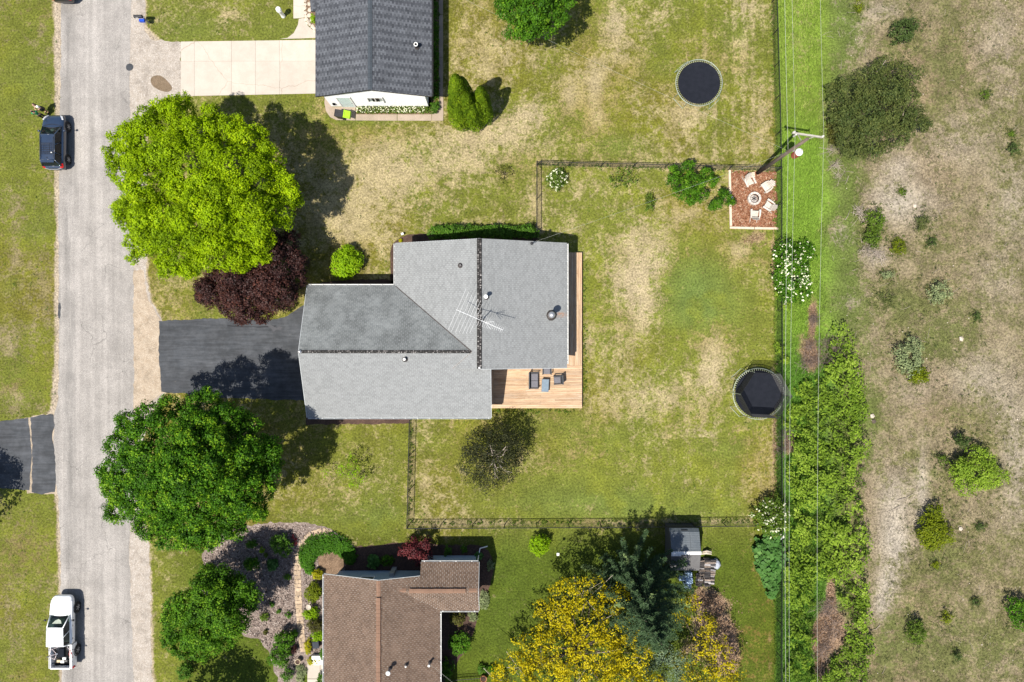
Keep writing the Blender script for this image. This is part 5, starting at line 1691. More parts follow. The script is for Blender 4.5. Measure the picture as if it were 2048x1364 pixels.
L_redchip = leafmat('red_chip', (.11, .045, .022), (.25, .13, .075), 0, .9, tip=(.34, .24, .17))
L_palechip = leafmat('pale_chip', (.06, .045, .04), (.2, .155, .135), 0, .9, tip=(.36, .31, .28))
chips('mulch_chips', [[(1463, 343), (1552, 345), (1552, 455), (1466, 455)]], [1500], .15, L_redchip, 'loose red wood shreds round the fire pit')
chips('wood_chips', [[(410, 1108), (430, 1076), (478, 1056), (560, 1048), (610, 1050), (640, 1060), (600, 1090), (590, 1130), (592, 1250), (600, 1330), (560, 1340), (540, 1300), (516, 1276), (470, 1258), (440, 1228), (404, 1170)], [(606, 1140), (646, 1150), (646, 1330), (616, 1318), (608, 1250)], [(632, 1096), (690, 1096), (690, 1142), (636, 1146)]], [4600, 700, 700], .13, L_palechip, 'loose pale wood chips on the garden beds')
hd2 = empty('foundation_plants', G(871, 100), label='strip of green plants between the charcoal roof and the side walkway', cat='plants')
L = []
for k in range(24):
    c = G(871 + random.uniform(-2, 2), 2 + k * 8.4, .25)
    r = .2 + .1 * random.random()
    L.append(lobe_leaves(c, (r, r * 1.3, .3), 16, 8, .13, -.3, .6, .1, .6))
P, N, S, V = cat4(L); leaf_obj('foliage', P, N, S, V, L_mid, hd2)
mb = MB()
for k in range(12):
    c = G(871, 2 + k * 17); mb.tube([(c.x, c.y, -.03), (c.x, c.y, .3)], [.012, .006], 4)
mb.build('stem', M_bark, hd2)

# --- the rough field
PN = [(1740, 175, 40, 2.6), (1700, 190, 40, 2.5), (1780, 180, 42, 2.6), (1790, 225, 44, 2.7), (1720, 235, 48, 3), (1755, 215, 50, 3.2), (1690, 240, 34, 2.3), (1700, 280, 32, 2.2), (1745, 275, 42, 2.7), (1790, 270, 36, 2.5),
      (1825, 235, 30, 2.2), (1838, 245, 20, 1.8), (1815, 150, 26, 2), (1815, 190, 24, 2.1), (1675, 205, 24, 2), (1720, 305, 20, 1.7), (1668, 178, 16, 1.7), (1765, 130, 22, 2), (1790, 140, 18, 1.9), (1850, 250, 12, 1.5)]
pine = tree('field_pine', 'big grey green spreading pine in the field near the pole', 'tree', (1745, 240), PN, L_field, .12, .7, .16, .24, .75, 9, sub=True, aspect=.4)
FIELD = [
         ('dark_juniper', 'dark green juniper above the big spreading pine', 1808, 62, 30, 1.6, L_fielddark, 30, .13, .22, 1.0),
         ('field_shrub', 'two lobed bright green shrub in the field, upper', 1752, 440, 20, 1.3, L_fieldgreen, 26, .12, .2, .9), ('field_shrub', 'bright green shrub joined below the two lobed one', 1746, 475, 18, 1.2, L_fieldgreen, 22, .12, .2, .9),
         ('field_shrub', 'small yellow green shrub below the two lobed shrub', 1798, 492, 16, 1.0, L_acid, 18, .1, .17, .9), ('field_shrub', 'round dull green shrub in the bare field', 1843, 445, 17, .9, L_field, 18, .1, .18, 1.0),
         ('field_shrub', 'small dull green shrub below the round one', 1862, 484, 11, .7, L_fielddark, 11, .09, .15, .8), ('pale_shrub', 'pale silvery shrub in the middle of the field', 1876, 583, 24, 1.2, L_pale, 26, .12, .22, .6),
         ('pale_shrub', 'small pale shrub left of the silvery one', 1775, 550, 12, .7, L_pale, 10, .1, .18, .5), ('pale_shrub', 'pale leafy upper half of the tall field shrub pair', 1818, 715, 34, 1.8, L_pale, 44, .13, .24, .8),
         ('field_shrub', 'yellow green shrub under the pale field shrub', 1835, 752, 24, 1.4, L_acid, 20, .12, .2, .9), ('willow_shrub', 'large soft bright green tree with wide shadow in the field', 1952, 940, 58, 2.6, L_thicket, 44, .13, .26, 1.25),
         ('dark_juniper', 'dark green young juniper in the shadow above the soft tree', 1921, 882, 17, 1.8, L_fielddark, 16, .11, .2, .9), ('field_shrub', 'small green shrub left of the soft tree', 1885, 920, 13, 1.0, L_fieldgreen, 12, .1, .18, .7),
         ('olive_shrub', 'olive yellow dense shrub in the lower field', 1864, 1062, 38, 2.0, L_acid, 46, .13, .22, 1.1), ('field_shrub', 'oval green shrub with shadow in the lower field', 1832, 1262, 20, 1.7, L_fieldgreen, 26, .11, .18, .9),
         ('field_shrub', 'little yellow green shrub in the lower field', 1893, 1235, 13, .9, L_acid, 16, .1, .16, .7), ('field_shrub', 'green bush cut by the right edge, lower', 2040, 1228, 30, 1.8, L_mid, 36, .13, .24, 1.0),
         ('field_tuft', 'small dark tuft low in the field near the bottom', 1914, 1312, 8, .8, L_fielddark, 10, .08, .13, .8), ('field_tuft', 'dark tuft at the right edge, upper', 2026, 297, 12, .7, L_fielddark, 11, .09, .14, .8),
         ('field_tuft', 'small green tuft above the right edge tuft', 2023, 268, 6, .4, L_fieldgreen, 6, .07, .11, .6), ('field_tuft', 'light green tuft beside the spreading pine', 1971, 190, 9, .4, L_fieldgreen, 9, .08, .13, .4),
         ('field_tuft', 'green tuft in the middle right of the field', 1954, 632, 9, .5, L_fielddark, 9, .08, .13, .6), ('field_tuft', 'dark tuft right of the olive shrub', 1960, 1053, 8, .5, L_fielddark, 8, .08, .12, .7),
         ('field_tuft', 'small tuft above the right edge bush', 1952, 1204, 8, .5, L_fielddark, 8, .08, .12, .7), ('field_tuft', 'bright little tuft below the olive shrub', 1872, 1130, 8, .4, L_acid, 8, .08, .12, .7),
         ('field_shrub', 'low green patch shrub left of the pale shrubs', 1770, 595, 22, .6, L_field, 16, .1, .2, .4), ('thicket_shrub', 'brown green brush at the foot of the spreading pine', 1668, 262, 16, 1.2, L_olive, 30, .12, .2, .5),
         ('field_tuft', 'yellow green weeds at the top edge of the field', 1716, 14, 12, .6, L_acid, 16, .09, .16, .6), ('field_tuft', 'light tuft on the bare sand above the two lobed shrub', 1806, 384, 7, .4, L_fieldgreen, 7, .08, .12, .5)]
for nm, lb, px, py, rp, h, lm, ry, sz, cr, dn in FIELD:
    bush(nm, lb, 'shrub' if 'tuft' not in nm else 'tuft', px, py, rp, h, lm, sz, cr, 9, dn, ry=ry, lobes=9 if rp > 50 else (6 if rp > 14 else 3), aspect=.45 if lm is L_field else .7)
mb = MB()
for a, b2 in (((1748, 150), (1772, 120)), ((1752, 192), (1762, 178)), ((1772, 195), (1788, 178)), ((1800, 240), (1808, 222))):
    MB().tube([G(a[0], a[1], 2.3), G((a[0] + b2[0]) / 2 + 2, (a[1] + b2[1]) / 2, 2.75), G(b2[0], b2[1], 2.8)], [.05, .04, .015], 5).build('bare_branch', M_barkpale, pine)

# the thicket of saplings beyond the fence: nobody could count it
x = []; 
poly = [(1640, 690), (1668, 655), (1700, 650), (1716, 680), (1722, 760), (1730, 850), (1726, 960), (1734, 1050), (1738, 1150), (1742, 1230), (1740, 1380), (1575, 1380), (1578, 1230), (1572, 1130), (1580, 1020), (1590, 930), (1588, 850), (1600, 800), (1625, 770)]
hole = [[(1640, 1150), (1678, 1165), (1695, 1262), (1668, 1320), (1640, 1378), (1626, 1300), (1620, 1220)], [(1590, 665), (1660, 640), (1662, 735), (1600, 750)]]
n = 9000
px = rng.uniform(1565, 1750, n); py = rng.uniform(645, 1385, n)
wob = (fbm(px * .02, py * .02, 1.0, 3) - .5) * 60
ok = in_poly(px + wob, py + wob, poly)
for hl in hole: ok &= ~in_poly(px + wob * .6, py - wob * .6, hl)
gapn = fbm(px * .03 + 9, py * .03, 1.0, 3)
ok &= (gapn > .46 + .1 * smooth(1080, 1200, py)) | (rng.random(n) < .2)
ok &= rng.random(n) < .62
px = px[ok]; py = py[ok]
n = len(px)
z = .45 + 1.5 * rng.random(n) * np.clip((fbm(px * .025, py * .025, 1., 2) - .2) * 2, .25, 1)
k = (H - z) / F
cx = (px - 1024) * k; cy = -(py - 682) * k
m = 8
kk = np.repeat(np.arange(n), m)
a = rng.random(n * m) * 2 * np.pi
rr = .09 + .15 * rng.random(n * m)
P = np.stack([cx[kk] + rr * np.cos(a), cy[kk] + rr * np.sin(a), z[kk] + rng.normal(size=n * m) * .07], -1)
N = unit(np.stack([np.cos(a) * .45, np.sin(a) * .45, np.ones(n * m)], -1) + rng.normal(size=(n * m, 3)) * .25)
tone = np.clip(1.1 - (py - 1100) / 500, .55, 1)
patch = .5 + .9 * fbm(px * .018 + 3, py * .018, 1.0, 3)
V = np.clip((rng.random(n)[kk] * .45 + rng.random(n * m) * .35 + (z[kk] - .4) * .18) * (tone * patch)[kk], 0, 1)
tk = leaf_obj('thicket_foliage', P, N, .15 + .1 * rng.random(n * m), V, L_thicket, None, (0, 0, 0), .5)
tag(tk, 'dense thicket of light green saplings beyond the fence', None, None, 'stuff')
mb = MB()
for i in range(0, n, 9):
    mb.tube([(cx[i] + random.uniform(-.2, .2), cy[i] + random.uniform(-.2, .2), 0), (cx[i], cy[i], z[i])], [.014, .006], 3, cap=False)
tag(mb.build('thicket_twigs', M_twig), 'thin stems of the thicket saplings', None, None, 'stuff')
nd = 1500
pxd = rng.uniform(1570, 1745, nd); pyd = rng.uniform(690, 1380, nd)
okd = (rng.random(nd) < .55) & in_poly(pxd, pyd, poly) & ~in_poly(pxd, pyd, hole[0]) & (fbm(pxd * .03 + 9, pyd * .03, 1.0, 3) < .5 + .12 * smooth(1080, 1200, pyd))
LL = [lobe_leaves(G(a, b2, .35), (.28, .28, .35), 7, 7, .16, -.2, .5, .11, .4, tone=random.uniform(-.3, .2)) for a, b2 in zip(pxd[okd], pyd[okd])]
P, N, S, V = cat4(LL)
tag(leaf_obj('thicket_weeds', P, N, S, V, L_fieldgreen, None, (0, 0, 0)), 'low darker weeds filling the gaps of the thicket', None, None, 'stuff')
# undergrowth on the west edge of the thicket and around the second trampoline
LL = []
for (px_, py_, rp_, h_) in ((1560, 700, 10, .9), (1568, 720, 9, .8), (1556, 690, 7, .7), (1576, 850, 12, .9), (1590, 820, 14, 1.0), (1570, 1050, 12, .8), (1600, 780, 12, .9), (1612, 770, 12, 1.0), (1572, 610, 10, .8), (1556, 588, 6, .6)):
    c = G(px_, py_, h_ * .5); r = rp_ * .04
    LL.append(lobe_leaves(c, (r, r, h_ * .5), 26, 8, .15, -.2, .6, .11, .5))
P, N, S, V = cat4(LL)
tag(leaf_obj('fence_undergrowth', P, N, S, V, L_thicket, None, (0, 0, 0)), 'scattered weeds along the far side of the fence', None, None, 'stuff')
# dead brush: reddish brown twigs
for (pts, lb, nn) in (([(1655, 1215, 20), (1662, 1262, 26), (1650, 1300, 20), (1645, 1345, 12)], 'wispy brown dead stems on the dead leaf patch of the thicket', 420), ([(1620, 690, 14), (1615, 725, 14), (1628, 640, 8)], 'wispy tan dead stems in the long grass patch', 200), ([(1572, 868, 16), (1580, 890, 16), (1566, 900, 10)], 'brown dead brush by the fence below the netted trampoline', 150), ([(1655, 690, 20), (1668, 720, 20), (1640, 720, 16), (1672, 690, 16)], 'dark brown brush pile at the head of the thicket', 320),
                      ([(1720, 425, 12), (1735, 500, 16), (1757, 512, 12)], 'grey dead twigs around the two lobed shrub', 170), ([(1672, 330, 6), (1678, 350, 8), (1660, 300, 8)], 'pale dead branches beside the spreading pine', 70)):
    mb = MB()
    for q in range(nn):
        px_, py_, r_ = random.choice(pts)
        c = G(px_ + random.gauss(0, r_ * .5), py_ + random.gauss(0, r_ * .5), random.uniform(.05, .6))
        d = Vector((random.gauss(0, .3), random.gauss(0, .3), random.gauss(0, .12)))
        mb.tube([c - d, c + d], [.012, .004], 3, cap=False)
    tag(mb.build('dead_brush', M_barkpale if 'grey' in lb or 'pale' in lb else M_twig), lb, None, None, 'stuff')
# dry leaves on the litter patches
LL = []
for cx_, cy_, rx_, ry_, nn in ((1415, 1195, 26, 22, 600), (1440, 1240, 28, 36, 800), (1458, 1310, 20, 40, 500), (1625, 640, 6, 30, 160), (1622, 712, 17, 28, 500), (1662, 1185, 8, 28, 300), (1658, 1262, 22, 36, 1500), (1640, 1345, 9, 26, 260), (1400, 1290, 50, 50, 500), (1549, 880, 4, 120, 240), (1505, 478, 24, 12, 160)):
    a = cx_ + rng.normal(size=nn) * rx_ * .62; b2 = cy_ + rng.normal(size=nn) * ry_ * .62
    ok_ = fbm(a * .06, b2 * .06, 1.0, 3) > .4
    a = a[ok_]; b2 = b2[ok_]
    LL.append((np.stack([(a - 1024) * PX, -(b2 - 682) * PX, .03 + .1 * rng.random(len(a))], -1), unit(rng.normal(size=(len(a), 3)) * .5 + np.array([0, 0, 1])), .07 + .07 * rng.random(len(a)), rng.random(len(a))))
P, N, S, V = cat4(LL)
tag(leaf_obj('fallen_leaves', P, N, S, V, L_litter, None, (0, 0, 0)), 'dry brown leaves lying on the dead patches', None, None, 'stuff')

# --- grass blades
EXCL = SHEETS + [[(-15.3, -5.6), (-1.8, -5.6), (-1.8, -1.9), (5.6, -1.9), (5.6, 7.2), (-8.5, 7.2), (-8.5, 4), (-15.3, 4)], [(-2, -5.5), (5.6, -5.5), (5.6, 7.1), (-2, 7.1)], [(-14.5, 18.7), (-6.6, 18.7), (-6.6, 33), (-14.5, 33)],
                 [(-13.8, -34), (-2.8, -34), (-2.8, -17.1), (-13.8, -17.1)], [tuple(G(*q)[:2]) for q in ((362, 80), (640, 66), (640, 190), (362, 194))], [tuple(G(*q)[:2]) for q in ((587, -50), (620, -50), (640, 80), (560, 80))], [tuple(G(*q)[:2]) for q in ((648, 190), (888, 190), (888, 242), (648, 242))]]

# weeds at the feet of the field shrubs, and clover and plantain in the lawns
LL = []
for nm, lb, px, py, rp, h, lm, ry, sz, cr, dn in FIELD:
    for q in range(int(10 + rp * 1.1)):
        a = random.random() * 6.28; f = random.uniform(.75, 1.9)
        c = G(px + math.cos(a) * rp * f, py + math.sin(a) * ry * f, .05)
        LL.append(lobe_leaves(c, (.14, .14, .1), 3, 5, .1, -.2, .5, .07, .6, .01, tone=random.uniform(-.3, .3)))
for q in range(500):
    c = G(random.uniform(1650, 2048), random.uniform(0, 1364), .04)
    if fbm(np.array([c.x]), np.array([c.y]), .3, 2)[0] < .5: continue
    LL.append(lobe_leaves(c, (.16, .16, .1), 3, 5, .1, -.2, .5, .07, .6, .01, tone=random.uniform(-.3, .2)))
P, N, S, V = cat4(LL)
tag(leaf_obj('field_weeds', P, N, S, V, L_field, None, (0, 0, 0)), 'low grey green weeds scattered over the field', None, None, 'stuff')
LL = []
wx_ = rng.uniform(GX(0), GX(1548), 2600); wy_ = rng.uniform(GY(1364), GY(0), 2600)
wk = fbm(wx_, wy_, .35, 3) > .47
for e in EXCL: wk &= ~in_poly(wx_, wy_, e)
for x_, y_ in zip(wx_[wk], wy_[wk]):
    c = Vector((x_, y_, .02))
    LL.append(lobe_leaves(c, (.1, .1, .03), 2, 4, .08, -.2, .5, .07, 1.2, .0, tone=random.uniform(-.2, .3)))
for (ax, ay, bx, by, nn) in ((1075, 330, 1545, 342, 150), (1551, 350, 1553, 720, 120), (1553, 850, 1553, 1040, 60), (820, 1046, 1500, 1043, 180), (823, 840, 819, 1046, 60), (1545, 0, 1551, 330, 110), (1168, 510, 1168, 812, 70), (990, 822, 1160, 822, 50)):
    for q in range(nn):
        f = random.random(); c = G(ax + (bx - ax) * f + random.gauss(0, 2.5), ay + (by - ay) * f + random.gauss(0, 2.5), .06)
        LL.append(lobe_leaves(c, (.09, .09, .1), 2, 5, .08, -.2, .5, .08, .5, .0, tone=random.uniform(-.2, .3)))
P, N, S, V = cat4(LL)
tag(leaf_obj('lawn_weeds', P, N, S, V, L_fieldgreen, None, (0, 0, 0)), 'clover and weeds scattered in the lawns and along fences', None, None, 'stuff')



def blade_field(name, n, x0, x1, y0, y1, hmin, hmax, wid, keep, lean, label, boost=1.0, bias=0.0):
    x = rng.uniform(GX(x0), GX(x1), n); y = rng.uniform(GY(y1), GY(y0), n)
    px = x / PX + 1024; py = 682 - y / PX
    ok = keep(px, py, x, y)
    for e in EXCL:
        ex = [q[0] for q in e]; ey = [q[1] for q in e]
        if max(ex) < x.min() or min(ex) > x.max(): continue
        ok &= ~in_poly(x, y, e)
    x = x[ok]; y = y[ok]; n = len(x)
    g, s, d = ground_eval(x, y)
    f = np.clip((d - .5 + bias) * 1.9 + .5 + rng.normal(size=n) * .28, 0, 1)[:, None]
    c = (g * (1 - f) + s * f) * (boost * (.7 + .6 * rng.random(n)))[:, None]
    h = rng.uniform(hmin, hmax, n)
    a = lean[0] + rng.normal(size=n) * lean[1]
    t = rng.random(n) * np.pi
    dx = np.cos(a) * h * lean[2]; dy = np.sin(a) * h * lean[2]
    w = wid * (.7 + .6 * rng.random(n))
    z = np.zeros(n)
    V = np.stack([np.stack([x - np.cos(t) * w, y - np.sin(t) * w, z - .01], -1), np.stack([x + np.cos(t) * w, y + np.sin(t) * w, z - .01], -1), np.stack([x + dx, y + dy, h], -1)], 1).reshape(-1, 3)
    me = np_mesh(name, V, 3, np.arange(n * 3), M_blade, cols={'green': np.repeat(c, 3, 0)})
    return tag(link(name, me), label, None, None, 'stuff')


k = NT('grass_blade')
bs = k.bsdf(k.attr('green', True), .8, 0, .12)
tt = k.n('ShaderNodeBsdfTranslucent'); k.l(k.attr('green', True), tt.inputs['Color'])
mx = k.n('ShaderNodeMixShader'); mx.inputs[0].default_value = .3
k.l(bs, mx.inputs[1]); k.l(tt.outputs[0], mx.inputs[2])
M_blade = k.done(mx.outputs[0])
blade_field('lawn_grass', 120000, -10, 1556, -10, 1374, .02, .06, .022, lambda px, py, x, y: fbm(x, y, 1.7, 3) > .47, (0, 3, 1.1), 'short lawn grass around the houses', 1.25)
blade_field('long_grass', 70000, 1549, 1690, -10, 1374, .16, .42, .02, lambda px, py, x, y: (px < 1640 + 30 * (fbm(x, y, .6, 2) - .3)) & ((py > 200) | (rng.random(len(px)) < .5)), (2.2, .8, 1.0), 'long bright grass beyond the chain link fence', 1.75)
blade_field('field_grass', 80000, 1636, 2060, -10, 1374, .04, .16, .018, lambda px, py, x, y: fbm(x, y, 1.1, 3) > .42, (0, 3, .9), 'dry rough grass of the field', 1.3)

# ------------------------------------------------------------------ chain link fences
M_fence = mat('black_fence_wire', (.014, .014, .015), (.02, .02, .02), 5, .5)


def fence(label, pts, h=1.2, gates=(), step=2.6, group='black chain link fences'):
    a0 = Vector((*pts[0], 0))
    root = empty('chain_link_fence', a0, label=label, cat='fence', group=group)
    for i in range(len(pts) - 1):
        a = Vector((*pts[i], 0)); b = Vector((*pts[i + 1], 0)); d = b - a; L = d.length; d.normalize()
        n = max(1, round(L / step))
        for k in range(n + (1 if i == len(pts) - 2 else 0)):
            p = a + d * (L * k / n)
            MB().lathe([(.032, -.1), (.032, h + .03), (.045, h + .04), (.02, h + .08)], p, 8).build('post', M_fence, root)
        MB().tube([a + Vector((0, 0, h)), b + Vector((0, 0, h))], .03, 6).build('top_rail', M_fence, root)
        mb = MB()
        s = .1
        m = int((L + h) / s)
        nrm = Vector((-d.y, d.x, 0)) * .006
        for k in range(m):
            for sg in (1, -1):
                s0 = k * s - h if sg == 1 else k * s
                e0 = Vector((max(0, s0), 0)); 
                u0, u1 = s0, s0 + h * sg
                z0, z1 = .03, h - .02
                lo, hi = (u0, u1)
                # clip to [0, L]
                def at(u): return z0 + (z1 - z0) * (u - u0) / (u1 - u0)
                ua, ub = (u0, u1) if u0 < u1 else (u1, u0)
                ua2, ub2 = max(ua, 0), min(ub, L)
                if ub2 - ua2 < .02: continue
                p = a + d * ua2 + nrm * sg + Vector((0, 0, at(ua2))); q = a + d * ub2 + nrm * sg + Vector((0, 0, at(ub2)))
                mb.tube([p, q], .003, 3, cap=False)
        mb.tube([a + Vector((0, 0, .04)), b + Vector((0, 0, .04))], .006, 4)
        o = mb.build('wire_mesh', M_fence, root); o['kind'] = 'stuff'
    return root


def gp(*p): return tuple(G(*p)[:2])


fence('black chain link fence from the hedge of the grey house up to the fence corner', [gp(1073, 466), gp(1073, 331)])
fence('black chain link fence along the north side of the back yard', [gp(1073.5, 331), gp(1520, 341), gp(1551, 343)])
fence('long black chain link fence between the yards and the field', [gp(1541, -60), gp(1549, 200), gp(1552, 343), gp(1553, 690), gp(1553, 1040), gp(1552, 1500)])
fence('black chain link fence from the grey house down to the lower fence corner', [gp(823, 838), gp(818, 1049)])
fence('black chain link fence along the south side of the back yard', [gp(818.5, 1049), gp(1200, 1047), gp(1505, 1044)])
ir = empty('iron_fence', G(930, 1352), label='short black picket fence beside the brown house, bottom edge', cat='fence')
a = G(904, 1358); b = G(968, 1353); d = (b - a); L = d.length; d.normalize()
for z in (.25, 1.0):
    MB().bar(a + Vector((0, 0, z)), b + Vector((0, 0, z)), .03, .04).build('rail', M_fence, ir)
for k in range(22):
    p = a + d * (L * k / 21)
    MB().bar(p - Vector((0, 0, .03)), p + Vector((0, 0, 1.1)), .022, .022).build('picket', M_fence, ir)

# ------------------------------------------------------------------ utility pole and lines
M_pole = mat('weathered_pole', (.13, .1, .08), (.075, .055, .045), 3, .95, stretch=(3, 3, .4), bump=.4)
M_arm = mat('grey_timber', (.33, .31, .27), (.24, .22, .19), 4, .9, stretch=(1, 5, 1), bump=.3)
M_porc = mat('porcelain', (.5, .48, .45), (.4, .38, .36), 5, .35)
M_rust = mat('rusty_red_paint', (.3, .07, .04), (.2, .06, .04), 4, .7)
M_palegrey = mat('pale_grey_paint', (.62, .62, .6), (.5, .5, .49), 5, .5)
M_wire = mat('aluminium_line', (.38, .39, .34), (.3, .31, .27), 3, .6)
pb = G(1515, 346)
up = empty('utility_pole', pb, label='leaning looking wooden utility pole with crossarm by the fire pit corner', cat='pole')
PT = 9.3
MB().tube([pb - Vector((0, 0, .2)), pb + Vector((0, 0, PT))], [.16, .11], 12).build('pole', M_pole, up, smooth_=True)
ca = Vector((GX(1584, PT - .15), GY(266, PT - .15), PT - .12)); cb = Vector((GX(1644.5, PT - .15), GY(275, PT - .15), PT - .12))
off = (pb + Vector((0, 0, ca.z))) - (ca + cb) / 2
off = Vector((0, off.y + .17, 0)) * .0
MB().bar(ca, cb, .11, .13).build('crossarm', M_arm, up)
ax = (cb - ca).normalized()
ctr = Vector((pb.x, pb.y, 0))
mb = MB()
for sg in (-.45, .45):
    mb.bar(pb + Vector((0, .13, PT - .95)), Vector((pb.x, (ca.y + cb.y) / 2, PT - .2)) + ax * sg * 1.3, .03, .05)
mb.build('brace', M_arm, up)
ins = []
for t in (.03, .97):
    p = ca.lerp(cb, t) + Vector((0, 0, .06))
    MB().lathe([(.02, 0), (.02, .08), (.075, .1), (.08, .14), (.05, .17), (.065, .2), (.05, .26), (.02, .28)], p, 10).build('insulator', M_porc, up)
    ins.append(p + Vector((0, 0, .28)))
p = ca.lerp(cb, .06) + Vector((.05, -.16, -.1))
MB().lathe([(.03, -.1), (.06, -.08), (.06, .35), (.03, .38)], p, 10).build('cutout_switch', M_porc, up)
tp = pb + Vector((.33, -.3, 6.3))
tr_ = MB().lathe([(.02, -.02), (.23, 0), (.25, .05), (.25, .82), (.24, .86)], tp, 18).build('transformer', M_rust, up)
MB().lathe([(.26, .85), (.27, .9), (.22, .97), (.08, 1.02), (.01, 1.03)], tp, 18).build('lid', M_palegrey, tr_)
for sg in (-1, 1):
    MB().lathe([(.03, .96), (.05, 1.02), (.03, 1.08), (.05, 1.14), (.02, 1.2)], tp + Vector((.1 * sg, .06, 0)), 8).build('bushing', M_porc, tr_)
mb = MB(); mb.bar(pb + Vector((.05, -.1, 6.8)), tp + Vector((-.1, .1, .5)), .1, .06); mb.build('bracket', M_steel, up)


def sag(p, q, drop, n=24):
    return [Vector(p).lerp(Vector(q), k / n) - Vector((0, 0, 4 * drop * (k / n) * (1 - k / n))) for k in range(n + 1)]


def wire(label, pts, r, parent=None, cat='power line', nm='power_line'):
    o = MB().tube(pts, r, 5).build(nm, M_wire, None, True, origin=pts[0])
    return tag(o, label, cat, 'overhead lines')


def line(label, p, dx_n, dx_s, drop, r):
    n_ = sag(p, (p[0] + dx_n, p[1] + 60, p[2]), drop); s_ = sag(p, (p[0] + dx_s, p[1] - 60, p[2]), drop)
    return wire(label, n_[::-1] + s_[1:], r)


line('overhead line on the outer end of the crossarm', ins[1], 0, 0, 1.0, .0075)
line('overhead line on the inner end of the crossarm', ins[0], 0, 0, 1.0, .0075)
line('lower overhead cable clamped to the pole beside the fence', (19.68, 13.42, 6.0), -.25, .2, .8, .0105)
MB().tube([pb + Vector((-.15, 0, 6.0)), pb + Vector((.18, -.02, 6.0))], .03, 6).build('cable_clamp', M_steel, up)
hook = pb + Vector((-.12, -.05, 6.2))
wire('service cable from the pole to the mast of the grey house', sag(hook, MAST, .35), .0045, cat='cable', nm='service_cable')
wire('service cable from the pole to the charcoal roofed white house', sag(hook + Vector((0, .1, .1)), (-6.05, 27.0, 3.2), .4), .0045, cat='cable', nm='service_cable')
wire('service cable leaving the mast of the brown house', sag(BHM, (BHM.x + 26, BHM.y - 20, 6.3), .3), .006, cat='cable', nm='service_cable')

# ------------------------------------------------------------------ trampolines
M_matblk = mat('trampoline_mat', (.009, .0105, .015), (.012, .0135, .019), 3, .9, spec=.08)
M_frame_t = mat('weathered_green_steel', (.3, .34, .27), (.22, .25, .2), 5, .5, .3)
M_spring = mat('spring_steel', (.34, .36, .28), (.25, .26, .2), 5, .5, .5)


def trampoline(label, px, py, rpx, z, net):
    c = G(px, py, z); R = rpx * (H - z) / F
    root = empty('trampoline', (c.x, c.y, 0), label=label, cat='trampoline', group='round trampolines')
    mb = MB(); mb.ring(c, R, .03, 64, 8); mb.build('rim', M_frame_t, root, smooth_=True)
    mb = MB()
    rm = R - .19
    vs = [(c.x, c.y, z - .075)]; fs = []
    for rr, zz in ((.5, -.06), (.85, -.03), (1, -.005)):
        for k in range(64):
            a = 2 * math.pi * k / 64; vs.append((c.x + rm * rr * math.cos(a), c.y + rm * rr * math.sin(a), z + zz))
    for k in range(64):
        k2 = (k + 1) % 64
        fs.append((0, 1 + k, 1 + k2))
        for j in (0, 1): fs.append((1 + j * 64 + k, 1 + (j + 1) * 64 + k, 1 + (j + 1) * 64 + k2, 1 + j * 64 + k2))
    mb.add(vs, fs, .5); mb.build('mat', M_matblk, root, smooth_=True)
    mb = MB(); mb.ring((c.x, c.y, z - .004), rm, .018, 64, 6); mb.build('mat_hem', M_matblk, root, smooth_=True)
    sp_ = None
    N_ = 72
    mb = MB(); mb.tube([(rm - .005, 0, 0), (rm + .05, 0, .004), (R - .05, 0, .006), (R, 0, .01)], [.008, .022, .022, .008], 6)
    s0 = mb.build('spring', M_spring, root, world=False); s0.location = (0, 0, z)
    for k in range(1, N_):
        s = s0.copy(); COL.objects.link(s); s.parent = root; s.rotation_euler = (0, 0, 2 * math.pi * k / N_)
    for k in range(4):
        a = 2 * math.pi * k / 4 + .75
        t = Vector((-math.sin(a), math.cos(a), 0)); o = Vector((math.cos(a), math.sin(a), 0))
        p = Vector((c.x, c.y, 0)) + o * R
        q = p + o * .18
        MB().tube([p - t * .5 + Vector((0, 0, z - .02)), q - t * .55 + Vector((0, 0, .03)), q + t * .55 + Vector((0, 0, .03)), p + t * .5 + Vector((0, 0, z - .02))], .022, 8).build('leg', M_frame_t, root)
    if net:
        top = []
        for k in range(6):
            a = 2 * math.pi * k / 6 + math.pi * .985
            o = Vector((math.cos(a), math.sin(a), 0))
            p = Vector((c.x, c.y, 0)) + o * (R + .05)
            tp_ = p + Vector((0, 0, 2.55)) - o * .06
            MB().tube([p + Vector((0, 0, .3)), p + Vector((0, 0, 1.6)), tp_], [.024, .022, .02], 8).build('net_pole', M_frame_t if k in (0, 5) else M_black, root)
            top.append((p - o * .2 + Vector((0, 0, z + .02)), tp_ - o * .04))
        for k in range(6):
            (b0, t0), (b1, t1) = top[k], top[(k + 1) % 6]
            mb = MB()
            for i in range(37):
                f = i / 36
                mb.tube([b0.lerp(b1, f), t0.lerp(t1, f)], .006, 3, cap=False)
            for i in range(30):
                f = i / 29
                mb.tube([b0.lerp(t0, f), b1.lerp(t1, f)], .006 if i < 29 else .014, 3, cap=False)
            nt = mb.build('net_panel', M_black, root); nt['kind'] = 'stuff'
    return root


trampoline('round black trampoline without a net on the upper lawn', 1398, 165.5, 46.5, .8, False)
trampoline('round black trampoline with net poles by the fence', 1517, 787.5, 51, .85, True)

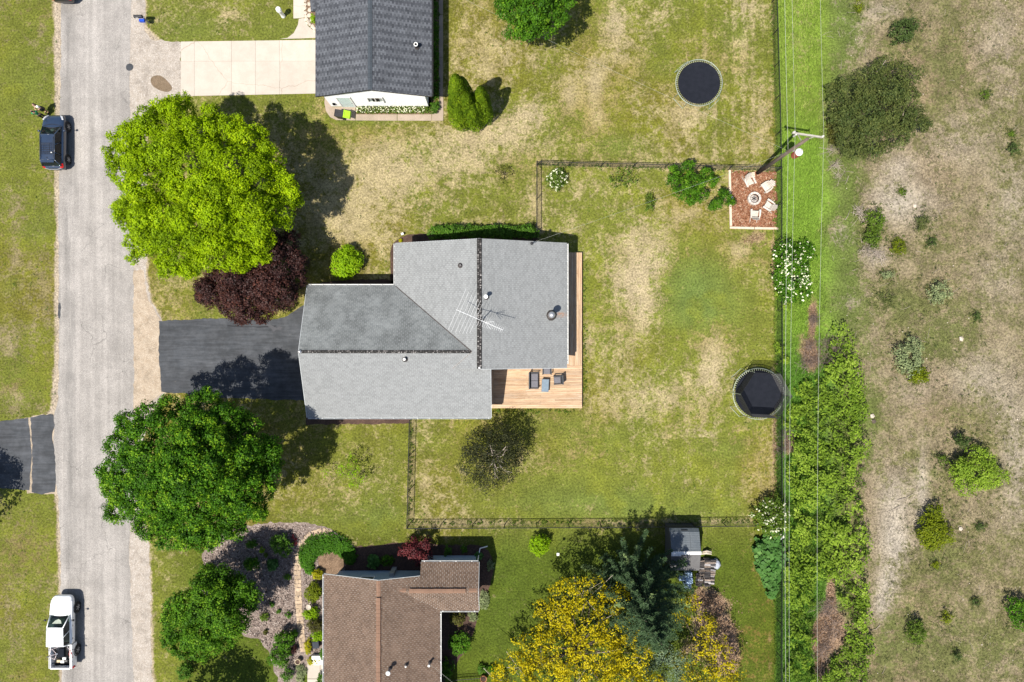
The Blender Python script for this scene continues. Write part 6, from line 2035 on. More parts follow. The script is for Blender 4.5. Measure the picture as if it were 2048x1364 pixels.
# ------------------------------------------------------------------ fire pit
M_curb = mat('pale_timber', (.5, .4, .31), (.42, .33, .25), 5, .85, stretch=(1, 1, 1), bump=.2)
ed = empty('timber_edging', G(1462, 458), label='pale timber edging on two sides of the red mulch square', cat='edging')
segs = [((1458.5, 341), (1459.5, 398)), ((1459.6, 400), (1461, 452)), ((1459, 455.5), (1507, 456.8)), ((1508.5, 456.8), (1555, 457.5))]
for a, b in segs:
    a = G(*a); b = G(*b)
    MB().bar(a + Vector((0, 0, .07)), b + Vector((0, 0, .07)), .17, .15).build('timber', M_curb, ed)
fp = empty('fire_pit', G(1507, 398), label='round stone fire pit with ash in the red mulch', cat='fire pit')
M_block = mat('pale_block', (.45, .4, .35), (.36, .32, .28), 8, .9, objvar=.14)
nb = 12
mb = MB()
a0, a1 = -math.pi / nb + .02, math.pi / nb - .02
for zz0, zz1 in ((0, .28),):
    pts = [(r * math.cos(a), r * math.sin(a)) for r, a in ((.36, a0), (.52, a0), (.53, 0), (.52, a1), (.36, a1), (.355, 0))]
    mb.prism(pts, -.02, .28, .5)
b0 = mb.build('block', M_block, fp, world=False)
for k in range(1, nb):
    o = b0.copy(); COL.objects.link(o); o.parent = fp; o.rotation_euler = (0, 0, 2 * math.pi * k / nb); o.location = (0, 0, random.uniform(-.01, .012))
mb = MB(); mb.ring((0, 0, .26), .345, .018, 28, 6); mb.lathe([(.35, 0), (.35, .26), (.335, .26), (.335, 0)], (0, 0, 0), 28); mb.build('steel_ring', M_darksteel, fp, world=False)
mb = MB(); mb.lathe([(.33, 0), (.3, .06), (.15, .1), (.01, .11)], (0, 0, 0), 16); mb.build('ash', mat('wood_ash', (.4, .37, .34), (.2, .18, .17), 9, .95), fp, world=False)
for k in range(3):
    a = 1.1 * k + .5
    MB().tube([(-.2 * math.cos(a), -.2 * math.sin(a), .1), (.2 * math.cos(a), .2 * math.sin(a), .15)], .035, 7).build('charred_log', M_darksteel, fp, world=False)

M_chair = mat('weathered_white_plank', (.45, .41, .36), (.38, .34, .29), 5, .75, objvar=.08)


def adirondack():
    root = empty('garden_chair', (0, 0, 0))
    for k in range(5):
        y = -.22 + .1 * k
        MB().box((0, y, .36 - .02 * k - .06 * (k / 4)), (.52, .09, .022)).build('slat', M_chair, root, world=False)
    for k in range(5):
        x = -.2 + .1 * k
        hgt = .74 - .05 * abs(k - 2) ** 1.3
        MB().bar((x, .2, .26), (x * 1.15, .2 + hgt * .5, .26 + hgt * .87), .092, .02).build('back_slat', M_chair, root, world=False)
    for s in (-1, 1):
        MB().prism([(s * .28, -.36), (s * .42, -.34), (s * .41, .1), (s * .33, .38), (s * .29, .38)], .535, .558).build('armrest', M_chair, root, world=False)
        MB().box((s * .31, -.27, .27), (.09, .03, .53)).build('leg', M_chair, root, world=False)
        MB().bar((s * .265, -.3, .34), (s * .265, .62, .02), .022, .13).build('leg', M_chair, root, world=False)
    MB().bar((-.3, .3, .5), (.3, .3, .5), .03, .09).build('back_rail', M_chair, root, world=False)
    return root


ch0 = adirondack()
spots = [((1499, 363), 25, 'white plank garden chair at the top left of the fire pit, under the pole'), ((1533, 374), -55, 'white plank garden chair at the upper right of the fire pit'),
         ((1537, 411), -122, 'white plank garden chair at the right of the fire pit by the fence'), ((1510, 428), 176, 'white plank garden chair at the bottom of the fire pit')]
for i, ((px, py), rz, lb) in enumerate(spots):
    o = ch0 if i == 0 else copy_tree(ch0)
    o.location = G(px, py, .4) * 1.0; o.location.z = .012
    o.rotation_euler = (0, 0, math.radians(rz))
    tag(o, lb, 'chair', 'chairs round the fire pit')
st = empty('side_table', G(1501, 352), 0.1, label='small wooden side table at the foot of the pole', cat='table')
for k in range(3): MB().box((0, -.14 + .14 * k, .4), (.42, .125, .025)).build('slat', M_curb, st, world=False)
for i in (-1, 1):
    for j in (-1, 1): MB().box((i * .17, j * .15, .2), (.05, .05, .4)).build('leg', M_curb, st, world=False)
bl = empty('grey_stump', G(1461, 397), label='small grey blue block standing on the timber edging', cat='block')
MB().lathe([(.12, .1), (.13, .3), (.11, .36), (.02, .37)], (0, 0, 0), 9).build('body', M_trim, bl, world=False)

# ------------------------------------------------------------------ deck furniture
M_wicker = mat('charcoal_wicker', (.035, .038, .044), (.055, .058, .064), 30, .8, bump=.4)
M_cush = mat('grey_cushion', (.1, .1, .115), (.125, .12, .135), 9, .95, bump=.2)
M_slate = mat('slate_glass', (.12, .16, .2), (.15, .19, .23), 5, .25)


def cushion(w, d, h, c, m, parent, name='cushion'):
    mb = MB(); b = .04
    pts = [(-w / 2, -d / 2), (w / 2, -d / 2), (w / 2, d / 2), (-w / 2, d / 2)]
    vs = []; 
    for z, i in ((0, .03), (.03, 0), (h - .03, 0), (h, .045)):
        for x, y in pts: vs.append((c[0] + x - math.copysign(i, x), c[1] + y - math.copysign(i, y), c[2] + z))
    fs = [(3, 2, 1, 0), (12, 13, 14, 15)]
    for j in range(3):
        for k in range(4): fs.append((j * 4 + k, j * 4 + (k + 1) % 4, (j + 1) * 4 + (k + 1) % 4, (j + 1) * 4 + k))
    mb.add(vs, fs, .5)
    return mb.build(name, m, parent, world=False)


def seat(label, px, py, rz, w, d, seats):
    """Lounge seat facing -y; w across."""
    c = G(px, py, DZ + .4)
    root = empty('garden_sofa' if seats > 1 else 'garden_armchair', (c.x, c.y, DZ), math.radians(rz), label=label, cat='sofa' if seats > 1 else 'armchair', group=None if seats > 1 else 'armchairs on the deck')
    MB().box((0, 0, .2), (w - .14, d - .08, .22)).build('base', M_wicker, root, world=False)
    for s in (-1, 1):
        MB().box((s * (w / 2 - .04), -.02, .5), (.07, d - .04, .05)).build('armrest', M_wicker, root, world=False)
        for y in (-d / 2 + .05, d / 2 - .06): MB().box((s * (w / 2 - .04), y, .24), (.05, .05, .48)).build('leg', M_wicker, root, world=False)
    mb = MB(); mb.add([(-w / 2, d / 2 - .1, .3), (w / 2, d / 2 - .1, .3), (w / 2, d / 2 - .02, .3), (-w / 2, d / 2 - .02, .3), (-w / 2, d / 2 - .02, .82), (w / 2, d / 2 - .02, .82), (w / 2, d / 2 + .06, .82), (-w / 2, d / 2 + .06, .82)],
                      [(3, 2, 1, 0), (4, 5, 6, 7), (0, 1, 5, 4), (2, 3, 7, 6), (1, 2, 6, 5), (3, 0, 4, 7)], .5)
    mb.build('backrest', M_wicker, root, world=False)
    cw_ = (w - .2) / seats
    for k in range(seats):
        cushion(cw_ - .015, d - .18, .12, (-(w - .2) / 2 + cw_ * (k + .5), -.04, .31), M_cush, root)
    return root


seat('charcoal two seat garden sofa on the cedar deck', 1068, 761, 90, 1.32, .74, 2)
seat('charcoal garden armchair half hidden under the grey roof edge', 1094, 741, 0, .74, .66, 1)
seat('charcoal garden armchair at the right of the deck table', 1116, 760, -90 + 4, .72, .7, 1)
tb = empty('deck_table', (*G(1090.5, 771, DZ + .4)[:2], DZ), math.radians(-3), label='low slate blue table between the deck seats', cat='table')
cushion(.56, 1.0, .03, (0, 0, .38), M_slate, tb, 'table_top')
for i in (-1, 1):
    for j in (-1, 1): MB().box((i * .23, j * .44, .19), (.05, .05, .38)).build('leg', M_wicker, tb, world=False)

# ------------------------------------------------------------------ small yard objects
M_lidgreen = mat('lime_plastic', (.28, .48, .02), (.24, .42, .02), 4, .4)
bn = empty('wheelie_bin', G(684, 234), math.radians(-98), label='black wheeled bin with an open lime green lid by the white wall', cat='bin')
mb = MB()
w0, d0, w1, d1, hh = .2, .24, .28, .34, .95
vs = [(-w0, -d0, .06), (w0, -d0, .06), (w0, d0, .06), (-w0, d0, .06), (-w1, -d1, hh), (w1, -d1, hh), (w1, d1, hh), (-w1, d1, hh)]
mb.add(vs, [(3, 2, 1, 0), (0, 1, 5, 4), (1, 2, 6, 5), (2, 3, 7, 6), (3, 0, 4, 7), (4, 5, 6, 7)], .5)
mb.bar((-w1, -d1, hh - .03), (w1, -d1, hh - .03), .05, .06); mb.bar((-w1, d1, hh - .03), (w1, d1, hh - .03), .05, .06)
mb.build('body', M_black, bn, world=False)
mb = MB()
mb.bar((0, d1 + .02, hh + .02), (0, d1 + .5, hh - .12), .6, .05); mb.bar((0, d1 + .47, hh - .1), (0, d1 + .52, hh - .3), .56, .05)
mb.box((0, d1 + .05, hh + .03), (.62, .08, .06))
mb.build('lid', M_lidgreen, bn, world=False)
for s in (-1, 1):
    R_ = Matrix.Rotation(math.pi / 2, 3, 'Y')
    MB().lathe([(.1, -.03), (.12, -.02), (.12, .02), (.1, .03)], (s * .22, .24, .12), 14, rot=R_).build('wheel', M_rubber, bn, world=False)
MB().tube([(-.2, d1 + .06, hh - .02), (.2, d1 + .06, hh - .02)], .02, 8).build('handle', M_black, bn, world=False)
MB().box((0, -d1 + .03, .72), (.16, .012, .14), rot=Matrix.Rotation(-.1, 3, 'X')).build('sticker', M_white, bn, world=False)

mx_ = empty('mailbox', G(299, 46), label='black roadside mailbox over a blue newspaper box on one post', cat='mailbox')
M_blue = mat('blue_plastic', (.01, .06, .42), (.01, .05, .35), 5, .4)
MB().bar((0, 0, -.05), (0, 0, 1.0), .09, .09).build('post', M_arm, mx_, world=False)
MB().bar((-.5, .0, 1.0), (.12, .0, 1.0), .12, .06).build('arm', M_arm, mx_, world=False)
mb = MB()
sec = [(-.11, 0), (.11, 0), (.11, .12)] + [(.11 * math.cos(a), .12 + .1 * math.sin(a)) for a in np.linspace(.3, math.pi - .3, 7)] + [(-.11, .12)]
n = len(sec)
vs = [(-.62, y, 1.03 + z) for y, z in sec] + [(.02, y, 1.03 + z) for y, z in sec]
mb.add(vs, [tuple(range(n)), tuple(range(2 * n - 1, n - 1, -1))] + [((i + 1) % n, i, n + i, n + (i + 1) % n) for i in range(n)], .5)
mb.build('box', M_black, mx_, world=False)
MB().box((-.62, 0, 1.12), (.02, .2, .17)).build('door', M_black, mx_, world=False)
MB().box((-.4, -.125, 1.12), (.2, .012, .07)).build('number_plate', M_palegrey, mx_, world=False)
MB().box((-.14, -.2, .82), (.4, .2, .24)).build('newspaper_box', M_blue, mx_, world=False)
wl = empty('white_lamp_post', G(567, 33), label='short white round post light on the front lawn by the driveway', cat='post')
MB().lathe([(.17, -.02), (.17, .1), (.15, .14), (.15, .85), (.17, .9), (.2, .98), (.2, 1.26), (.14, 1.36), (.02, 1.38)], (0, 0, 0), 18).build('body', M_white, wl, smooth_=True, world=False)
MB().ring((0, 0, 1.1), .2, .02, 20, 6).build('band', M_trim, wl, world=False)
MB().lathe([(.03, 0), (.04, .04), (.02, .08)], (-.03, 0, 1.35), 8).build('cap', M_trim, wl, world=False)
bhp = empty('bird_house', G(1113, 1094), label='white bird house on a thin pole in the southern garden', cat='bird house')
MB().tube([(0, 0, -.05), (0, 0, 1.7)], .018, 6).build('pole', M_black, bhp, world=False)
mb = MB(); mb.box((0, 0, 1.78), (.14, .14, .2)); mb.build('body', M_white, bhp, world=False)
mb = MB(); mb.slab([(-.1, -.1, 1.88), (0, -.1, 1.95), (0, .1, 1.95), (-.1, .1, 1.88)], .015); mb.slab([(0, -.1, 1.95), (.1, -.1, 1.88), (.1, .1, 1.88), (0, .1, 1.95)], .015); mb.build('roof', M_white, bhp, world=False)
bb = empty('bird_bath', G(617, 1214.5, .7) * 1.0, label='round white bird bath between the shrubs by the stone path', cat='bird bath'); bb.location.z = 0
MB().lathe([(.14, 0), (.13, .05), (.06, .12), (.05, .55), (.09, .62)], (0, 0, 0), 14).build('pedestal', M_palestone, bb, world=False)
MB().lathe([(.08, .6), (.2, .66), (.21, .72), (.19, .72), (.14, .68), (.01, .67)], (0, 0, 0), 22).build('bowl', M_palestone, bb, smooth_=True, world=False)
M_terra = mat('terracotta', (.35, .15, .07), (.28, .11, .05), 5, .8)
M_paleclay = mat('pale_clay', (.5, .42, .28), (.42, .34, .22), 5, .8)
for px, py, r, m, lb in ((596, 1323, .2, M_paleclay, 'pale round pot of soil at the end of the stone path'), (967, 1357, .24, M_terra, 'terracotta pot near the golden tree, bottom edge')):
    p = empty('flower_pot', G(px, py, .3) * 1.0, label=lb, cat='pot'); p.location.z = 0
    MB().lathe([(r * .7, 0), (r, .34), (r * 1.12, .36), (r * 1.12, .42), (r * .95, .42), (r * .9, .34)], (0, 0, 0), 18).build('body', m, p, world=False)
    MB().lathe([(r * .93, .3), (r * .9, .36), (.01, .37)], (0, 0, 0), 16).build('soil', M_mulch_dark, p, world=False)
pt = empty('square_planter', G(631.5, 1290, .4) * 1.0, .12, label='dark slate square planter between the gold shrubs', cat='planter'); pt.location.z = 0
mb = MB(); mb.box((0, 0, .2), (.46, .5, .4)); mb.build('body', M_black, pt, world=False)
cushion(.52, .56, .05, (0, 0, .4), mat('slate_top', (.03, .035, .045), (.04, .045, .055), 4, .8, spec=.1), pt, 'top')
sc = empty('wall_lamp_stand', G(806, 469), label='small white solar light in the bed behind the grey house', cat='garden light')
MB().tube([(0, 0, -.03), (0, 0, .3)], .012, 5).build('stake', M_black, sc, world=False); MB().box((0, 0, .33), (.2, .18, .06), rz=.4).build('panel', M_palegrey, sc, world=False)
sc2 = empty('utility_box', (-8.98 - .12, GY(504, .6), 0), label='small white meter box at the west wall of the grey house', cat='box')
mb = MB(); mb.box((0, 0, .55), (.22, .3, .5)); mb.build('body', M_palegrey, sc2, world=False); MB().box((0, 0, .15), (.08, .08, .3)).build('conduit', M_steel, sc2, world=False)
wt = empty('white_barrel', G(1552, 1066), label='white upright drum between the flowering bush and broad leaves', cat='drum')
MB().lathe([(.24, 0), (.27, .02), (.27, .3), (.285, .32), (.27, .34), (.27, .6), (.285, .62), (.27, .64), (.27, .9), (.24, .92)], (0, 0, 0), 20).build('body', M_white, wt, world=False)
MB().lathe([(.25, .92), (.25, .95), (.03, .96)], (0, 0, 0), 20).build('lid', M_white, wt, world=False)
# stones and a stump in the field
for px, py, r, lb in ((1922, 677, .2, 'pale stone lying in the open field'), (1920, 1057, .17, 'grey white stone beside the olive shrub'), (1829, 412, .18, 'white stone on the bare sand'), (1700, 617, .1, 'small pale stone in the field near the brown patch'), (1744, 832, .18, 'pale broken stump at the edge of the thicket, upper piece'), (1747, 843, .17, 'brown stump piece below the pale one')):
    mb = MB(); mb2 = MB(); pebble(mb, (0, 0, r * .3), r, .7)
    o = mb.build('field_stone', M_palestone if 'brown' not in lb else M_bark, None, world=False); o.location = G(px, py); tag(o, lb, 'stone' if 'stump' not in lb else 'stump')
mb = MB()
for q in range(170):
    p = G(random.uniform(1650, 2048), random.uniform(0, 1364), .05); a = random.random() * 6.3; l = random.uniform(.1, .45)
    mb.tube([p - Vector((math.cos(a) * l, math.sin(a) * l, 0)), p + Vector((random.uniform(-.05, .05), random.uniform(-.05, .05), .02)), p + Vector((math.cos(a) * l, math.sin(a) * l, 0))], [.012, .01, .005], 4, cap=False)
for (a, b2) in (((1745, 500), (1775, 502)), ((1765, 505), (1778, 525)), ((1795, 1000), (1830, 985)), ((1800, 1012), (1770, 1025)), ((1697, 352), (1690, 368)), ((1690, 440), (1700, 420)), ((1760, 1250), (1745, 1260))):
    mb.tube([G(*a, .08), G((a[0] + b2[0]) / 2, (a[1] + b2[1]) / 2 + 3, .14), G(*b2, .07)], [.025, .02, .008], 5)
tag(mb.build('field_twigs', M_barkpale), 'fallen sticks scattered over the field', None, None, 'stuff')
mb = MB()
for q in range(200):
    p = G(random.uniform(1660, 2048), random.uniform(0, 1364), .0); pebble(mb, (p.x, p.y, .02), random.uniform(.02, .05))
tag(mb.build('field_gravel', M_palestone), 'small pale stones scattered over the field', None, None, 'stuff')

# the flagstone path
sp_ = empty('stone_path', G(600, 1200), label='narrow winding path of tan flagstones', cat='path')
M_flag = mat('tan_flagstone', (.34, .26, .185), (.27, .2, .135), 6, .85, objvar=.2, bump=.25)
ctrl = [(664, 1068), (644, 1062), (624, 1068), (606, 1086), (597, 1112), (595, 1150), (597, 1200), (601, 1250), (605, 1285), (612, 1322)]
cl = []
for i in range(len(ctrl) - 1):
    for k in range(12): cl.append(Vector(ctrl[i]).lerp(Vector(ctrl[i + 1]), k / 12))
cells = []
acc = 0
i = 0
row = 0
while i < len(cl) - 7:
    st_ = 6.5
    a = cl[i]; j = i
    while j < len(cl) - 1 and (cl[j] - a).length < st_: j += 1
    b = cl[j]
    d = (b - a).normalized(); nn = Vector((-d.y, d.x))
    W = 6.8
    cut = [-W] + ([random.uniform(-2.5, 2.5)] if row % 3 else [random.uniform(-3.5, -1.5), random.uniform(1.5, 3.5)]) + [W]
    for c in range(len(cut) - 1):
        w0, w1 = cut[c] + .35, cut[c + 1] - .35
        P = []
        for (t, w) in ((.05, w0), (.05, (w0 + w1) / 2), (.05, w1), (.5, w1 + .3), (.95, w1), (.95, (w0 + w1) / 2), (.95, w0), (.5, w0 - .3)):
            q = a + (b - a) * t + nn * w + Vector((random.uniform(-.95, .95), random.uniform(-.95, .95)))
            P.append(tuple(G(q.x, q.y)[:2]))
        MB().prism(P, .0, .035 + random.uniform(0, .02), .5).build('flagstone', M_flag, sp_)
    row += 1; i = j

# ------------------------------------------------------------------ shed and wood stacks
shd = empty('garden_shed', G(1367, 1093), label='grey resin garden shed with a pale ridge strip', cat='shed')
M_resin = mat('grey_resin', (.075, .088, .1), (.095, .107, .118), 2, .7, spec=.15)
M_resin2 = mat('taupe_resin', (.085, .083, .085), (.1, .098, .097), 2, .7, spec=.15)
x0, x1 = GX(1342, 2.3), GX(1401, 2.3)
yr = GY(1106, 2.45); yn, ys = GY(1064, 2.0), GY(1141, 2.0)
ynn = yn + .22
zr_, ze_ = 2.45, 1.98
MB().prism([(x0 + .06, ys + .08), (x1 - .06, ys + .08), (x1 - .06, ynn - .08), (x0 + .06, ynn - .08)], 0, 1.75, .5).build('wall', M_resin2, shd)
mb = MB()
for x in (x0 + .07, x1 - .07):
    mb.add([(x, ys + .08, 1.74), (x, ynn - .08, 1.74), (x, yn - .05, ze_ - .05), (x, yr, zr_ - .05), (x, ys + .1, ze_ - .08)], [(0, 1, 2, 3, 4)], .5)
mb.build('gable_wall', M_resin2, shd)
for side, ya, yb, za, zb, m in ((1, yr, yn, zr_, ze_, M_resin), (0, yr, ys, zr_, ze_, M_resin2)):
    for k in range(3):
        xa = x0 + (x1 - x0) * k / 3 + .008; xb = x0 + (x1 - x0) * (k + 1) / 3 - .008
        mb = MB()
        rows = 12
        for r in range(rows):
            f0, f1 = r / rows, (r + 1) / rows
            yA, yB = ya + (yb - ya) * f0, ya + (yb - ya) * f1
            zA, zB = za + (zb - za) * f0, za + (zb - za) * f1
            pts = [(xa, yA, zA), (xb, yA, zA), (xb, yB, zB + .018), (xa, yB, zB + .018)]
            if yb > ya: pts = pts
            else: pts = pts[::-1]
            mb.slab(pts, .03)
        mb.build('roof_panel', m, shd)
mb = MB()
mb.slab([(x0, yn, ze_ + .012), (x1, yn, ze_ + .012), (x1 - .0, ynn, 1.7), (x0, ynn, 1.7)], .03)
rp = mb.build('roof_panel', M_resin, shd)
mb = MB(); mb.box(((x0 + x1) / 2, (yn + ynn) / 2 + .005, 1.865), (.5, .1, .02), rot=Matrix.Rotation(math.radians(-52), 3, 'X')); mb.build('vent', M_black, rp)
mb = MB(); mb.bar((x0 - .01, yr, zr_ + .03), (x1 + .01, yr, zr_ + .03), .24, .03); mb.build('ridge_strip', M_palegrey, shd)
mb = MB(); mb.bar((x0 - .01, yr - .19, zr_ - .005), (x0 + .74, yr - .19, zr_ - .005), .1, .03); mb.build('ridge_strip', M_palegrey, shd)
for k in (-1, 1):
    d_ = MB(); d_.box(((x0 + x1) / 2 + k * .38, ys + .06, .86), (.74, .04, 1.66)); dd = d_.build('door', M_resin, shd)
    MB().box(((x0 + x1) / 2 + k * .07, ys + .025, .95), (.03, .03, .2)).build('handle', M_black, dd)
M_logs = [mat('split_log', (.2, .16, .13), (.1, .08, .07), 7, .9, objvar=.45), mat('grey_log', (.32, .3, .3), (.2, .19, .19), 7, .9, objvar=.35), mat('dark_log', (.05, .045, .045), (.03, .028, .028), 7, .9, objvar=.3)]


def stack(label, px0, py0, px1, py1, h, nlay):
    a = G(px0, py0); b = G(px1, py1)
    root = empty('wood_stack', a, label=label, cat='wood stack', group='stacks of firewood by the shed')
    d = (b - a); L = d.length; d.normalize()
    w = .46
    n = int(L / .15)
    meshes = []
    for v in range(6):
        mb = MB(); r = .07
        sd2 = 5 + v % 2
        vs = [(-w / 2 + random.uniform(-.02, .02), r * random.uniform(.8, 1.25) * math.cos(2 * math.pi * k / sd2), r * random.uniform(.8, 1.25) * math.sin(2 * math.pi * k / sd2)) for k in range(sd2)]
        vs += [(w / 2 + random.uniform(-.02, .02), q[1] * random.uniform(.85, 1.1), q[2] * random.uniform(.85, 1.1)) for q in vs]
        mb.add(vs, [tuple(range(sd2 - 1, -1, -1)), tuple(range(sd2, 2 * sd2))] + [(k, (k + 1) % sd2, sd2 + (k + 1) % sd2, sd2 + k) for k in range(sd2)], .5)
        meshes.append(mb)
    protos = []
    ang = math.atan2(d.y, d.x) - math.pi / 2
    for i in range(n):
        for lay in range(nlay):
            if lay == nlay - 1 and random.random() < .15: continue
            key = random.randrange(6)
            mm = random.choice(M_logs)
            k_ = (key, mm.name)
            pr = LOGS.get(k_)
            if pr is None:
                o = meshes[key].build('log', mm, root, world=False); LOGS[k_] = o.data
            else:
                o = link('log', pr, root)
            o.location = d * (i * .15 + .07 + (.07 if lay % 2 else 0)) + Vector((random.uniform(-.02, .02), 0, .07 + lay * .125))
            o.rotation_euler = (random.random() * 6, 0, ang + random.uniform(-.12, .12))
    return root


LOGS = {}
stack('stack of dark split firewood nearest the shed wall', 1403, 1148, 1401, 1116, .6, 4)
stack('middle stack of split firewood beside the shed', 1411, 1168, 1411, 1112, .7, 5)
stack('outer stack of split firewood with pale log ends', 1419, 1166, 1424, 1116, .6, 4)
stack('short firewood stack in front of the shed corner', 1396, 1170, 1398, 1146, .5, 3)
pl_ = empty('plank_bundle', G(1417, 1108), label='two pale curved boards lying above the wood stacks', cat='boards')
for k in range(2):
    MB().tube([G(1403 + 2 * k, 1108 - 4 * k, .3), G(1413 + k, 1106 - 4 * k, .42), G(1423, 1108 - 4 * k, .3)], [.05, .09, .05], 7).build('board', M_palestone, pl_)
tp_ = empty('tarp_heap', G(1431, 1127), label='pale grey tarp covered round heap beside the wood stacks', cat='tarp')
mb = MB()
vs = []; fs = []
for j, (r, z) in enumerate(((.42, 0), (.4, .2), (.33, .36), (.18, .46))):
    for k in range(14):
        a = 2 * math.pi * k / 14; rr = r * (1 + .1 * math.sin(a * 5 + j)); vs.append((rr * .85 * math.cos(a), rr * math.sin(a), z + .02 * math.sin(a * 7)))
vs.append((0, 0, .47))
for j in range(3):
    for k in range(14): fs.append((j * 14 + k, j * 14 + (k + 1) % 14, (j + 1) * 14 + (k + 1) % 14, (j + 1) * 14 + k))
fs += [(42 + k, 42 + (k + 1) % 14, 56) for k in range(14)]
mb.add(vs, fs, .5); mb.build('cover', mat('grey_tarp', (.32, .34, .39), (.25, .27, .32), 5, .5), tp_, world=False)
MB().tube([(0, -.38, .2), (0, -.2, .43), (0, .2, .43), (0, .38, .2)], .014, 5).build('strap', M_black, tp_, world=False)
bt = empty('blue_crates', G(1372, 1158), label='stack of pale blue bins half hidden below the shed', cat='bins')
M_bluebin = mat('pale_blue_plastic', (.2, .3, .42), (.26, .34, .44), 5, .5, objvar=.2)
for (px, py, h) in ((1374, 1146, .5), (1375, 1157, .55), (1362, 1152, .45), (1372, 1168, .5)):
    o = MB().box((0, 0, 0), (.5, .4, h)).build('bin', M_bluebin, bt, world=False); o.location = G(px, py) - bt.location + Vector((0, 0, h / 2)); o.rotation_euler = (0, 0, random.uniform(-.1, .1))
    l = MB().box((0, 0, h / 2 + .02), (.54, .44, .04)).build('lid', M_bluebin, o, world=False)

# ------------------------------------------------------------------ vehicles


def paint(name, col, flake=.0):
    k = NT(name)
    c = k.scale(col, k.ramp(k.noise(2.0, 3, .6), .3, .7, .92, 1.06))
    return k.done(k.bsdf(c, .28, .0, .5, None, 1.0))


M_navy = paint('navy_paint', (.012, .023, .048))
M_whitep = paint('white_paint', (.74, .75, .76))
M_blackp = paint('black_paint', (.008, .008, .01))
M_rubbermat = mat('bed_liner', (.008, .008, .009), (.012, .012, .012), 8, .95, spec=.05)
M_cglass = glassmat('car_glass', (.3, .4, .36), .02, .55)
M_dark_int = mat('dark_interior', (.02, .02, .022), (.035, .035, .036), 5, .85)
M_lamp = mat('clear_lamp', (.55, .56, .58), (.45, .46, .48), 9, .12)
M_redlamp = mat('red_lamp', (.42, .012, .01), (.3, .01, .01), 9, .15)
M_alloy = mat('alloy_wheel', (.42, .42, .43), (.34, .34, .35), 6, .35, .6)
M_shade = mat('silver_sunshade', (.5, .54, .44), (.4, .44, .36), 5, .4)
M_papr = mat('pale_paper', (.55, .72, .66), (.5, .68, .62), 5, .7)


def loft(rings, close=True):
    n = len(rings[0]); vs = [p for r in rings for p in r]; fs = []
    for i in range(len(rings) - 1):
        for k in range(n):
            k2 = (k + 1) % n
            fs.append((i * n + k, (i + 1) * n + k, (i + 1) * n + k2, i * n + k2))
    fs.append(tuple(range(n))); fs.append(tuple((len(rings) - 1) * n + k for k in range(n - 1, -1, -1)))
    return vs, fs


def subsurf(o, lv=2):
    m = o.modifiers.new('sub', 'SUBSURF'); m.levels = lv; m.render_levels = lv
    for p in o.data.polygons: p.use_smooth = True


def body_shell(root, st, m, name='body'):
    rings = []
    for y, w, zs, zh, zd in st:
        h = [(w * .9, zs), (w * .99, zs + (zh - zs) * .45), (w, zh - .05), (w * .93, zh + (zd - zh) * .5), (w * .72, zd), (w * .3, zd + .015)]
        rings.append([(x, y, z) for x, z in h] + [(-x, y, z) for x, z in h[::-1]])
    vs, fs = loft(rings)
    mb = MB(); mb.add(vs, fs, .5)
    o = mb.build(name, m, root, world=False)
    subsurf(o, 2)
    return o


def wheel_set(root, y, x, r, w, rimm):
    for sx_ in (-1, 1):
        R_ = Matrix.Rotation(math.pi / 2, 3, 'Y')
        c = (sx_ * x, y, r)
        wl_ = MB().lathe([(r * .62, -w / 2), (r * .93, -w / 2), (r, -w * .3), (r, w * .3), (r * .93, w / 2), (r * .62, w / 2)], c, 28, rot=R_).build('wheel', M_rubber, root, smooth_=False, world=False)
        mb = MB()
        mb.ring((c[0] + sx_ * w * .38, c[1], c[2]), r * .63, .022, 26, 6, rot=R_)
        for k in range(6):
            a = 2 * math.pi * k / 6
            p = Vector((c[0] + sx_ * w * .46, c[1] + math.cos(a) * r * .12, c[2] + math.sin(a) * r * .12)); q = Vector((c[0] + sx_ * w * .42, c[1] + math.cos(a) * r * .62, c[2] + math.sin(a) * r * .62))
            mb.bar(p, q, .055, .05)
        mb.lathe([(r * .16, -.01), (r * .16, .02), (r * .1, .03)], (c[0] + sx_ * w * .45, c[1], c[2]), 12, rot=R_)
        mb.build('rim', rimm, wl_, world=False)
        MB().lathe([(r * .6, -.02), (r * .6, .0)], (c[0] + sx_ * w * .2, c[1], c[2]), 20, rot=R_).build('brake_disc', M_black, wl_, world=False)
        MB().ring((sx_ * (x + w * .32), y, r + .03), r * 1.13, .035, 26, 6, rot=R_, var=.5).build('wheel_arch', M_black, root, smooth_=True, world=False)


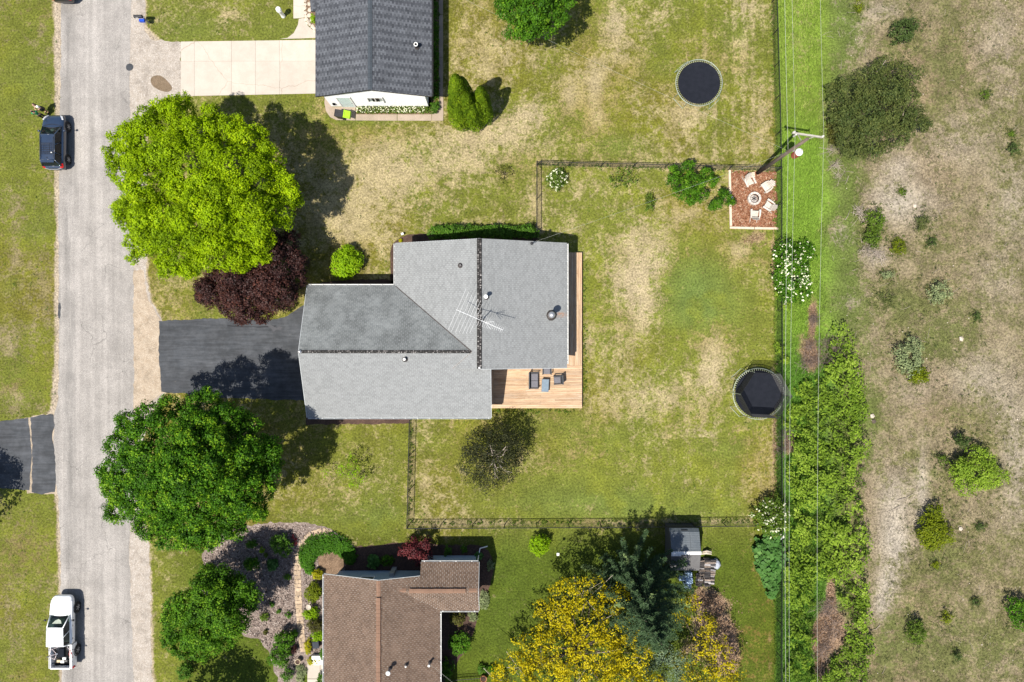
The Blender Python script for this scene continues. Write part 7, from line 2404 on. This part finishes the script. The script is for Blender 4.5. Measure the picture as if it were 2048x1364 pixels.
def cabin(root, m, B, T, zb, zt, glass_names, pillars, roof_crown=.05):
    """Belt outline B and roof outline T (front-left, front-right, rear-right, rear-left; x, y) at zb and zt: glass all round, painted roof and pillars."""
    b = [Vector((x, y, zb)) for x, y in B]; t = [Vector((x, y, zt)) for x, y in T]
    # roof: a crowned panel with thickness
    nx, ny = 7, 8
    mb = MB(); vs = []; fs = []
    for j in range(ny + 1):
        for i in range(nx + 1):
            u, v = i / nx, j / ny
            p = (t[0].lerp(t[1], u)).lerp(t[3].lerp(t[2], u), v)
            z = roof_crown * (1 - (2 * u - 1) ** 2) * (1 - .6 * (2 * v - 1) ** 2)
            vs.append((p.x, p.y, p.z + z))
    for j in range(ny):
        for i in range(nx):
            a = j * (nx + 1) + i; fs.append((a, a + nx + 1, a + nx + 2, a + 1))
    mb.add(vs, fs, .5)
    for i in range(4): mb.bar(t[i], t[(i + 1) % 4], .05, .06)
    rf = mb.build('roof', m, root, smooth_=True, world=False)
    # windows
    def pane(name, p0, p1, p2, p3, bow=0):
        g = MB(); n = 6; vs = []; fs = []
        nrm = (p1 - p0).cross(p3 - p0).normalized()
        for j in range(n + 1):
            for i in range(n + 1):
                u, v = i / n, j / n
                p = (p0.lerp(p1, u)).lerp(p3.lerp(p2, u), v) + nrm * bow * (1 - (2 * u - 1) ** 2)
                vs.append(p)
        for j in range(n):
            for i in range(n):
                a = j * (n + 1) + i; fs.append((a, a + 1, a + n + 2, a + n + 1))
        g.add(vs, fs, .5)
        return g.build(name, M_cglass, root, smooth_=True, world=False)
    s = .06
    pane('windshield', b[0].lerp(b[1], s), b[1].lerp(b[0], s), t[1].lerp(t[0], s), t[0].lerp(t[1], s), .04)
    pane('rear_window', b[2].lerp(b[3], s), b[3].lerp(b[2], s), t[3].lerp(t[2], s), t[2].lerp(t[3], s), .02)
    for (i0, i1, sg) in ((1, 2, 1), (3, 0, -1)):
        ps = [0] + list(pillars) + [1]
        for k in range(len(ps) - 1):
            f0, f1 = ps[k] + .03, ps[k + 1] - .03
            if sg < 0: f0, f1 = 1 - f1, 1 - f0
            pane('side_window', b[i0].lerp(b[i1], f0), b[i0].lerp(b[i1], f1), t[i0].lerp(t[i1], f1), t[i0].lerp(t[i1], f0), .015)
    mb = MB()
    for i in range(4): mb.tube([b[i], t[i]], [.045, .04], 6)
    for (i0, i1, sg) in ((1, 2, 1), (3, 0, -1)):
        for p in pillars:
            f = p if sg > 0 else 1 - p
            mb.tube([b[i0].lerp(b[i1], f), t[i0].lerp(t[i1], f)], .032, 6)
        mb.tube([b[i0], b[i1]], .022, 6)
    mb.tube([b[2], b[3]], .03, 6)
    mb.build('pillars', m, root, smooth_=True, world=False)
    # interior
    mb = MB()
    x0, x1 = B[3][0] * .92, B[1][0] * .92
    mb.box(((x0 + x1) / 2, (B[0][1] + B[2][1]) / 2, zb - .06), (x1 - x0, (B[0][1] - B[2][1]) * .94, .08))
    ymid = (T[0][1] + T[2][1]) / 2
    for y in (T[0][1] - .35, T[0][1] - 1.25):
        for x in (-.36, .36):
            mb.box((x, y - .2, zb + .12), (.48, .14, .5), rot=Matrix.Rotation(.25, 3, 'X'))
    mb.box((0, B[0][1] - .3, zb + .0), (x1 - x0 - .1, .4, .1))
    mb.build('interior', M_dark_int, root, world=False)
    return rf


def mirrors(root, y, x, z, m):
    for s in (-1, 1):
        mb = MB(); mb.tube([(s * (x - .08), y, z - .03), (s * (x + .08), y, z)], .02, 6)
        mb.lathe([(.02, -.09), (.07, -.07), (.08, 0), (.07, .08), (.02, .1)], (s * (x + .13), y - .01, z + .02), 10, rot=Matrix.Rotation(math.pi / 2, 3, 'Y'))
        mb.build('mirror', m, root, smooth_=True, world=False)


def lamp(name, root, pts, m):
    mb = MB(); mb.add(pts, [tuple(range(len(pts)))], .5)
    n = len(pts)
    c = sum((Vector(p) for p in pts), Vector()) / n
    mb2 = MB(); vs = [Vector(p) for p in pts]; nn = (vs[1] - vs[0]).cross(vs[2] - vs[0]).normalized()
    if nn.z < 0: nn = -nn
    vv = [p - nn * .04 for p in vs] + [p.lerp(c, .12) + nn * .025 for p in vs]
    mb2.add(vv, [tuple(range(n - 1, -1, -1)), tuple(range(n, 2 * n))] + [(i, (i + 1) % n, n + (i + 1) % n, n + i) for i in range(n)], .5)
    return mb2.build(name, m, root, smooth_=False, world=False)


# --- the dark blue car
suv = empty('parked_car', (-36.13, 15.72, .016), 0.0, label='dark blue hatchback car with roof rack parked on the grass verge', cat='car', group='vehicles parked along the road')
ST = [(-2.17, .55, .45, .62, .66), (-2.14, .72, .36, .74, .84), (-2.0, .82, .3, .86, .98), (-1.6, .88, .24, .92, 1.02), (-.8, .89, .22, .94, 1.03), (.3, .89, .22, .94, 1.03), (.95, .89, .22, .92, 1.0), (1.35, .88, .24, .88, .96), (1.8, .85, .26, .8, .88), (2.02, .77, .3, .7, .76), (2.13, .66, .36, .58, .62), (2.16, .5, .42, .52, .54)]
body_shell(suv, ST, M_navy)
cabin(suv, M_navy, [(-.74, 1.12), (.74, 1.12), (.74, -1.98), (-.74, -1.98)], [(-.57, .35), (.57, .35), (.55, -1.62), (-.55, -1.62)], 1.0, 1.54, None, (.4, .72))
for s in (-1, 1):
    for y in (1.28, -1.3): pass
wheel_set(suv, 1.3, .8, .34, .22, M_alloy); wheel_set(suv, -1.3, .8, .34, .22, M_alloy)
mirrors(suv, .78, .86, 1.02, M_navy)
for s in (-1, 1):
    lamp('headlight', suv, [(s * .44, 2.12, .72), (s * .7, 1.98, .76), (s * .82, 1.72, .88), (s * .72, 1.7, .92), (s * .56, 1.95, .83)], M_lamp)
    lamp('taillight', suv, [(s * .86, -1.78, .98), (s * .74, -1.9, 1.06), (s * .58, -2.12, .86), (s * .72, -2.1, .8), (s * .84, -1.98, .86)], M_redlamp)
    MB().tube([(s * .5, .15, 1.6), (s * .52, -.4, 1.63), (s * .5, -1.5, 1.6)], .018, 6).build('roof_rail', M_black, suv, world=False)
mb = MB()
for k in range(6): mb.tube([(-.5, -.35 - .17 * k, 1.66), (.46, -.35 - .17 * k, 1.66)], .012, 5)
for k in range(7): mb.tube([(-.48 + .155 * k, -.33, 1.66), (-.48 + .155 * k, -1.22, 1.66)], .007, 4)
mb.ring((-.01, -.78, 1.74), .5, .014, 4, 5, sx=.95, sy=.9, rot=Matrix.Rotation(math.pi / 4, 3, 'Z'))
mb.build('roof_rack', M_black, suv, world=False)
MB().lathe([(.03, 0), (.035, .03), (.01, .06)], (.0, -1.45, 1.57), 8).build('aerial', M_black, suv, world=False)
MB().lathe([(.045, 0), (.045, .1), (.03, .12)], (.43, -1.1, 1.62), 10).build('bottle', M_white, suv, world=False)
mb = MB(); mb.bar((-.5, -1.72, 1.53), (.5, -1.72, 1.53), .22, .03); mb.build('spoiler', M_navy, suv, smooth_=False, world=False)
mb = MB(); mb.tube([(-.66, -2.1, .84), (-.3, -2.19, .82), (.3, -2.19, .82), (.66, -2.1, .84)], .03, 6); mb.build('rear_trim', M_alloy, suv, world=False)
MB().tube([(-.68, 1.2, 1.01), (0, 1.32, 1.0), (.68, 1.2, 1.01)], .018, 5).build('wiper', M_black, suv, world=False)
MB().box((.1, .82, 1.09), (.24, .2, .012), rot=Matrix.Rotation(-.1, 3, 'X')).build('dashboard_paper', M_papr, suv, world=False)
mb = MB(); mb.bar((-.4, -2.17, .5), (.4, -2.17, .5), .03, .16); mb.build('number_plate', M_black, suv, world=False)

# --- the white pickup
tk_ = empty('pickup_truck', (-35.42, -22.85, .016), 0.0, label='white crew cab pickup truck with bicycles in its open bed', cat='truck', group='vehicles parked along the road')
STP = [(-.95, .9, .42, 1.0, 1.06), (-.9, .91, .4, 1.04, 1.1), (-.3, .92, .38, 1.08, 1.14), (.6, .92, .38, 1.08, 1.14), (1.1, .92, .38, 1.06, 1.12), (1.7, .91, .4, 1.02, 1.09), (2.35, .88, .42, .95, 1.02), (2.62, .8, .44, .86, .92), (2.76, .66, .48, .76, .8), (2.8, .5, .52, .66, .68)]
body_shell(tk_, STP, M_whitep)
cabin(tk_, M_whitep, [(-.76, 1.38), (.76, 1.38), (.78, -.92), (-.78, -.92)], [(-.62, .62), (.62, .62), (.64, -.82), (-.64, -.82)], 1.12, 1.72, None, (.52,), .05)
# the bed: floor, sides, head board and tailgate
mb = MB(); mb.box((0, -1.93, .62), (1.5, 1.84, .05)); mb.build('bed_floor', M_rubbermat, tk_, world=False)
for s in (-1, 1):
    mb = MB()
    sec = [(s * .9, .45), (s * .93, .75), (s * .92, 1.02), (s * .9, 1.08), (s * .76, 1.09), (s * .74, 1.06), (s * .74, .62), (s * .74, .45)]
    vs, fs = loft([[(x, y, z) for x, z in (sec if s > 0 else sec[::-1])] for y in (-.98, -1.6, -2.6, -2.84)])
    mb.add(vs, fs, .5); mb.build('bed_side', M_whitep, tk_, smooth_=False, world=False)
    MB().bar((s * .82, -1.0, 1.1), (s * .82, -2.82, 1.1), .05, .02).build('rail_cap', M_black, tk_, world=False)
mb = MB(); mb.box((0, -1.01, .85), (1.5, .06, .5)); mb.build('head_board', M_whitep, tk_, world=False)
mb = MB(); mb.box((0, -2.83, .83), (1.54, .09, .56)); tg = mb.build('tailgate', M_whitep, tk_, world=False)
MB().box((0, -2.885, .95), (.22, .03, .08)).build('handle', M_black, tg, world=False)
mb = MB(); mb.box((0, -2.9, .5), (1.7, .14, .17)); mb.build('rear_bumper', M_alloy, tk_, world=False)
wheel_set(tk_, 1.72, .84, .38, .25, M_alloy); wheel_set(tk_, -1.66, .84, .38, .25, M_alloy)
mirrors(tk_, 1.02, .96, 1.2, M_black)
for s in (-1, 1):
    lamp('headlight', tk_, [(s * .5, 2.72, .8), (s * .74, 2.6, .84), (s * .84, 2.38, .94), (s * .74, 2.36, .99), (s * .58, 2.58, .9)], M_lamp)
    lamp('taillight', tk_, [(s * .93, -2.7, .75), (s * .93, -2.86, .75), (s * .93, -2.86, 1.0), (s * .93, -2.7, 1.0)], M_redlamp)
    for y in (.5, -.5): MB().box((s * .925, y, .98), (.03, .14, .04)).build('handle', M_black, tk_, world=False)
MB().tube([(-.66, 1.46, 1.12), (0, 1.56, 1.11), (.66, 1.46, 1.12)], .016, 5).build('wiper', M_black, tk_, world=False)
mb = MB()
for k in range(5): mb.add([(-.5 + .2 * k, 1.16, 1.24), (-.3 + .2 * k, 1.16, 1.24), (-.3 + .2 * k, .86, 1.5), (-.5 + .2 * k, .86, 1.5)], [(0, 1, 2, 3)], .5)
mb.build('sunshade', M_shade, tk_, world=False)
mb = MB()
for x in (-.22, .22): mb.bar((x, 1.62, 1.13), (x * 1.1, 2.4, 1.035), .012, .012)
mb.build('bonnet_crease', M_palegrey, tk_, world=False)
M_bikered = mat('red_bike_paint', (.5, .05, .06), (.4, .04, .05), 6, .4)
M_bikewhite = mat('pale_bike_paint', (.7, .6, .6), (.6, .5, .5), 6, .4)


def bicycle(label, loc, rz, lean, m):
    root = empty('bicycle', loc, rz, label=label, cat='bicycle', group='bicycles in the truck bed')
    R_ = Matrix.Rotation(lean, 3, 'Y')
    Ry = R_ @ Matrix.Rotation(math.pi / 2, 3, 'Y')
    def T(p): return R_ @ Vector(p)
    for y in (-.5, .5):
        w_ = MB(); w_.ring(T((0, y, .33)), .31, .022, 26, 6, rot=Ry); wl_ = w_.build('wheel', M_rubber, root, world=False)
        sp2 = MB()
        for k in range(10):
            a = math.pi * k / 10; sp2.tube([T((0, y + .3 * math.cos(a), .33 + .3 * math.sin(a))), T((0, y - .3 * math.cos(a), .33 - .3 * math.sin(a)))], .004, 3)
        sp2.build('spokes', M_alloy, wl_, world=False)
    f = MB()
    bb_, st_, ht, hb, rw, fw_ = (0, -.05, .3), (0, -.2, .78), (0, .33, .78), (0, .36, .66), (0, -.5, .33), (0, .5, .33)
    for a, b in ((bb_, st_), (st_, ht), (bb_, hb), (bb_, rw), (st_, rw)): f.tube([T(a), T(b)], .02, 6)
    f.build('frame', m, root, world=False)
    MB().tube([T(ht), T(fw_)], .018, 6).build('fork', M_bikewhite, root, world=False)
    MB().tube([T((-.28, .3, .95)), T((-.1, .36, .92)), T((.1, .36, .92)), T((.28, .3, .95))], .015, 6).build('handlebar', M_black, root, world=False)
    MB().lathe([(.02, 0), (.07, .02), (.06, .05), (.01, .06)], T((0, -.22, .84)), 10).build('saddle', M_black, root, world=False)
    MB().lathe([(.08, -.01), (.08, .01)], T((.03, -.05, .3)), 14, rot=Ry).build('crank', M_alloy, root, world=False)


bicycle('red bicycle leaning on the right side of the truck bed', (-35.42 + .28, -22.85 - 1.85, .66), .22, .95, M_bikered)
bicycle('pale pink bicycle on the left in the truck bed', (-35.42 - .22, -22.85 - 1.8, .66), -.25, -.85, M_bikewhite)
bx = empty('cargo_bags', (-35.42, -25.35, .645), label='small pale and dark bags at the tailgate end of the truck bed', cat='bags')
for k, (x, y, mm) in enumerate(((-.35, .1, M_paleclay), (-.05, .05, M_white), (.25, .12, M_black), (.1, .3, M_palegrey), (-.2, .75, M_matblk))):
    cushion(.28 if k < 4 else .6, .2 if k < 4 else .7, .16, (x, y, 0), mm, bx, 'bag')

# --- the black car cut by the top edge
blk = empty('parked_car', (-35.45, 28.95, .016), 0.0, label='black car cut off by the top edge of the road', cat='car', group='vehicles parked along the road')
body_shell(blk, [(y, w, a, b * 1.0, c) for y, w, a, b, c in ST], M_blackp)
cabin(blk, M_blackp, [(-.74, 1.12), (.74, 1.12), (.74, -1.75), (-.74, -1.75)], [(-.57, .35), (.57, .35), (.55, -1.15), (-.55, -1.15)], 1.0, 1.45, None, (.45, .8))
wheel_set(blk, 1.3, .8, .33, .21, M_alloy); wheel_set(blk, -1.3, .8, .33, .21, M_alloy)
mirrors(blk, .78, .86, 1.02, M_blackp)
for s in (-1, 1):
    lamp('headlight', blk, [(s * .44, 2.12, .72), (s * .7, 1.98, .76), (s * .82, 1.72, .88), (s * .72, 1.7, .92), (s * .56, 1.95, .83)], M_lamp)
    lamp('taillight', blk, [(s * .86, -1.78, .98), (s * .74, -1.9, 1.06), (s * .58, -2.12, .86), (s * .72, -2.1, .8), (s * .84, -1.98, .86)], M_redlamp)

# ------------------------------------------------------------------ the two people by the car
M_skin = mat('skin', (.42, .25, .18), (.36, .2, .14), 8, .55)
M_hairb = mat('brown_hair', (.05, .028, .016), (.03, .018, .01), 14, .6)
M_hairk = mat('dark_hair', (.014, .011, .01), (.02, .015, .012), 14, .55)


def skin_chain(name, pts, edges, radii, m, parent, root=0, lv=2):
    me = bpy.data.meshes.new(name)
    me.from_pydata(pts, edges, [])
    o = link(name, me, parent)
    mod = o.modifiers.new('skin', 'SKIN'); mod.use_smooth_shade = True
    sv = me.skin_vertices[0].data
    for i, r in enumerate(radii):
        sv[i].radius = r if isinstance(r, tuple) else (r, r)
        sv[i].use_root = (i == root)
    if lv:
        s = o.modifiers.new('sub', 'SUBSURF'); s.levels = lv; s.render_levels = lv
    me.materials.append(m)
    return o


def person(label, loc, rz, top, bottom, hair, sleeves, legskin, arms, longhair, cap=None, skirt=False):
    root = empty('person', loc, rz, label=label, cat='person', group='people standing beside the blue car')
    # body: facing +y, height about 1.7
    (el_l, wr_l, hd_l), (el_r, wr_r, hd_r) = arms
    P = [(0, 0, .93), (0, .01, 1.08), (0, .015, 1.25), (0, 0, 1.4), (0, .005, 1.5), (0, .02, 1.6), (0, .03, 1.7),
         (-.1, 0, .88), (-.11, .02, .48), (-.11, -.01, .09), (-.115, .12, .045), (-.12, .2, .035),
         (.1, 0, .88), (.11, .03, .48), (.11, .0, .09), (.115, .13, .045), (.12, .21, .035),
         (-.17, 0, 1.4), el_l, wr_l, hd_l, (.17, 0, 1.4), el_r, wr_r, hd_r]
    E = [(0, 1), (1, 2), (2, 3), (3, 4), (4, 5), (5, 6), (0, 7), (7, 8), (8, 9), (9, 10), (10, 11), (0, 12), (12, 13), (13, 14), (14, 15), (15, 16), (3, 17), (17, 18), (18, 19), (19, 20), (3, 21), (21, 22), (22, 23), (23, 24)]
    Rr = [(.14, .11), (.12, .095), (.14, .1), (.13, .085), .052, (.082, .095), (.075, .085), .085, .056, .04, .038, .03, .085, .056, .04, .038, .03, .055, .04, .03, .034, .055, .04, .03, .034]
    b = skin_chain('body', P, E, Rr, M_skin, root)
    # face: nose, eyes, mouth, ears
    mb = MB(); mb.add([(-.014, .108, 1.6), (.014, .108, 1.6), (0, .145, 1.595), (0, .106, 1.645)], [(0, 1, 2), (0, 2, 3), (1, 3, 2)], .5); mb.build('nose', M_skin, b, world=False)
    for s in (-1, 1):
        MB().lathe([(.002, -.012), (.012, -.006), (.012, .006), (.002, .012)], (s * .034, .108, 1.648), 8).build('eye', M_black, b, world=False)
        MB().lathe([(.004, -.03), (.022, -.015), (.022, .02), (.004, .03)], (s * .09, .02, 1.63), 8).build('ear', M_skin, b, world=False)
    mb = MB(); mb.bar((-.022, .11, 1.567), (.022, .11, 1.567), .01, .008); mb.build('mouth', M_redlamp, b, world=False)
    # fingers
    for hd, wr in ((hd_l, wr_l), (hd_r, wr_r)):
        h_ = Vector(hd); d = (h_ - Vector(wr)).normalized(); sd2 = d.cross(Vector((0, 1, .2))).normalized()
        for k, ln in enumerate((.06, .072, .068, .052)):
            o0 = h_ + sd2 * (-.027 + .018 * k)
            q = o0 + d * ln + Vector((0, .012, 0))
            skin_chain('finger', [tuple(o0 - d * .02), tuple(o0 + d * ln * .55), tuple(q)], [(0, 1), (1, 2)], [.009, .0085, .007], M_skin, b, lv=1)
        th = h_ - sd2 * .03 - d * .02
        skin_chain('thumb', [tuple(th), tuple(th - sd2 * .025 + d * .03), tuple(th - sd2 * .03 + d * .055)], [(0, 1), (1, 2)], [.011, .0095, .008], M_skin, b, lv=1)
    # clothes
    sl = lambda a, b_, f: tuple(Vector(a).lerp(Vector(b_), f))
    TP = [(0, 0, .95), (0, .01, 1.08), (0, .015, 1.25), (0, 0, 1.4), (0, .0, 1.455), (-.17, 0, 1.405), sl((-.17, 0, 1.4), el_l, sleeves), (.17, 0, 1.405), sl((.17, 0, 1.4), el_r, sleeves)]
    skin_chain('shirt', TP, [(0, 1), (1, 2), (2, 3), (3, 4), (3, 5), (5, 6), (3, 7), (7, 8)], [(.155, .125), (.14, .112), (.155, .116), (.145, .1), .075, .072, .062, .072, .062], top, b)
    if skirt:
        mb = MB(); mb.lathe([(.13, 1.02), (.16, .92), (.2, .7), (.215, .6), (.2, .6), (.14, .9)], (0, .005, 0), 20); mb.build('skirt', bottom, b, smooth_=True, world=False)
    else:
        zb = .12 if not legskin else .55
        f = (0.88 - zb) / .79
        skin_chain('trousers', [(0, 0, .98), (0, 0, .9), (-.1, 0, .86), (-.11, .02, .5 if not legskin else .6), (-.11, -.01, zb) if not legskin else (-.11, .02, .52), (.1, 0, .86), (.11, .03, .5 if not legskin else .6), (.11, 0, zb) if not legskin else (.11, .03, .52)],
                   [(0, 1), (1, 2), (2, 3), (3, 4), (1, 5), (5, 6), (6, 7)], [(.14, .115), (.15, .12), .1, .075, .062, .1, .075, .062], bottom, b)
    for s in (-1, 1):
        mb = MB(); mb.lathe([(.05, 0), (.055, .03), (.045, .075), (.01, .085)], (s * .115, .1, 0), 12); vs = [(p[0], (p[1] - .1) * 2.3 + .08, p[2]) for p in mb.v]; mb.v = vs
        mb.build('shoe', M_black, b, smooth_=True, world=False)
    # hair
    HP = [(0, .0, 1.715), (0, -.035, 1.66), (0, -.05, 1.58)] + ([(0, -.075, 1.45), (0, -.08, 1.34)] if longhair else [])
    skin_chain('hair', HP, [(i, i + 1) for i in range(len(HP) - 1)], [(.085, .085), (.098, .088), (.08, .06)] + ([(.075, .04), (.05, .025)] if longhair else []), hair, b)
    if cap:
        mb = MB(); mb.lathe([(.105, 1.66), (.11, 1.7), (.09, 1.77), (.03, 1.8), (.01, 1.8)], (0, .01, 0), 18); mb.box((0, .15, 1.675), (.16, .12, .012)); mb.build('cap', cap, b, smooth_=True, world=False)
    return root


armsA = (((-.22, .1, 1.16), (-.13, .27, 1.18), (-.1, .34, 1.2)), ((.24, .05, 1.15), (.16, .25, 1.1), (.12, .32, 1.1)))
armsB = (((-.25, 0, 1.14), (-.24, .13, .93), (-.235, .17, .86)), ((.22, .1, 1.16), (.1, .26, 1.18), (.06, .33, 1.2)))
person('person in a white top and black skirt with long brown hair beside the car', G(95, 223), math.radians(160), M_white, M_black, M_hairb, .55, True, armsA, True, skirt=True)
person('person in a green shirt and dark trousers beside the car bonnet', G(92, 236), math.radians(25), mat('green_cloth', (.02, .22, .08), (.018, .17, .06), 12, .9), mat('dark_cloth', (.015, .015, .02), (.025, .025, .03), 12, .9), M_hairk, .6, False, armsB, False)
